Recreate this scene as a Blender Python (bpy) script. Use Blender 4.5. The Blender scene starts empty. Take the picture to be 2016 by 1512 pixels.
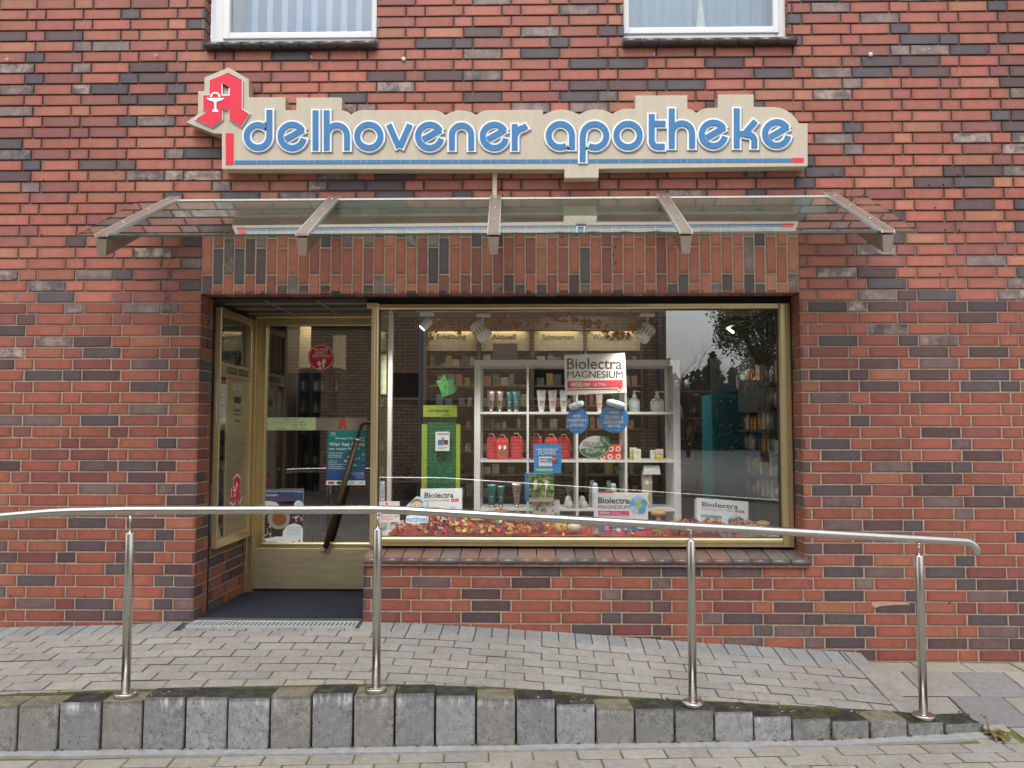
import bpy, math, random
from mathutils import Vector, Matrix, noise
R = math.radians
sc = bpy.context.scene
COL = sc.collection
rnd = random.Random(7)

# ---------------------------------------------------------------- camera
FPX, CW, CH = 1560.0, 2016.0, 1512.0
CAM = Vector((0.0, -5.0066, 1.55))
PIT, YAW, ROL = 0.05749, 0.0189, 0.00061
def cam_rows():
    cx, sx = math.cos(PIT), math.sin(PIT); cy, sy = math.cos(YAW), math.sin(YAW); cz, sz = math.cos(ROL), math.sin(ROL)
    Rz = Matrix(((cy, sy, 0), (-sy, cy, 0), (0, 0, 1)))
    Rx = Matrix(((1, 0, 0), (0, cx, sx), (0, -sx, cx)))
    Ry = Matrix(((cz, 0, sz), (0, 1, 0), (-sz, 0, cz)))
    return Ry @ Rx @ Rz
RC = cam_rows()
camd = bpy.data.cameras.new('camera'); cam = bpy.data.objects.new('camera', camd); COL.objects.link(cam)
right, fwd, up = RC[0], RC[1], RC[2]
cam.matrix_world = Matrix(((right[0], up[0], -fwd[0], CAM[0]), (right[1], up[1], -fwd[1], CAM[1]),
                           (right[2], up[2], -fwd[2], CAM[2]), (0, 0, 0, 1)))
camd.sensor_width = 36; camd.lens = FPX / CW * 36; camd.clip_end = 1000
sc.camera = cam
def P(px, py, Y=0.0):
    """world point seen at photo pixel (px, py) on the plane y = Y"""
    d = right * ((px - 1008) / FPX) + fwd - up * ((py - 756) / FPX)
    t = (Y - CAM.y) / d.y
    return CAM + d * t

# ---------------------------------------------------------------- world, sun, exposure
w = bpy.data.worlds.new('World'); sc.world = w; w.use_nodes = True
nt = w.node_tree; nt.nodes.clear()
SUN_EL, SUN_AZ = R(60), R(190)      # azimuth of the sun measured from +Y clockwise
sky = nt.nodes.new('ShaderNodeTexSky'); sky.sky_type = 'NISHITA'; sky.sun_disc = False
sky.sun_elevation = SUN_EL; sky.sun_rotation = SUN_AZ; sky.air_density = 1.0; sky.dust_density = 4.0; sky.ozone_density = 1.0
hs = nt.nodes.new('ShaderNodeHueSaturation'); hs.inputs['Saturation'].default_value = 0.22; hs.inputs['Value'].default_value = 1.0
tc = nt.nodes.new('ShaderNodeTexCoord'); nz = nt.nodes.new('ShaderNodeTexNoise'); nz.inputs['Scale'].default_value = 2.2; nz.inputs['Detail'].default_value = 6
mp = nt.nodes.new('ShaderNodeMapping'); mp.inputs['Scale'].default_value = (1, 1, 3.0)
cr = nt.nodes.new('ShaderNodeMapRange'); cr.inputs[1].default_value = 0.3; cr.inputs[2].default_value = 0.7; cr.inputs[3].default_value = 0.75; cr.inputs[4].default_value = 1.25
mm = nt.nodes.new('ShaderNodeVectorMath'); mm.operation = 'SCALE'
bg = nt.nodes.new('ShaderNodeBackground'); bg.inputs['Strength'].default_value = 0.15
out = nt.nodes.new('ShaderNodeOutputWorld')
L = nt.links.new
L(sky.outputs[0], hs.inputs['Color']); L(tc.outputs['Generated'], mp.inputs[0]); L(mp.outputs[0], nz.inputs['Vector'])
L(nz.outputs[0], cr.inputs[0]); L(hs.outputs[0], mm.inputs[0]); L(cr.outputs[0], mm.inputs['Scale'])
L(mm.outputs[0], bg.inputs['Color']); L(bg.outputs[0], out.inputs[0])
sd = bpy.data.lights.new('sun', 'SUN'); sun = bpy.data.objects.new('sun', sd); COL.objects.link(sun)
sd.energy = 0.5; sd.angle = R(35); sd.color = (1.0, 0.96, 0.9)
sv = Vector((math.sin(SUN_AZ) * math.cos(SUN_EL), math.cos(SUN_AZ) * math.cos(SUN_EL), math.sin(SUN_EL)))
sun.rotation_euler = (-sv).to_track_quat('-Z', 'Y').to_euler(); sun.location = (0, -8, 12)
sc.view_settings.view_transform = 'Standard'; sc.view_settings.look = 'None'
sc.view_settings.exposure = 0.93; sc.view_settings.gamma = 1.0
sc.render.engine = 'CYCLES'
cy = sc.cycles
cy.max_bounces = 10; cy.transparent_max_bounces = 24; cy.glossy_bounces = 5; cy.diffuse_bounces = 4; cy.transmission_bounces = 6

# ---------------------------------------------------------------- scene helpers
BASE = {}
def put(name, me, parent=None):
    o = bpy.data.objects.new(name, me); COL.objects.link(o)
    if parent is not None:
        o.parent = parent; b = BASE[parent.name]
        if me: me.transform(Matrix.Translation(-b))
        BASE[o.name] = b
    else:
        BASE[o.name] = Vector((0, 0, 0))
    return o
def tag(o, label=None, cat=None, group=None, kind=None):
    if label: o['label'] = label
    if cat: o['category'] = cat
    if group: o['group'] = group
    if kind: o['kind'] = kind
    return o
def thing(name, loc, label, cat, group=None, kind=None):
    o = bpy.data.objects.new(name, None); COL.objects.link(o); o.location = loc; o.empty_display_size = 0.1
    BASE[o.name] = Vector(loc)
    return tag(o, label, cat, group, kind)
def part(name, parent, loc=None):
    o = bpy.data.objects.new(name, None); COL.objects.link(o); o.parent = parent; o.empty_display_size = .05
    BASE[o.name] = BASE[parent.name]; return o

class MB:
    def __init__(s): s.v = []; s.f = []; s.m = []; s.mats = []; s.sm = []; s.uv = {}; s.col = {}
    def mi(s, m):
        if m not in s.mats: s.mats.append(m)
        return s.mats.index(m)
    def face(s, idx, m, smooth=False): s.f.append(tuple(idx)); s.m.append(s.mi(m)); s.sm.append(smooth)
    def add(s, vs, fs, m, M=None, smooth=False):
        b = len(s.v)
        for v in vs: s.v.append(tuple(M @ Vector(v)) if M is not None else tuple(v))
        for f in fs: s.face([b + i for i in f], m, smooth)
    def box(s, c, d, m, M=None, bev=0.0):
        x, y, z = c; a, b, e = d[0] / 2, d[1] / 2, d[2] / 2
        if bev <= 0:
            vs = [(x + i * a, y + j * b, z + k * e) for i in (-1, 1) for j in (-1, 1) for k in (-1, 1)]
            s.add(vs, [(0, 1, 3, 2), (4, 6, 7, 5), (0, 4, 5, 1), (2, 3, 7, 6), (0, 2, 6, 4), (1, 5, 7, 3)], m, M); return
        import bmesh
        bm = bmesh.new(); bmesh.ops.create_cube(bm, size=1)
        for v in bm.verts: v.co = Vector((v.co.x * d[0], v.co.y * d[1], v.co.z * d[2]))
        bmesh.ops.bevel(bm, geom=list(bm.edges), offset=min(bev, min(d) * .45), segments=2, affect='EDGES', profile=.5)
        for v in bm.verts: v.co += Vector(c)
        s.add([v.co[:] for v in bm.verts], [[v.index for v in f.verts] for f in bm.faces], m, M); bm.free()
    def bx(s, x0, x1, y0, y1, z0, z1, m, bev=0, M=None):
        s.box(((x0 + x1) / 2, (y0 + y1) / 2, (z0 + z1) / 2), (abs(x1 - x0), abs(y1 - y0), abs(z1 - z0)), m, M, bev)
    def prism(s, pts, y0, y1, m, M=None, mside=None):
        """polygon in x-z (CCW or CW) extruded from y0 (front) to y1"""
        n = len(pts); b = len(s.v)
        area = sum(pts[i][0] * pts[(i + 1) % n][1] - pts[(i + 1) % n][0] * pts[i][1] for i in range(n))
        if area < 0: pts = pts[::-1]
        vs = [(p[0], y0, p[1]) for p in pts] + [(p[0], y1, p[1]) for p in pts]
        for v in vs: s.v.append(tuple(M @ Vector(v)) if M is not None else v)
        s.face([b + i for i in range(n)], m)
        if abs(y1 - y0) > 1e-6:
            s.face([b + n + i for i in range(n)][::-1], m)
            for i in range(n):
                j = (i + 1) % n; s.face((b + i, b + n + i, b + n + j, b + j), mside or m)
    def lathe(s, c, prof, m, n=24, M=None, sq=(1, 1), lobes=0, lob=0.0, smooth=True):
        b = len(s.v); k = len(prof)
        for r, z in prof:
            for i in range(n):
                a = 2 * math.pi * i / n; q = 1 + (lob * (abs(math.cos(a * lobes / 2)) - .6) if lobes else 0)
                p = Vector((c[0] + r * q * math.cos(a) * sq[0], c[1] + r * q * math.sin(a) * sq[1], c[2] + z))
                s.v.append(tuple(M @ p) if M is not None else tuple(p))
        for j in range(k - 1):
            for i in range(n):
                i2 = (i + 1) % n; s.face((b + j * n + i, b + j * n + i2, b + (j + 1) * n + i2, b + (j + 1) * n + i), m, smooth)
        s.face([b + i for i in range(n)][::-1], m); s.face([b + (k - 1) * n + i for i in range(n)], m)
    def tube(s, pts, r, m, n=16, smooth=True, radii=None):
        pts = [Vector(p) for p in pts]; b = len(s.v); k = len(pts); prev = None
        for j, p in enumerate(pts):
            t = (pts[min(j + 1, k - 1)] - pts[max(j - 1, 0)]).normalized()
            if prev is None:
                a = Vector((0, 0, 1)) if abs(t.z) < .9 else Vector((0, 1, 0)); u = t.cross(a).normalized()
            else: u = (prev - t * prev.dot(t)).normalized()
            prev = u; v = t.cross(u); rr = radii[j] if radii else r
            for i in range(n):
                a = 2 * math.pi * i / n; s.v.append(tuple(p + (u * math.cos(a) + v * math.sin(a)) * rr))
        for j in range(k - 1):
            for i in range(n):
                i2 = (i + 1) % n; s.face((b + j * n + i, b + j * n + i2, b + (j + 1) * n + i2, b + (j + 1) * n + i), m, smooth)
        s.face([b + i for i in range(n)][::-1], m); s.face([b + (k - 1) * n + i for i in range(n)], m)
    def mesh(s, name):
        me = bpy.data.meshes.new(name); me.from_pydata(s.v, [], s.f)
        for m in s.mats: me.materials.append(m)
        me.polygons.foreach_set('material_index', s.m); me.polygons.foreach_set('use_smooth', s.sm)
        me.update(); return me
    def build(s, name, parent=None): return put(name, s.mesh(name), parent)

# ---------------------------------------------------------------- materials
def s2l(c): return tuple(((x / 255) / 12.92 if x / 255 <= .04045 else ((x / 255 + .055) / 1.055) ** 2.4) for x in c)
MATS = {}
def mat(name, col, rough=.6, metal=0.0, var=.12, nscale=30, bump=0.0, bscale=200, spec=None, emit=None, es=1.0, coat=0.0, aniso=None, stretch=None):
    if name in MATS: return MATS[name]
    m = bpy.data.materials.new(name); m.use_nodes = True; n = m.node_tree; p = n.nodes['Principled BSDF']
    p.inputs['Roughness'].default_value = rough; p.inputs['Metallic'].default_value = metal
    if spec is not None: p.inputs['Specular IOR Level'].default_value = spec
    if coat: p.inputs['Coat Weight'].default_value = coat
    t = n.nodes.new('ShaderNodeTexCoord'); z = n.nodes.new('ShaderNodeTexNoise'); z.inputs['Scale'].default_value = nscale; z.inputs['Detail'].default_value = 5
    src = t.outputs['Object']
    if stretch:
        mpn = n.nodes.new('ShaderNodeMapping'); mpn.inputs['Scale'].default_value = stretch; n.links.new(src, mpn.inputs[0]); src = mpn.outputs[0]
    n.links.new(src, z.inputs['Vector'])
    r = n.nodes.new('ShaderNodeMapRange'); r.inputs[1].default_value = .25; r.inputs[2].default_value = .75; r.inputs[3].default_value = 1 - var; r.inputs[4].default_value = 1 + var
    n.links.new(z.outputs[0], r.inputs[0])
    vm = n.nodes.new('ShaderNodeVectorMath'); vm.operation = 'SCALE'; vm.inputs[0].default_value = col[:3]
    n.links.new(r.outputs[0], vm.inputs['Scale']); n.links.new(vm.outputs[0], p.inputs['Base Color'])
    if bump:
        z2 = n.nodes.new('ShaderNodeTexNoise'); z2.inputs['Scale'].default_value = bscale; z2.inputs['Detail'].default_value = 3; n.links.new(src, z2.inputs['Vector'])
        b = n.nodes.new('ShaderNodeBump'); b.inputs['Strength'].default_value = bump; b.inputs['Distance'].default_value = .002
        n.links.new(z2.outputs[0], b.inputs['Height']); n.links.new(b.outputs[0], p.inputs['Normal'])
    if emit: p.inputs['Emission Color'].default_value = (*emit, 1); p.inputs['Emission Strength'].default_value = es
    MATS[name] = m; return m
def glass_mat(name, tint=(.93, .95, .94), f0=.06, boost=1.0, rough=0.0, dirt=0.0):
    m = bpy.data.materials.new(name); m.use_nodes = True; n = m.node_tree; n.nodes.clear()
    o = n.nodes.new('ShaderNodeOutputMaterial'); tr = n.nodes.new('ShaderNodeBsdfTransparent'); tr.inputs[0].default_value = (*tint, 1)
    g = n.nodes.new('ShaderNodeBsdfGlossy'); g.inputs['Roughness'].default_value = rough; g.inputs['Color'].default_value = (.95, .97, .96, 1)
    lw = n.nodes.new('ShaderNodeLayerWeight'); lw.inputs[0].default_value = .5
    pw = n.nodes.new('ShaderNodeMath'); pw.operation = 'POWER'; pw.inputs[1].default_value = 5
    ml = n.nodes.new('ShaderNodeMath'); ml.operation = 'MULTIPLY_ADD'; ml.inputs[1].default_value = (1 - f0) * boost; ml.inputs[2].default_value = f0; ml.use_clamp = True
    mx = n.nodes.new('ShaderNodeMixShader')
    n.links.new(lw.outputs['Facing'], pw.inputs[0]); n.links.new(pw.outputs[0], ml.inputs[0]); n.links.new(ml.outputs[0], mx.inputs[0])
    n.links.new(tr.outputs[0], mx.inputs[1]); n.links.new(g.outputs[0], mx.inputs[2])
    last = mx
    if dirt:
        d = n.nodes.new('ShaderNodeBsdfDiffuse'); d.inputs[0].default_value = (.45, .47, .43, 1); m2 = n.nodes.new('ShaderNodeMixShader')
        z = n.nodes.new('ShaderNodeTexNoise'); z.inputs['Scale'].default_value = 6; z.inputs['Detail'].default_value = 6; t = n.nodes.new('ShaderNodeTexCoord'); n.links.new(t.outputs['Object'], z.inputs['Vector'])
        r = n.nodes.new('ShaderNodeMapRange'); r.inputs[1].default_value = .35; r.inputs[2].default_value = .75; r.inputs[3].default_value = dirt * .4; r.inputs[4].default_value = dirt * 1.6
        n.links.new(z.outputs[0], r.inputs[0]); n.links.new(r.outputs[0], m2.inputs[0]); n.links.new(mx.outputs[0], m2.inputs[1]); n.links.new(d.outputs[0], m2.inputs[2]); last = m2
    n.links.new(last.outputs[0], o.inputs[0]); MATS[name] = m; return m

def brick_mat():
    m = bpy.data.materials.new('clinker_brick'); m.use_nodes = True; n = m.node_tree; p = n.nodes['Principled BSDF']
    A = n.nodes.new('ShaderNodeAttribute'); A.attribute_name = 'Col'
    U = n.nodes.new('ShaderNodeUVMap'); U.uv_map = 'UVMap'
    T = n.nodes.new('ShaderNodeTexCoord'); Z = n.nodes.new('ShaderNodeTexNoise'); Z.inputs['Scale'].default_value = 14; Z.inputs['Detail'].default_value = 6; Z.inputs['Roughness'].default_value = .62
    lk = n.links.new; lk(T.outputs['Object'], Z.inputs['Vector'])
    S = n.nodes.new('ShaderNodeSeparateXYZ'); lk(U.outputs[0], S.inputs[0])
    def math_(op, a, b=None, c=None, clamp=False):
        q = n.nodes.new('ShaderNodeMath'); q.operation = op; q.use_clamp = clamp
        for i, x in enumerate((a, b, c)):
            if x is None: continue
            if isinstance(x, (int, float)): q.inputs[i].default_value = x
            else: lk(x, q.inputs[i])
        return q.outputs[0]
    # distance to brick edge (uv in metres, stored as distance from centre fraction)
    ax = math_('ABSOLUTE', S.outputs[0]); ay = math_('ABSOLUTE', S.outputs[1]); e = math_('MAXIMUM', ax, ay)
    wob = math_('MULTIPLY_ADD', Z.outputs[0], .5, -.25); e2 = math_('ADD', e, wob)
    edge = n.nodes.new('ShaderNodeMapRange'); edge.interpolation_type = 'SMOOTHSTEP'; lk(e2, edge.inputs[0])
    edge.inputs[1].default_value = .62; edge.inputs[2].default_value = 1.08; edge.inputs[3].default_value = 1.0; edge.inputs[4].default_value = .70
    # mottle
    Z2 = n.nodes.new('ShaderNodeTexNoise'); Z2.inputs['Scale'].default_value = 11; Z2.inputs['Detail'].default_value = 8; Z2.inputs['Roughness'].default_value = .7; lk(T.outputs['Object'], Z2.inputs['Vector'])
    mr = n.nodes.new('ShaderNodeMapRange'); mr.interpolation_type = 'SMOOTHSTEP'; lk(Z2.outputs[0], mr.inputs[0]); mr.inputs[1].default_value = .40; mr.inputs[2].default_value = .62
    mf = math_('MULTIPLY', mr.outputs[0], A.outputs['Alpha'])
    mixp = n.nodes.new('ShaderNodeMix'); mixp.data_type = 'RGBA'; lk(mf, mixp.inputs[0]); lk(A.outputs['Color'], mixp.inputs[6]); mixp.inputs[7].default_value = (.40, .30, .26, 1)
    v = n.nodes.new('ShaderNodeMapRange'); lk(Z.outputs[0], v.inputs[0]); v.inputs[1].default_value = .3; v.inputs[2].default_value = .7; v.inputs[3].default_value = .84; v.inputs[4].default_value = 1.16
    k = math_('MULTIPLY', v.outputs[0], edge.outputs[0])
    # fine speckle
    Z3 = n.nodes.new('ShaderNodeTexNoise'); Z3.inputs['Scale'].default_value = 260; Z3.inputs['Detail'].default_value = 2; lk(T.outputs['Object'], Z3.inputs['Vector'])
    v3 = n.nodes.new('ShaderNodeMapRange'); lk(Z3.outputs[0], v3.inputs[0]); v3.inputs[1].default_value = .3; v3.inputs[2].default_value = .7; v3.inputs[3].default_value = .9; v3.inputs[4].default_value = 1.1
    k = math_('MULTIPLY', k, v3.outputs[0])
    ZB = n.nodes.new('ShaderNodeTexNoise'); ZB.inputs['Scale'].default_value = 1.1; ZB.inputs['Detail'].default_value = 4; lk(T.outputs['Object'], ZB.inputs['Vector'])
    vb = n.nodes.new('ShaderNodeMapRange'); lk(ZB.outputs[0], vb.inputs[0]); vb.inputs[1].default_value = .3; vb.inputs[2].default_value = .7; vb.inputs[3].default_value = .88; vb.inputs[4].default_value = 1.12
    k = math_('MULTIPLY', k, vb.outputs[0])
    sc_ = n.nodes.new('ShaderNodeVectorMath'); sc_.operation = 'SCALE'; lk(mixp.outputs[2], sc_.inputs[0]); lk(k, sc_.inputs['Scale'])
    lk(sc_.outputs[0], p.inputs['Base Color'])
    rr = n.nodes.new('ShaderNodeMapRange'); lk(Z.outputs[0], rr.inputs[0]); rr.inputs[3].default_value = .38; rr.inputs[4].default_value = .72; lk(rr.outputs[0], p.inputs['Roughness'])
    p.inputs['Specular IOR Level'].default_value = .4
    b = n.nodes.new('ShaderNodeBump'); b.inputs['Strength'].default_value = .35; b.inputs['Distance'].default_value = .003
    hsum = math_('ADD', Z.outputs[0], math_('MULTIPLY', Z3.outputs[0], .25)); lk(hsum, b.inputs['Height']); lk(b.outputs[0], p.inputs['Normal'])
    MATS['brick'] = m; return m
BRICK = brick_mat()
MORT = mat('pale_mortar', s2l((158, 141, 125)), .95, var=.25, nscale=40, bump=.6, bscale=400)
MORT_UP = mat('shaded_mortar', s2l((104, 92, 82)), .95, var=.4, nscale=25, bump=.6, bscale=400)
def shade_upper_mortar():
    # joint shade painted into the mortar colour, darker towards the upper storey
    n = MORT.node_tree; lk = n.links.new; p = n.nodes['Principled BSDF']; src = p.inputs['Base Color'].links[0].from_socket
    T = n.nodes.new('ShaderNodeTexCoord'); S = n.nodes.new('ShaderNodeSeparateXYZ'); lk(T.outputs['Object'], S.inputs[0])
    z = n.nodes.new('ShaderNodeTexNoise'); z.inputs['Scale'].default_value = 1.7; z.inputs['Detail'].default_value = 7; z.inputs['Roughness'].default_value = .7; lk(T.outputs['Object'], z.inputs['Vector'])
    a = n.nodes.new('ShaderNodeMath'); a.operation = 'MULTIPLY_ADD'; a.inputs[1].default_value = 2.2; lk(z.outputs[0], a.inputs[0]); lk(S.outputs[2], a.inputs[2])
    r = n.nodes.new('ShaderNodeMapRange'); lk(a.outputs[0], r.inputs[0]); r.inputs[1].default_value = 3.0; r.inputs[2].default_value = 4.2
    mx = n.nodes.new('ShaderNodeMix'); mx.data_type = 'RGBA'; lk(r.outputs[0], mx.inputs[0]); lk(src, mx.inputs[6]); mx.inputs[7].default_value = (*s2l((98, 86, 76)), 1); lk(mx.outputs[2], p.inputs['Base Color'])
shade_upper_mortar(); MORT_UP = MORT
MORT_L = mat('lintel_mortar', s2l((176, 160, 143)), .95, var=.25, nscale=40, bump=.6, bscale=400)
GOLD = mat('gold_anodised_aluminium', (.64, .52, .29), .30, .85, var=.10, nscale=5, bump=.05, bscale=90, stretch=(1, 1, .15))
GOLDB = mat('brushed_gold_panel', (.50, .43, .28), .42, .75, var=.14, nscale=4, bump=.10, bscale=150, stretch=(1, 1, 8))
BRASSDK = mat('dark_bronze', (.10, .085, .06), .45, .6)
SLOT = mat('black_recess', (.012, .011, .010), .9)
STEEL = mat('brushed_stainless_steel', (.60, .58, .55), .27, 1.0, var=.06, nscale=20, bump=.06, bscale=260, stretch=(1, 1, .2))
CREAM = mat('cream_lacquered_metal', s2l((186, 176, 156)), .38, .0, var=.07, nscale=1.6, spec=.5, stretch=(14, 1, 1.3))
CHAMP = mat('champagne_aluminium', (.36, .30, .24), .38, .7, var=.07, nscale=8)
CHAMP_L = mat('bright_aluminium_edge', (.75, .74, .72), .3, .8, var=.04)
WHITE = mat('white_upvc', (.72, .73, .74), .35, var=.03, nscale=6)
REDP = mat('red_acrylic', (.70, .014, .045), .35, var=.03)
BLUEP = mat('blue_acrylic', (.036, .175, .39), .35, var=.05, nscale=10)
WHP = mat('white_acrylic', (.80, .82, .83), .35, var=.03)
GLASS = glass_mat('window_glass', (.94, .96, .95), .22)
CGLASS = glass_mat('canopy_glass', (.60, .68, .62), .42, dirt=.015)
UGLASS = glass_mat('upper_window_glass', (.84, .89, .93), .10)

# ---------------------------------------------------------------- bricks
J0, CPX, XREF = 4.238, 0.07208, -2.9127
def brick_colour(r, z=2.0):
    t = r.random(); j = r.uniform(.86, 1.14)
    if t < .54: c = (.33, .104, .070)
    elif t < .60: c = (.36, .135, .082)
    elif t < .725: c = (.245, .082, .068)
    elif t < .82: c = (.104, .060, .058)
    elif t < .93: c = (.092, .068, .074)
    elif t < .97: c = (.16, .105, .10)
    else: c = (.12, .075, .075)
    al = 0.0
    if t >= .97: al = .95
    elif t > .93: al = .45
    elif t > .725 and r.random() < .12: al = .5
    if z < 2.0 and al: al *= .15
    if z < 2.3: c = (c[0] * .78, c[1] * .77, c[2] * .76) if t < .725 else (c[0] * .9, c[1] * .88, c[2] * .86)  # light falloff painted into the brick colour: darker low on the wall
    if z >= 2.3: c = (c[0] * 1.03, c[1] * 1.10, c[2] * 1.14)  # and paler higher up, as under more sky light
    
    return (c[0] * j, c[1] * j * r.uniform(.95, 1.05), c[2] * j, al)
class BrickMB(MB):
    """bricks on a plane: origin O, unit vectors U (along), V (up), N (outward)"""
    def __init__(s, mort_hi, mort_lo): super().__init__(); s.uvs = []; s.cols = []; s.mh = mort_hi; s.ml = mort_lo
    def brick(s, O, U, V, N, u0, u1, v0, v1, col, depth=.02, bev=.0022, jit=.0012):
        if u1 - u0 < .012 or v1 - v0 < .012: return
        j = rnd.uniform(-jit, jit) * .8; u0 += rnd.uniform(-.0012, .0012); u1 += rnd.uniform(-.0015, .0012); v0 += rnd.uniform(-.0008, .0008); v1 += rnd.uniform(-.0008, .0008)
        O2 = O + N * j
        a = rnd.uniform(-.0012, .0012); c_ = rnd.uniform(-.0012, .0012)
        cs = [(u0, v0 + a), (u1, v0 + c_), (u1, v1 + c_), (u0, v1 + a)]
        b = len(s.v)
        for u, v in cs:
            su = bev if u == u0 else -bev; sv_ = bev if v in (cs[0][1], cs[1][1]) and v < (v0 + v1) / 2 else -bev
            s.v.append(tuple(O2 + U * (u + su) + V * (v + sv_)))
        for u, v in cs: s.v.append(tuple(O2 + U * u + V * v - N * bev))
        for u, v in cs: s.v.append(tuple(O2 + U * u + V * v - N * depth))
        fs = [(0, 1, 2, 3)] + [(i + 4, (i + 1) % 4 + 4, (i + 1) % 4, i) for i in range(4)] + [(i + 8, (i + 1) % 4 + 8, (i + 1) % 4 + 4, i + 4) for i in range(4)]
        uvl = [(-1, -1), (1, -1), (1, 1), (-1, 1)]
        # the faces must point outwards
        flip = U.cross(V).dot(N) < 0
        mi = s.mi(BRICK)
        for f in fs:
            if flip: f = f[::-1]
            s.f.append(tuple(b + i for i in f)); s.m.append(mi); s.sm.append(False)
            for i in f: s.uvs.append(tuple(q * .97 if i < 4 else q * 1.05 for q in uvl[i % 4])); s.cols.append(col)
    def quad(s, pts, m):
        b = len(s.v)
        for p in pts: s.v.append(tuple(p))
        s.f.append((b, b + 1, b + 2, b + 3)); s.m.append(s.mi(m)); s.sm.append(False)
        for _ in range(4): s.uvs.append((0, 0)); s.cols.append((.4, .35, .3, 0))
    def build(s, name, parent=None):
        me = s.mesh(name)
        ul = me.uv_layers.new(name='UVMap'); ul.data.foreach_set('uv', [c for u in s.uvs for c in u])
        ca = me.color_attributes.new('Col', 'FLOAT_COLOR', 'CORNER'); ca.data.foreach_set('color', [c for u in s.cols for c in u])
        return put(name, me, parent)
def subtract(iv, holes):
    res = [iv]
    for a, b in holes:
        nr = []
        for x, y in res:
            if b <= x or a >= y: nr.append((x, y)); continue
            if a > x: nr.append((x, a))
            if b < y: nr.append((b, y))
        res = nr
    return res
def bond_row(k, u0, u1):
    """wild bond: two stretchers and a header, alternate courses shifted by half a period"""
    ph = XREF + (0 if k % 2 else .3125)
    n0 = int((u0 - ph) / .625) - 2; n1 = int((u1 - ph) / .625) + 2
    res = []
    for n_ in range(n0, n1 + 1):
        c = ph + n_ * .625
        res.append((c - .0575, c + .0575)); res.append((c + .0675, c + .3075)); res.append((c + .3175, c + .5575))
    return [(max(a, u0), min(b, u1)) for a, b in res if b > u0 + .012 and a < u1 - .012]
def sheet_holes(mb, Y, m, x0, x1, z0, z1, holes):
    """mortar sheet facing -Y with rectangular holes cut out"""
    xs = sorted({x0, x1} | {min(max(h[0], x0), x1) for h in holes} | {min(max(h[1], x0), x1) for h in holes})
    zs = sorted({z0, z1} | {min(max(h[2], z0), z1) for h in holes} | {min(max(h[3], z0), z1) for h in holes})
    for i in range(len(xs) - 1):
        for j in range(len(zs) - 1):
            cx, cz = (xs[i] + xs[i + 1]) / 2, (zs[j] + zs[j + 1]) / 2
            if any(h[0] < cx < h[1] and h[2] < cz < h[3] for h in holes): continue
            mb.quad([(xs[i], Y, zs[j]), (xs[i + 1], Y, zs[j]), (xs[i + 1], Y, zs[j + 1]), (xs[i], Y, zs[j + 1])], m)

# ---------------------------------------------------------------- text
def text_mesh(body, x0, x1, z0, z1, Y, m, parent, name='lettering', bold=0.0, shear=0.0, M=None, thick=0.0, spacing=1.0, align='FIT'):
    stack = bold > 0 and 'M' in body
    cu = bpy.data.curves.new('t', 'FONT'); cu.body = body; cu.size = 1; cu.offset = 0 if stack else bold; cu.shear = shear; cu.space_character = spacing
    cu.resolution_u = 3; cu.align_x = {'FIT': 'LEFT', 'L': 'LEFT', 'C': 'CENTER', 'R': 'RIGHT'}[align]; cu.space_line = .95
    if thick: cu.extrude = thick
    o = bpy.data.objects.new('t', cu); COL.objects.link(o)
    bpy.context.view_layer.update()
    me = bpy.data.meshes.new_from_object(o.evaluated_get(bpy.context.evaluated_depsgraph_get()))
    bpy.data.objects.remove(o); bpy.data.curves.remove(cu)
    xs = [v.co.x for v in me.vertices]; ys = [v.co.y for v in me.vertices]
    a, b, c, d = min(xs), max(xs), min(ys), max(ys)
    for v in me.vertices:
        p = Vector((x0 + (v.co.x - a) / (b - a) * (x1 - x0), Y - v.co.z, z0 + (v.co.y - c) / (d - c) * (z1 - z0)))
        v.co = M @ p if M is not None else p
    if stack:      # a heavier weight from four slightly shifted layers
        import bmesh
        bm = bmesh.new(); wd_ = min(.12 * (z1 - z0), bold * 2.2 * (z1 - z0))
        ax = (M.to_3x3() @ Vector((1, 0, 0))) if M is not None else Vector((1, 0, 0)); ay = (M.to_3x3() @ Vector((0, -1, 0))) if M is not None else Vector((0, -1, 0))
        for i_, s_ in enumerate((-1, -.33, .33, 1)):
            m2 = me.copy(); m2.transform(Matrix.Translation(ax * s_ * wd_ + ay * .00008 * i_)); bm.from_mesh(m2); bpy.data.meshes.remove(m2)
        bm.to_mesh(me); bm.free()
    me.materials.clear(); me.materials.append(m)
    for p_ in me.polygons: p_.material_index = 0
    me.name = name; me.update()
    return put(name, me, parent)
def textpx(body, bx, Y, m, parent, **k):
    """lettering filling the photo box bx=(x0,y0,x1,y1) on the plane y=Y"""
    a = P(bx[0], bx[3], Y); b = P(bx[2], bx[1], Y)
    return text_mesh(body, a.x, b.x, a.z, b.z, Y, m, parent, **k)
def pxpoly(pts, Y): return [(P(x, y, Y).x, P(x, y, Y).z) for x, y in pts]
def PZ(px, py, z=0.0):
    d = right * ((px - 1008) / FPX) + fwd - up * ((py - 756) / FPX)
    return CAM + d * ((z - CAM.z) / d.z)
def PX(px, py, X):
    d = right * ((px - 1008) / FPX) + fwd - up * ((py - 756) / FPX)
    return CAM + d * ((X - CAM.x) / d.x)
def interp(tab, x):
    if x <= tab[0][0]: a, b = tab[0], tab[1]
    elif x >= tab[-1][0]: a, b = tab[-2], tab[-1]
    else:
        for i in range(len(tab) - 1):
            if tab[i][0] <= x <= tab[i + 1][0]: a, b = tab[i], tab[i + 1]; break
    return a[1] + (b[1] - a[1]) * (x - a[0]) / (b[0] - a[0])
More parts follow.
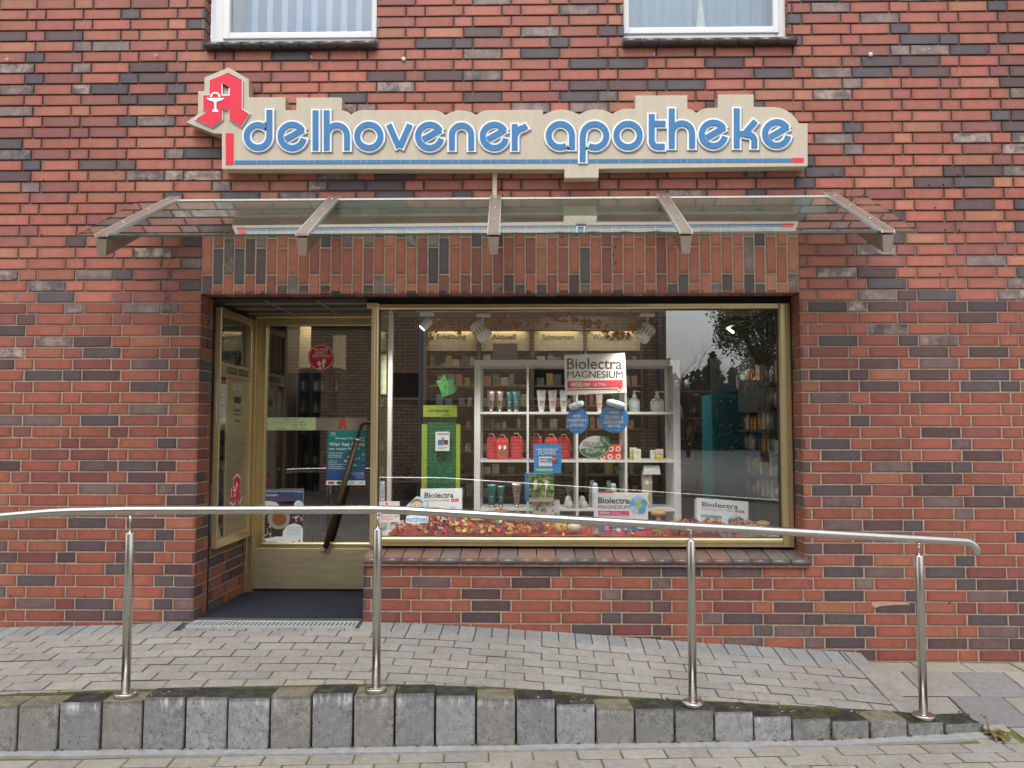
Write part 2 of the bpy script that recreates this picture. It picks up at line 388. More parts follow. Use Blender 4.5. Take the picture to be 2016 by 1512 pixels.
XN, YN, ZN = Vector((1, 0, 0)), Vector((0, 1, 0)), Vector((0, 0, 1))
ZL = P(985, 578).z                      # underside of the lintel
XL = P(391, 800).x; XR = P(1579, 850).x; XP = P(715, 1160).x
ZS = .762                               # window sill level
RD = .215                               # depth of the outer reveal
YD = .87                                # plane of the door frame
WX0, WX1, WZT = -6.2, 5.6, 6.2          # extent of the facade
# upper windows
UW = []
for (a, b) in ((403, 741), (1228, 1552)):
    UW.append((P(a, 60).x, P(b, 60).x))
ZU = P(570, 91).z; ZU2 = P(1400, 84).z
ZUS = (ZU + ZU2) / 2
LH = 6 * CPX                            # lintel height
HOLES = [(XL, XP, -.2, ZL), (XP - .001, XR, .705, ZL), (XL, XR, ZL, ZL + LH), (UW[0][0], UW[0][1], ZUS, 9), (UW[1][0], UW[1][1], ZUS, 9)]
bld = thing('pharmacy_building', (0, 0, 0), 'red and purple clinker brick pharmacy building front with deep door recess and wide display window', 'building')

def front_wall():
    mb = BrickMB(MORT_UP, MORT)
    for k in range(-28, 62):
        z0 = J0 - k * CPX + .0045; z1 = J0 - (k - 1) * CPX - .0055
        if z1 < -.05 or z0 > WZT: continue
        hol = [(h[0], h[1]) for h in HOLES if h[2] < (z0 + z1) / 2 < h[3]]
        for a, b in bond_row(k, WX0, WX1):
            for x, y in subtract((a, b), hol):
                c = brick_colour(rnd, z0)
                mb.brick(Vector((0, 0, 0)), XN, ZN, -YN, x, y, z0, z1, c)
    # stacked lintel of upright bricks: columns of a long and short piece
    pit = (XR - XL) / 55.0
    for i in range(55):
        x = XL + i * pit
        cuts = ([0, .062, .3, LH] if i % 2 else [0, .125, .365, LH]) if i else [0, .125, LH]
        for a, b in zip(cuts[:-1], cuts[1:]):
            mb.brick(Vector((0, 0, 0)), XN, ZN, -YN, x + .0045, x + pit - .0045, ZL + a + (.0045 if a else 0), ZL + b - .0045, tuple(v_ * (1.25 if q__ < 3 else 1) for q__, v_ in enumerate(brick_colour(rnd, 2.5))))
    sheet_holes(mb, .0045, MORT, WX0, WX1, -.3, ZL + .02, [(h[0], h[1], h[2], h[3]) for h in HOLES if h is not HOLES[2]])
    sheet_holes(mb, .0030, MORT_L, XL - .001, XR + .001, ZL - .0, ZL + LH, [])
    sheet_holes(mb, .0075, MORT_UP, WX0, XL - .001, ZL + .02, ZL + LH, [])
    sheet_holes(mb, .0075, MORT_UP, XR + .001, WX1, ZL + .02, ZL + LH, [])
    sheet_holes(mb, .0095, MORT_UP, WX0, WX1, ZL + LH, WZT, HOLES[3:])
    # reveals: bricks returning into the openings
    def reveal(X, sgn, y0, y1, zlo, zhi, n0, pat):
        for k in range(-28, 62):
            z0 = J0 - k * CPX + .0045; z1 = J0 - (k - 1) * CPX - .0055
            if (z0 + z1) / 2 < zlo or (z0 + z1) / 2 > zhi: continue
            y = y0; seq = pat[k % 2]; i = 0
            while y < y1 - .02:
                l = seq[i % len(seq)]; e = min(y + l, y1)
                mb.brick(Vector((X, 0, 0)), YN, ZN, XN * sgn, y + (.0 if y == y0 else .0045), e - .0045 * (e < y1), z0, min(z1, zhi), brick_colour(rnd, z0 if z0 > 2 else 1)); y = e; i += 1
        xx = X - sgn * .0045
        mb.quad([(xx, y0 + .004, zlo), (xx, y1, zlo), (xx, y1, zhi), (xx, y0 + .004, zhi)] if sgn < 0 else [(xx, y1, zlo), (xx, y0 + .004, zlo), (xx, y0 + .004, zhi), (xx, y1, zhi)], MORT if zhi < 3 else MORT_UP)
    reveal(XL, 1, .0, RD - .012, -.05, ZL, 0, ([.12, .25], [.245, .12]))
    reveal(XL, 1, RD + .004, YD, -.05, ZS + .01, 0, ([.25, .125, .25], [.065, .25, .25, .065]))
    reveal(XR, -1, .0, .165, ZS - .06, ZL, 0, ([.12, .25], [.245, .12]))
    reveal(XP, -1, .0, YD, -.05, ZS - .03, 0, ([.25, .125, .25], [.12, .25, .25]))
    reveal(UW[0][0], 1, .0, .10, ZUS, WZT, 0, ([.055, .25], [.10, .12]))
    reveal(UW[1][1], -1, .0, .10, ZUS, WZT, 0, ([.055, .25], [.10, .12]))
    reveal(UW[0][1], -1, .0, .10, ZUS, WZT, 0, ([.055, .25], [.10, .12]))
    reveal(UW[1][0], 1, .0, .10, ZUS, WZT, 0, ([.055, .25], [.10, .12]))
    # underside of the lintel
    for i in range(55):
        x = XL + i * pit
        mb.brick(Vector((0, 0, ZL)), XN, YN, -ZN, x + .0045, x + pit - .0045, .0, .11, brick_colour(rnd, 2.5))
    mb.quad([(XL, 0, ZL + .004), (XL, .30, ZL + .004), (XR, .30, ZL + .004), (XR, 0, ZL + .004)], MORT_UP)
    return mb.build('brick_wall', bld)
front_wall()

# facade drill holes, screw eyes, rust marks
HOLEM = mat('drill_hole_black', (.01, .009, .008), .9)
for x, y in ((1212, 486), (1212, 519), (1208, 502), (1108, 466), (1829, 364), (1857, 364), (1841, 409), (1850, 539), (380, 354), (290, 353), (86, 355), (82, 462), (330, 587), (966, 384), (987, 372), (989, 384), (975, 385), (1570, 348), (1639, 344), (1857, 344), (1886, 344), (1861, 453), (1889, 454), (21, 1173), (167, 1175), (1869, 1187)):
    p = P(x, y, 0); mb = MB(); mb.lathe((0, 0, 0), [(.0055, 0), (.0055, .0015)], HOLEM, 10, Matrix.Translation((p.x, -.0008, p.z)) @ Matrix.Rotation(R(90), 4, 'X')); mb.build('drill_hole', bld)
ZINC = mat('zinc_plated_steel', (.55, .54, .52), .4, .9)
for k_, cp in enumerate(([(350, 478), (348, 492), (342, 505), (335, 516), (330, 530)], [(332, 536), (328, 560), (325, 590), (324, 610)], [(352, 352), (348, 362), (340, 371)], [(1672, 340), (1676, 352), (1680, 366), (1676, 380), (1672, 392)], [(1850, 548), (1852, 566)], [(1885, 130), (1884, 142)])):
    mb = MB(); BASEY = -.0012; b0_ = [tuple(q_) for q_ in pxpoly(cp, 0)]
    for i_ in range(len(b0_) - 1):
        (xa_, za_), (xb_, zb_) = b0_[i_], b0_[i_ + 1]; w_ = .0012; mb.add([(xa_ - w_, BASEY, za_), (xa_ + w_, BASEY, za_), (xb_ + w_, BASEY, zb_), (xb_ - w_, BASEY, zb_)], [(0, 1, 2, 3)], HOLEM)
    mb.build('brick_crack', bld)
SMEAR = mat('mortar_smear', s2l((176, 138, 120)), .95, 0, .25, 60, .5, 300)
mb = MB(); mb.prism(pxpoly([(1717, 1186), (1740, 1184), (1786, 1186), (1792, 1190), (1760, 1191), (1735, 1193), (1722, 1197), (1716, 1192)], 0), -.0022, .001, SMEAR); mb.build('mortar_smear', bld)
hooks = [(19, 122, 'far left, above the pale mottled brick'), (310, 114, 'below left window sill corner'), (615, 117, 'under the middle of the left window'), (918, 117, 'between the two upper windows'), (1287, 112, 'under the left end of the right window'), (1825, 103, 'far right beyond the white cap')]
for i, (x, y, d) in enumerate(hooks):
    p = P(x, y, 0); t = thing('screw_eye', p, 'small metal screw eye hook in brick joint ' + d, 'hook', 'screw eyes in a line on the upper wall')
    mb = MB(); mb.tube([p + Vector((0, .01, .004)), p + Vector((0, -.02, .004))], .0025, ZINC, 8)
    mb.build('shank', t)
    mb = MB(); r_ = .0085
    mb.tube([p + Vector((math.sin(a) * r_ * (1 if i < 2 else .4), -.028 + math.sin(a) * r_ * (0 if i < 2 else .8), .004 - r_ * math.cos(a))) for a in [k * .42 for k in range(15)]], .0022, ZINC, 8); mb.build('eye', t)
for x, y, d in ((795, 117, 'beneath right end of the left window sill'), (1713, 108, 'right of the right window sill')):
    p = P(x, y, 0); mb = MB(); mb.lathe((0, 0, 0), [(.015, 0), (.015, .008), (.012, .012), (.0, .012)], mat('aged_white_plastic', (.45, .44, .42), .6), 16, Matrix.Translation((p.x, 0, p.z)) @ Matrix.Rotation(R(90), 4, 'X'))
    mb.build('wall_cap', bld)

# ---- window sill of dark clinker tiles
def nose_tile(mb, x0, x1, y0, y1, z0, z1, m, r=.018):
    """sloping tile with a rounded nose towards the street (y0)"""
    prof = [(y1, z1), (y0 + r, z0)]
    for a in range(0, 181, 30): prof.append((y0 + r - math.sin(R(a)) * r, z0 - r + math.cos(R(a)) * r))
    prof += [(y0 + r + .03, z0 - 2 * r), (y1, z1 - 2 * r - .01)]
    b = len(mb.v); n = len(prof)
    for x in (x0, x1):
        for y, z in prof: mb.v.append((x, y, z))
    mb.face([b + i for i in range(n)], m); mb.face([b + n + i for i in range(n)][::-1], m)
    for i in range(n):
        j = (i + 1) % n; mb.face((b + i, b + n + i, b + n + j, b + j), m, 1 < i < n - 3)
TILES = [mat('sill_clinker_%s' % k, c, .33, 0, .16, 12, .3, 120, spec=.6) for k, c in (('plum', (.125, .072, .066)), ('brown', (.15, .085, .072)), ('grey', (.105, .088, .088)), ('dark', (.080, .062, .064)))]
mb = MB(); n = 23; w_ = (P(1596, 1100, -.03).x - P(714, 1100, -.03).x) / n; xs0 = P(714, 1100, -.03).x
for i in range(n):
    nose_tile(mb, xs0 + i * w_ + .003, xs0 + (i + 1) * w_ - .003, -.038, .19 if 0 < i < n - 1 else .19, .750 + rnd.uniform(-.001, .001), .782, TILES[rnd.choice((0, 1, 1, 2, 0, 3))])
mb.bx(xs0 + .004, xs0 + n * w_ - .004, -.018, .19, .70, .742, MORT)
mb.build('window_sill', bld)
UT = [mat('dark_glazed_sill_%d' % i, c, .3, 0, .2, 12, .2, 120, spec=.6) for i, c in enumerate(((.045, .045, .046), (.05, .048, .045), (.055, .042, .04)))]
for (a, b), zu in zip(((401, 741), (1226, 1570)), (ZU, ZU2)):
    mb = MB(); xa, xb = P(a, 92, -.04).x, P(b, 86, -.04).x; n = 9
    for i in range(n): nose_tile(mb, xa + i * (xb - xa) / n + .003, xa + (i + 1) * (xb - xa) / n - .003, -.055, .12, ZUS + .016, ZUS + .03, UT[i * 3 // n], .022)
    mb.build('upper_window_sill', bld)

# ---- upper windows
BLIND = mat('pale_blue_blind', (.44, .51, .58), .7, var=.05); BLIND2 = mat('blue_grey_blind', (.12, .18, .30), .7, var=.05)
CURT = mat('pale_net_curtain', (.27, .34, .40), .8, var=.08, nscale=8, stretch=(6, 1, .3))
def upper_window(i):
    xa, xb = UW[i]; win = part('upper_window', bld)
    zb = ZUS + .028; zt = WZT; y0 = .062
    if i == 0: ex = [P(q, 50, y0).x for q in (422, 434, 453, 733, 741)]
    else: ex = [P(q, 50, y0).x for q in (1225, 1238, 1522, 1540, 1552)]
    mb = MB()
    fx0 = ex[0] if i == 0 else xa; fx1 = xb if i == 0 else ex[4]
    gx0 = ex[2] if i == 0 else ex[1]; gx1 = ex[3] if i == 0 else ex[2]
    zg = P(600 if i == 0 else 1400, 64 if i == 0 else 54, y0).z
    mb.bx(fx0, gx0 - .02, y0, y0 + .06, zb, zt, WHITE, .004); mb.bx(gx1 + .02, fx1, y0, y0 + .06, zb, zt, WHITE, .004)
    mb.bx(gx0 - .02, gx1 + .02, y0 + .001, y0 + .06, zb, zg - .025, WHITE, .004)
    mb.build('frame', win)
    mb = MB(); q = .012
    mb.bx(gx0 - .045, gx0, y0 - q, y0 + .05, zg - .045, zt - .01, WHITE, .006); mb.bx(gx1, gx1 + .035, y0 - q, y0 + .05, zg - .045, zt - .01, WHITE, .006)
    mb.bx(gx0 - .001, gx1 + .001, y0 - q + .001, y0 + .05, zg - .044, zg, WHITE, .006)
    mb.build('sash', win)
    mb = MB(); mb.bx(gx0, gx1, y0 + .02, y0 + .024, zg, zt - .02, UGLASS); mb.build('pane', win)
    mb = MB()
    if i == 0:
        n = 18; sw = (gx1 - gx0 - .03) / n
        for k in range(n):
            x = gx0 + .03 + k * sw; a = R(rnd.uniform(-6, 6))
            mb.box((x + sw / 2, y0 + .16 + (k % 2) * .012, (zg + zt) / 2), (sw * 1.05, .003, zt - zg + .1), BLIND if k % 2 else BLIND2)
        mb.build('vertical_blind', win)
    else:
        n = 120; vs = []
        for k in range(n + 1):
            x = gx0 - .05 + (gx1 - gx0 + .1) * k / n; y = y0 + .14 + .012 * math.sin(k * .55) + .006 * math.sin(k * 1.3)
            vs += [(x, y, zg - .1), (x, y, zt)]
        mb.add(vs, [(2 * k, 2 * k + 2, 2 * k + 3, 2 * k + 1) for k in range(n)], CURT, None, True)
        mb.build('net_curtain', win)
        mb = MB(); SHD = mat('cream_paper_star', (.66, .64, .52), .6)
        cx = P(1381, 54, .12).x; tz = P(1381, -12, .12).z
        mb.prism([(cx - .035, zg - .02), (cx + .035, zg - .02), (cx + .006, tz), (cx - .006, tz)], .175 - .04, .165 - .02, SHD); mb.build('window_ornament', win)
    mb = MB(); mb.bx(xa - .2, xb + .2, .9, .95, zg - .3, zt, mat('upper_room_wall', (.35, .38, .42), .8)); mb.build('room_wall', win)
for i in (0, 1): upper_window(i)

# ---- door recess: ceiling, slot, floor
CEIL = mat('recess_ceiling_panel', (.085, .075, .06), .5, .3, var=.2, nscale=6)
GRIDM = mat('recess_ceiling_rail', (.42, .37, .28), .5, .3)
mb = MB(); zc_ = ZL - .012
mb.bx(XL - .02, XP + .02, .17, YD + .03, zc_, zc_ + .03, CEIL)
mb.build('recess_ceiling', bld)
mb = MB()
for y in (.30, .53, .76): mb.bx(XL + .03, XP - .01, y - .006, y + .006, zc_ - .006, zc_ + .001, GRIDM)
for x in (XL + .36, XL + .70): mb.bx(x - .006, x + .006, .17, YD, zc_ - .007, zc_ - .001, GRIDM)
mb.build('ceiling_rail', bld)
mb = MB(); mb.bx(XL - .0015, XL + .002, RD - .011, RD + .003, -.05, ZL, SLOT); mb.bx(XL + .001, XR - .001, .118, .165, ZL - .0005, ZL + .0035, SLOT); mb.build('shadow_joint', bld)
# roller shutter box above the display window
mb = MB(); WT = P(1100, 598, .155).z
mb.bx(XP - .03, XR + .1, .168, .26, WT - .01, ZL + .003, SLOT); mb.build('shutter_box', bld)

# ---- shop window
def frame_rail(mb, x0, x1, z0, z1, y0, y1, m, horizontal, flip=False):
    """moulded frame bar: a deep body with two proud ribs"""
    mb.bx(x0, x1, y0 + .012, y1, z0, z1, m, .003)
    if horizontal:
        h = z1 - z0
        a, b = (z0 + .08 * h, z0 + .58 * h) if not flip else (z0 + .42 * h, z0 + .92 * h)
        mb.bx(x0 + .002, x1 - .002, y0, y0 + .02, a, b, m, .006)
    else:
        h = x1 - x0; a, b = (x0 + .42 * h, x0 + .94 * h) if not flip else (x0 + .06 * h, x0 + .58 * h)
        mb.bx(a, b, y0, y0 + .02, z0 + .002, z1 - .002, m, .006)
FY = .145
fx0 = P(729, 840, FY).x; fx1 = P(1561, 840, FY).x; fz0 = P(1100, 1077, FY).z; fz1 = P(1100, 597, FY).z
gx0 = P(743, 840, FY).x; gx1 = P(1538, 840, FY).x; gz0 = P(1100, 1059, FY).z; gz1 = P(1100, 608, FY).z
sw = part('display_window', bld)
mb = MB()
frame_rail(mb, fx0, gx0, fz0, fz1, FY, FY + .075, GOLD, False); frame_rail(mb, gx1, fx1, fz0, fz1, FY, FY + .075, GOLD, False, True)
frame_rail(mb, gx0 - .004, gx1 + .004, gz1, fz1 - .0015, FY + .001, FY + .075, GOLD, True); frame_rail(mb, gx0 - .004, gx1 + .004, fz0 + .0015, gz0, FY + .001, FY + .075, GOLD, True, True)
mb.bx(fx0 - .03, gx0, FY - .006, FY + .03, fz1 - .03, fz1 + .006, GOLD, .004)
mb.build('frame', sw)
mb = MB(); mb.add([(gx0 - .01, FY + .05, gz0 - .01), (gx1 + .01, FY + .05, gz0 - .01), (gx1 + .01, FY + .05, gz1 + .01), (gx0 - .01, FY + .05, gz1 + .01)], [(0, 1, 2, 3)], GLASS); mb.build('pane', sw)
mb = MB(); GASK = mat('black_rubber_gasket', (.02, .02, .02), .6)
for (a, b, c, d) in ((gx0 - .003, gx0 + .006, gz0, gz1), (gx1 - .006, gx1 + .003, gz0, gz1), (gx0, gx1, gz0 - .002, gz0 + .004), (gx0, gx1, gz1 - .004, gz1 + .002)): mb.bx(a, b, FY + .035, FY + .048, c, d, GASK)
mb.build('gasket', sw)
# side gap between frame and brick on the right
mb = MB(); mb.bx(fx1, XR + .004, FY + .03, FY + .05, fz0 - .02, fz1 + .02, BRASSDK); mb.build('side_infill', bld)

# ---- glazed notice case on the left side of the recess
case = part('notice_case', bld)
CXF = XL + .048
def SP(px, py): return PX(px, py, CXF)
cz0 = ZS + .0; cz1 = ZL - .045; cy0, cy1 = RD + .012, YD - .003
CASEM = GOLD
mb = MB()
mb.bx(XL + .003, CXF, cy0, cy0 + .020, cz0, cz1, CASEM, .005)
mb.bx(XL + .003, CXF, cy1 - .055, cy1, cz0, cz1, CASEM, .005)
mb.bx(XL + .003, CXF - .001, cy0 + .018, cy1 - .052, cz0, cz0 + .06, CASEM, .005)
mb.bx(XL + .003, CXF - .001, cy0 + .018, cy1 - .052, cz1 - .05, cz1, CASEM, .005)
zm = PX(455, 730, CXF).z
mb.bx(XL + .003, CXF - .001, cy0 + .018, cy1 - .052, zm - .05, zm + .045, CASEM, .004)
mb.bx(XL - .02, XL + .003, RD + .005, YD, cz1 - .0, ZL, BRASSDK)
mb.build('frame', case)
mb = MB(); mb.bx(XL - .06, XL - .05, cy0, cy1, cz0, cz1, mat('case_back_panel', (.10, .10, .10), .7)); mb.build('back_panel', case)
pm = PX(450, 850, CXF).y
mb = MB(); mb.bx(CXF - .022, CXF - .018, pm + .01, cy1 - .05, cz0 + .06, zm - .05, GOLDB)
mb.bx(CXF - .018, CXF - .016, pm + .03, cy1 - .085, zm - .62, zm - .09, GOLDB, .003); mb.build('bell_panel', case)
mb = MB(); mb.bx(CXF - .03, CXF - .012, pm - .012, pm + .012, cz0 + .058, zm - .048, CASEM, .003); mb.build('mullion', case)
mb = MB()
for (a, b, c, d) in ((cy0 + .018, pm - .01, cz0 + .06, zm - .05), (cy0 + .018, cy1 - .052, zm + .045, cz1 - .05)):
    mb.add([(CXF - .015, a, c), (CXF - .015, b, c), (CXF - .015, b, d), (CXF - .015, a, d)], [(0, 1, 2, 3)], GLASS)
mb.build('pane', case)
SIDE = lambda x: Matrix(((0, -1, 0, x), (1, 0, 0, 0), (0, 0, 1, 0), (0, 0, 0, 1)))
DARKT = mat('dark_print', (.03, .03, .03), .6)
mb = MB()
vx = CXF + .001
for (a, b) in ((.12, .47), (.53, .9)):
    ya = cy0 + .06 + a * (cy1 - cy0 - .12); yb = cy0 + .06 + b * (cy1 - cy0 - .12); mb.bx(CXF - .003, vx, ya, yb, zm - .022, zm + .022, mat('vent_slot_dark', (.05, .045, .035), .5))
    for k in range(9):
        yy = ya + (k + .5) * (yb - ya) / 9; mb.box((vx + .0005, yy, zm + (.008 if k % 2 else -.006)), (.002, .016, .006), CHAMP_L)
mb.build('vent', case)
# bell plate details
mb = MB(); cxp = CXF - .016
q = lambda px, py: PX(px, py, cxp)
for (x0, y0, x1, y1, m_) in ((458.5, 756, 465, 769, CHAMP_L), (466, 756, 476, 769, CHAMP_L), (461, 782, 474, 793, DARKT)):
    a = q(x0, y1); b = q(x1, y0); mb.bx(cxp - .001, cxp + .002, a.y, b.y, min(a.z, b.z), max(a.z, b.z), m_)
a = q(467, 801); mb.lathe((0, 0, 0), [(.012, 0), (.012, .004), (.008, .008)], CHAMP_L, 16, Matrix.Translation(a) @ Matrix.Rotation(R(90), 4, 'Y'))
a = q(460, 816); b = q(473, 814); mb.bx(cxp, cxp + .0015, a.y, b.y, a.z - .002, a.z + .002, DARKT)
mb.build('bell_button', case)
for body, bx_ in (('Nachtglocke', (459, 805, 474, 811)), ('Notdienst', (462, 825, 472, 832))):
    a = q(bx_[0], bx_[3]); b = q(bx_[2], bx_[1]); text_mesh(body, a.y, b.y, a.z, b.z, -cxp * 0 - .0008, DARKT, case, M=SIDE(cxp))
# notice sheet
def side_sheet(name, px0, px1, zt, zb, m, label, cat, X, head=None):
    t = thing(name, (X, PX(px0, 800, X).y, zb), label, cat)
    ya, yb = PX(px0, 800, X).y, PX(px1, 800, X).y
    mb = MB(); mb.bx(X - .002, X, ya, yb, zb, zt, m); mb.build('sheet', t)
    return t, ya, yb
PAPER = mat('white_paper', (.82, .84, .86), .7, var=.03)
GREYT = mat('grey_print', (.25, .25, .27), .7); REDT = mat('red_print', (.55, .03, .04), .6)
XI = CXF - .02
zt, zb = PX(436, 747, XI).z, PX(436, 836, XI).z
nt_, ya, yb = side_sheet('notice_sheet', 427, 447.5, zt, zb, PAPER, 'white emergency service notice with red top edge behind glass of the gold side case', 'notice', XI)
mb = MB(); mb.bx(XI, XI + .001, ya, yb, zt - .03, zt, REDT); mb.bx(XI, XI + .001, ya, yb, zb, zb + .008, REDT)
for k in range(17):
    z = zt - .06 - k * .028
    if k in (3, 9, 13): continue
    mb.bx(XI, XI + .001, ya + .03, ya + .03 + (yb - ya - .06) * rnd.uniform(.5, .95), z - .004, z, GREYT)
mb.build('print', nt_)
# things in the case below the notice
mb = MB(); z0_ = cz0 + .06; ya2, yb2 = cy0 + .08, pm - .02
mb.bx(XL - .048, XL - .035, ya2 + .02, yb2 - .01, z0_ + .03, z0_ + .36, mat('pale_case_card', (.42, .44, .43), .6), .003)
tag(mb.build('display_card'), 'pale grey display card at bottom of the gold side case', 'card')
# pharmacy A sticker on the bell panel, also used on the door band
AOUT = [(332, 138), (418, 185), (418, 355), (462, 382), (412, 458), (345, 412), (345, 355), (300, 355), (300, 415), (240, 460), (145, 415), (215, 370), (188, 355), (188, 272), (226, 272), (226, 182)]
def a_shape(mb, fn, m, y0, y1, M=None):
    """gothic A drawn as pieces round its eye; fn maps design units to x,z"""
    pcs = [[(226, 182), (332, 138), (332, 205 + 17), (302, 205), (302, 272), (226, 272)], [(332, 138), (418, 185), (418, 355), (345, 355), (345, 230), (332, 222)],
           [(188, 272), (302, 272), (345, 272), (345, 355), (300, 355), (188, 355)], [(188, 355), (300, 355), (300, 415), (240, 460), (145, 415), (215, 370)], [(345, 355), (418, 355), (462, 382), (412, 458), (345, 412)]]
    for k, p in enumerate(pcs): mb.prism([fn(*q) for q in p], y0, y1, m, M)
def chalice(mb, fn, m, y0, y1, M=None):
    mb.prism([fn(*q) for q in [(206, 290), (320, 290), (300, 305), (274, 312), (268, 320), (268, 352), (280, 366), (280, 374), (244, 374), (244, 366), (256, 352), (256, 320), (250, 312), (226, 305)]], y0, y1, m, M)
    pts = []
    for k in range(11): a = math.pi * k / 10; pts.append((262 + 31 * math.cos(a), 284 - 30 * math.sin(a)))
    pin = [(262 + 20 * math.cos(math.pi * k / 10), 284 - 20 * math.sin(math.pi * k / 10)) for k in range(11)]
    for k in range(10): mb.prism([fn(*q) for q in (pts[k], pts[k + 1], pin[k + 1], pin[k])], y0, y1, m, M)
X_ = CXF - .0155
def sticker_fn(p0, p1):
    def f(u, v): return (p0[0] + (u - 145) / 317 * (p1[0] - p0[0]), p0[1] + (v - 138) / 322 * (p1[1] - p0[1]))
    return f
a = q(453, 938); b = q(474, 989)
t = thing('pharmacy_sticker', (X_, (a.y + b.y) / 2, b.z), 'small red gothic A sticker with white chalice on the gold bell panel', 'sticker')
mb = MB(); a_shape(mb, sticker_fn((a.y, a.z), (b.y, b.z)), REDP, -.001, 0, SIDE(X_ + .003)); 
o_ = mb.build('red_letter', t)
mb = MB(); fo = sticker_fn((a.y - .012, a.z + .014), (b.y + .012, b.z - .014)); mb.prism([fo(*p) for p in AOUT], -.001, 0, WHP, SIDE(X_ + .0015)); mb.build('white_border', t)
mb = MB(); chalice(mb, sticker_fn((a.y, a.z), (b.y, b.z)), WHP, -.001, 0, SIDE(X_ + .0045)); mb.build('chalice', t)

# ---- entrance door
door = part('entrance_door', bld)
DY = YD + .045
dx = lambda px, Y=DY: P(px, 900, Y).x
DZB = .365
mb = MB()   # fixed frame
jx0 = XL - .03; ft = P(600, 617, YD).z
mb.bx(jx0, P(489, 900, YD).x, YD, YD + .12, .2, ZL, GOLD, .004)
mb.bx(P(489, 900, YD).x - .002, P(497, 900, YD).x, YD + .012, YD + .11, .2, ZL, GOLD, .004)
mb.bx(P(497, 900, YD).x - .003, P(500, 900, YD).x, YD + .002, YD + .1, .2, ZL, GOLD, .002)
mb.bx(P(500, 900, YD).x - .002, XP + .01, YD + .001, YD + .12, P(600, 626, YD).z, ZL, GOLD, .004)
mb.bx(P(500, 900, YD).x - .002, XP + .008, YD - .008, YD + .02, P(600, 625, YD).z, P(600, 618, YD).z + .02, GOLD, .003)
mb.bx(XP - .065, XP + .01, YD + .002, YD + .12, .2, ZL - .01, GOLD, .004)
mb.build('door_frame', door)
mb = MB(); lx0 = P(503, 900, DY).x; lx1 = XP - .07; zt_ = P(600, 628, DY).z
gx0_ = P(523, 900, DY).x; gx1_ = lx1 - .075; gzt = P(600, 641, DY).z; gzb = P(600, 1068, DY).z
mb.bx(lx0, gx0_, DY, DY + .05, DZB, zt_, GOLD, .006); mb.bx(gx1_, lx1, DY, DY + .05, DZB, zt_, GOLD, .006)
mb.bx(gx0_ - .002, gx1_ + .002, DY + .001, DY + .05, gzt, zt_, GOLD, .006)
mb.bx(gx0_ - .002, gx1_ + .002, DY + .001, DY + .05, gzb - .04, gzb, GOLD, .004)
mb.bx(gx0_ - .025, gx1_ + .02, DY - .012, DY + .01, gzb - .022, gzb - .004, GOLD, .004)
mb.bx(gx0_ - .025, gx0_ - .006, DY - .010, DY + .01, gzb - .004, gzt + .01, GOLD, .004)
mb.build('leaf_frame', door)
mb = MB(); mb.bx(lx0 + .012, lx1 - .005, DY - .006, DY + .04, DZB + .005, gzb - .042, GOLDB, .004); mb.build('kick_panel', door)
mb = MB(); mb.add([(gx0_ - .01, DY + .02, gzb - .01), (gx1_ + .01, DY + .02, gzb - .01), (gx1_ + .01, DY + .02, gzt + .01), (gx0_ - .01, DY + .02, gzt + .01)], [(0, 1, 2, 3)], GLASS); mb.build('pane', door)
HB = mat('brown_wood_grip', (.065, .038, .020), .45, 0, .25, 30, stretch=(1, 1, .2)); BLK = mat('black_powder_coat', (.018, .018, .02), .4)
hd = part('handle', door)
# third level only: grip, tube and bracket hang from the door
bpy.data.objects.remove(hd)
Yh = DY - .055
mb = MB(); mb.tube([P(703, 866, Yh), P(641, 1078, Yh)], .021, HB, 20); mb.build('handle_grip', door)
mb = MB(); mb.tube([P(703, 868, Yh), P(709, 846, Yh), P(711.5, 838, Yh), P(716, 834, Yh - .005), P(724, 832.5, Yh), P(745, 832, Yh + .01), P(752, 832, DY)], .012, BLK, 14); mb.lathe((0, 0, 0), [(.023, 0), (.023, .01)], CHAMP_L, 18, Matrix.Translation(P(703, 866, Yh)) @ (P(709, 846, Yh) - P(703, 866, Yh)).to_track_quat('Z', 'Y').to_matrix().to_4x4()); mb.build('handle_bend', door)
mb = MB(); p = P(640, 1083, DY - .01); mb.box(p + Vector((0, .004, 0)), (.065, .008, .042), CHAMP, bev=.003)
mb.box(p + Vector((0, -.025, .006)), (.022, .055, .026), CHAMP, bev=.005)
for s_ in (-.023, .023): mb.lathe((0, 0, 0), [(.005, 0), (.005, .004)], CHAMP_L, 10, Matrix.Translation(p + Vector((s_, 0, 0))) @ Matrix.Rotation(R(90), 4, 'X'))
mb.build('handle_bracket', door)

# doormat and threshold
MATM = mat('dark_blue_coir_mat', (.0040, .0075, .0180), 1.0, 0, .9, 260, .9, 500)
rz_front = P(550, 1221).z; rz_back = DZB - .012
mb = MB(); n = 14; x0_, x1_ = XL + .008, XP - .006; yb_ = YD + .03
pts = []
for j in range(n + 1):
    for i in range(n + 1):
        x = x0_ + (x1_ - x0_) * i / n; y = .035 + (yb_ - .035) * j / n; pts.append((x, y, rz_front + (rz_back - rz_front) * j / n + .0015 * noise.noise(Vector((x * 9, y * 9, 0)))))
mb.add(pts, [(j * (n + 1) + i, j * (n + 1) + i + 1, (j + 1) * (n + 1) + i + 1, (j + 1) * (n + 1) + i) for j in range(n) for i in range(n)], MATM)
mb.bx(x0_, x1_, .028, .04, rz_front - .05, rz_front + .002, mat('mat_edge_strip', (.10, .10, .10), .6, .3))
tag(mb.build('doormat'), 'dark blue black entrance mat filling the floor of the door recess', 'mat')
mb = MB(); mb.bx(XL - .3, XP, .03, 1.5, .0, rz_front - .03, MORT); mb.build('recess_floor', bld)
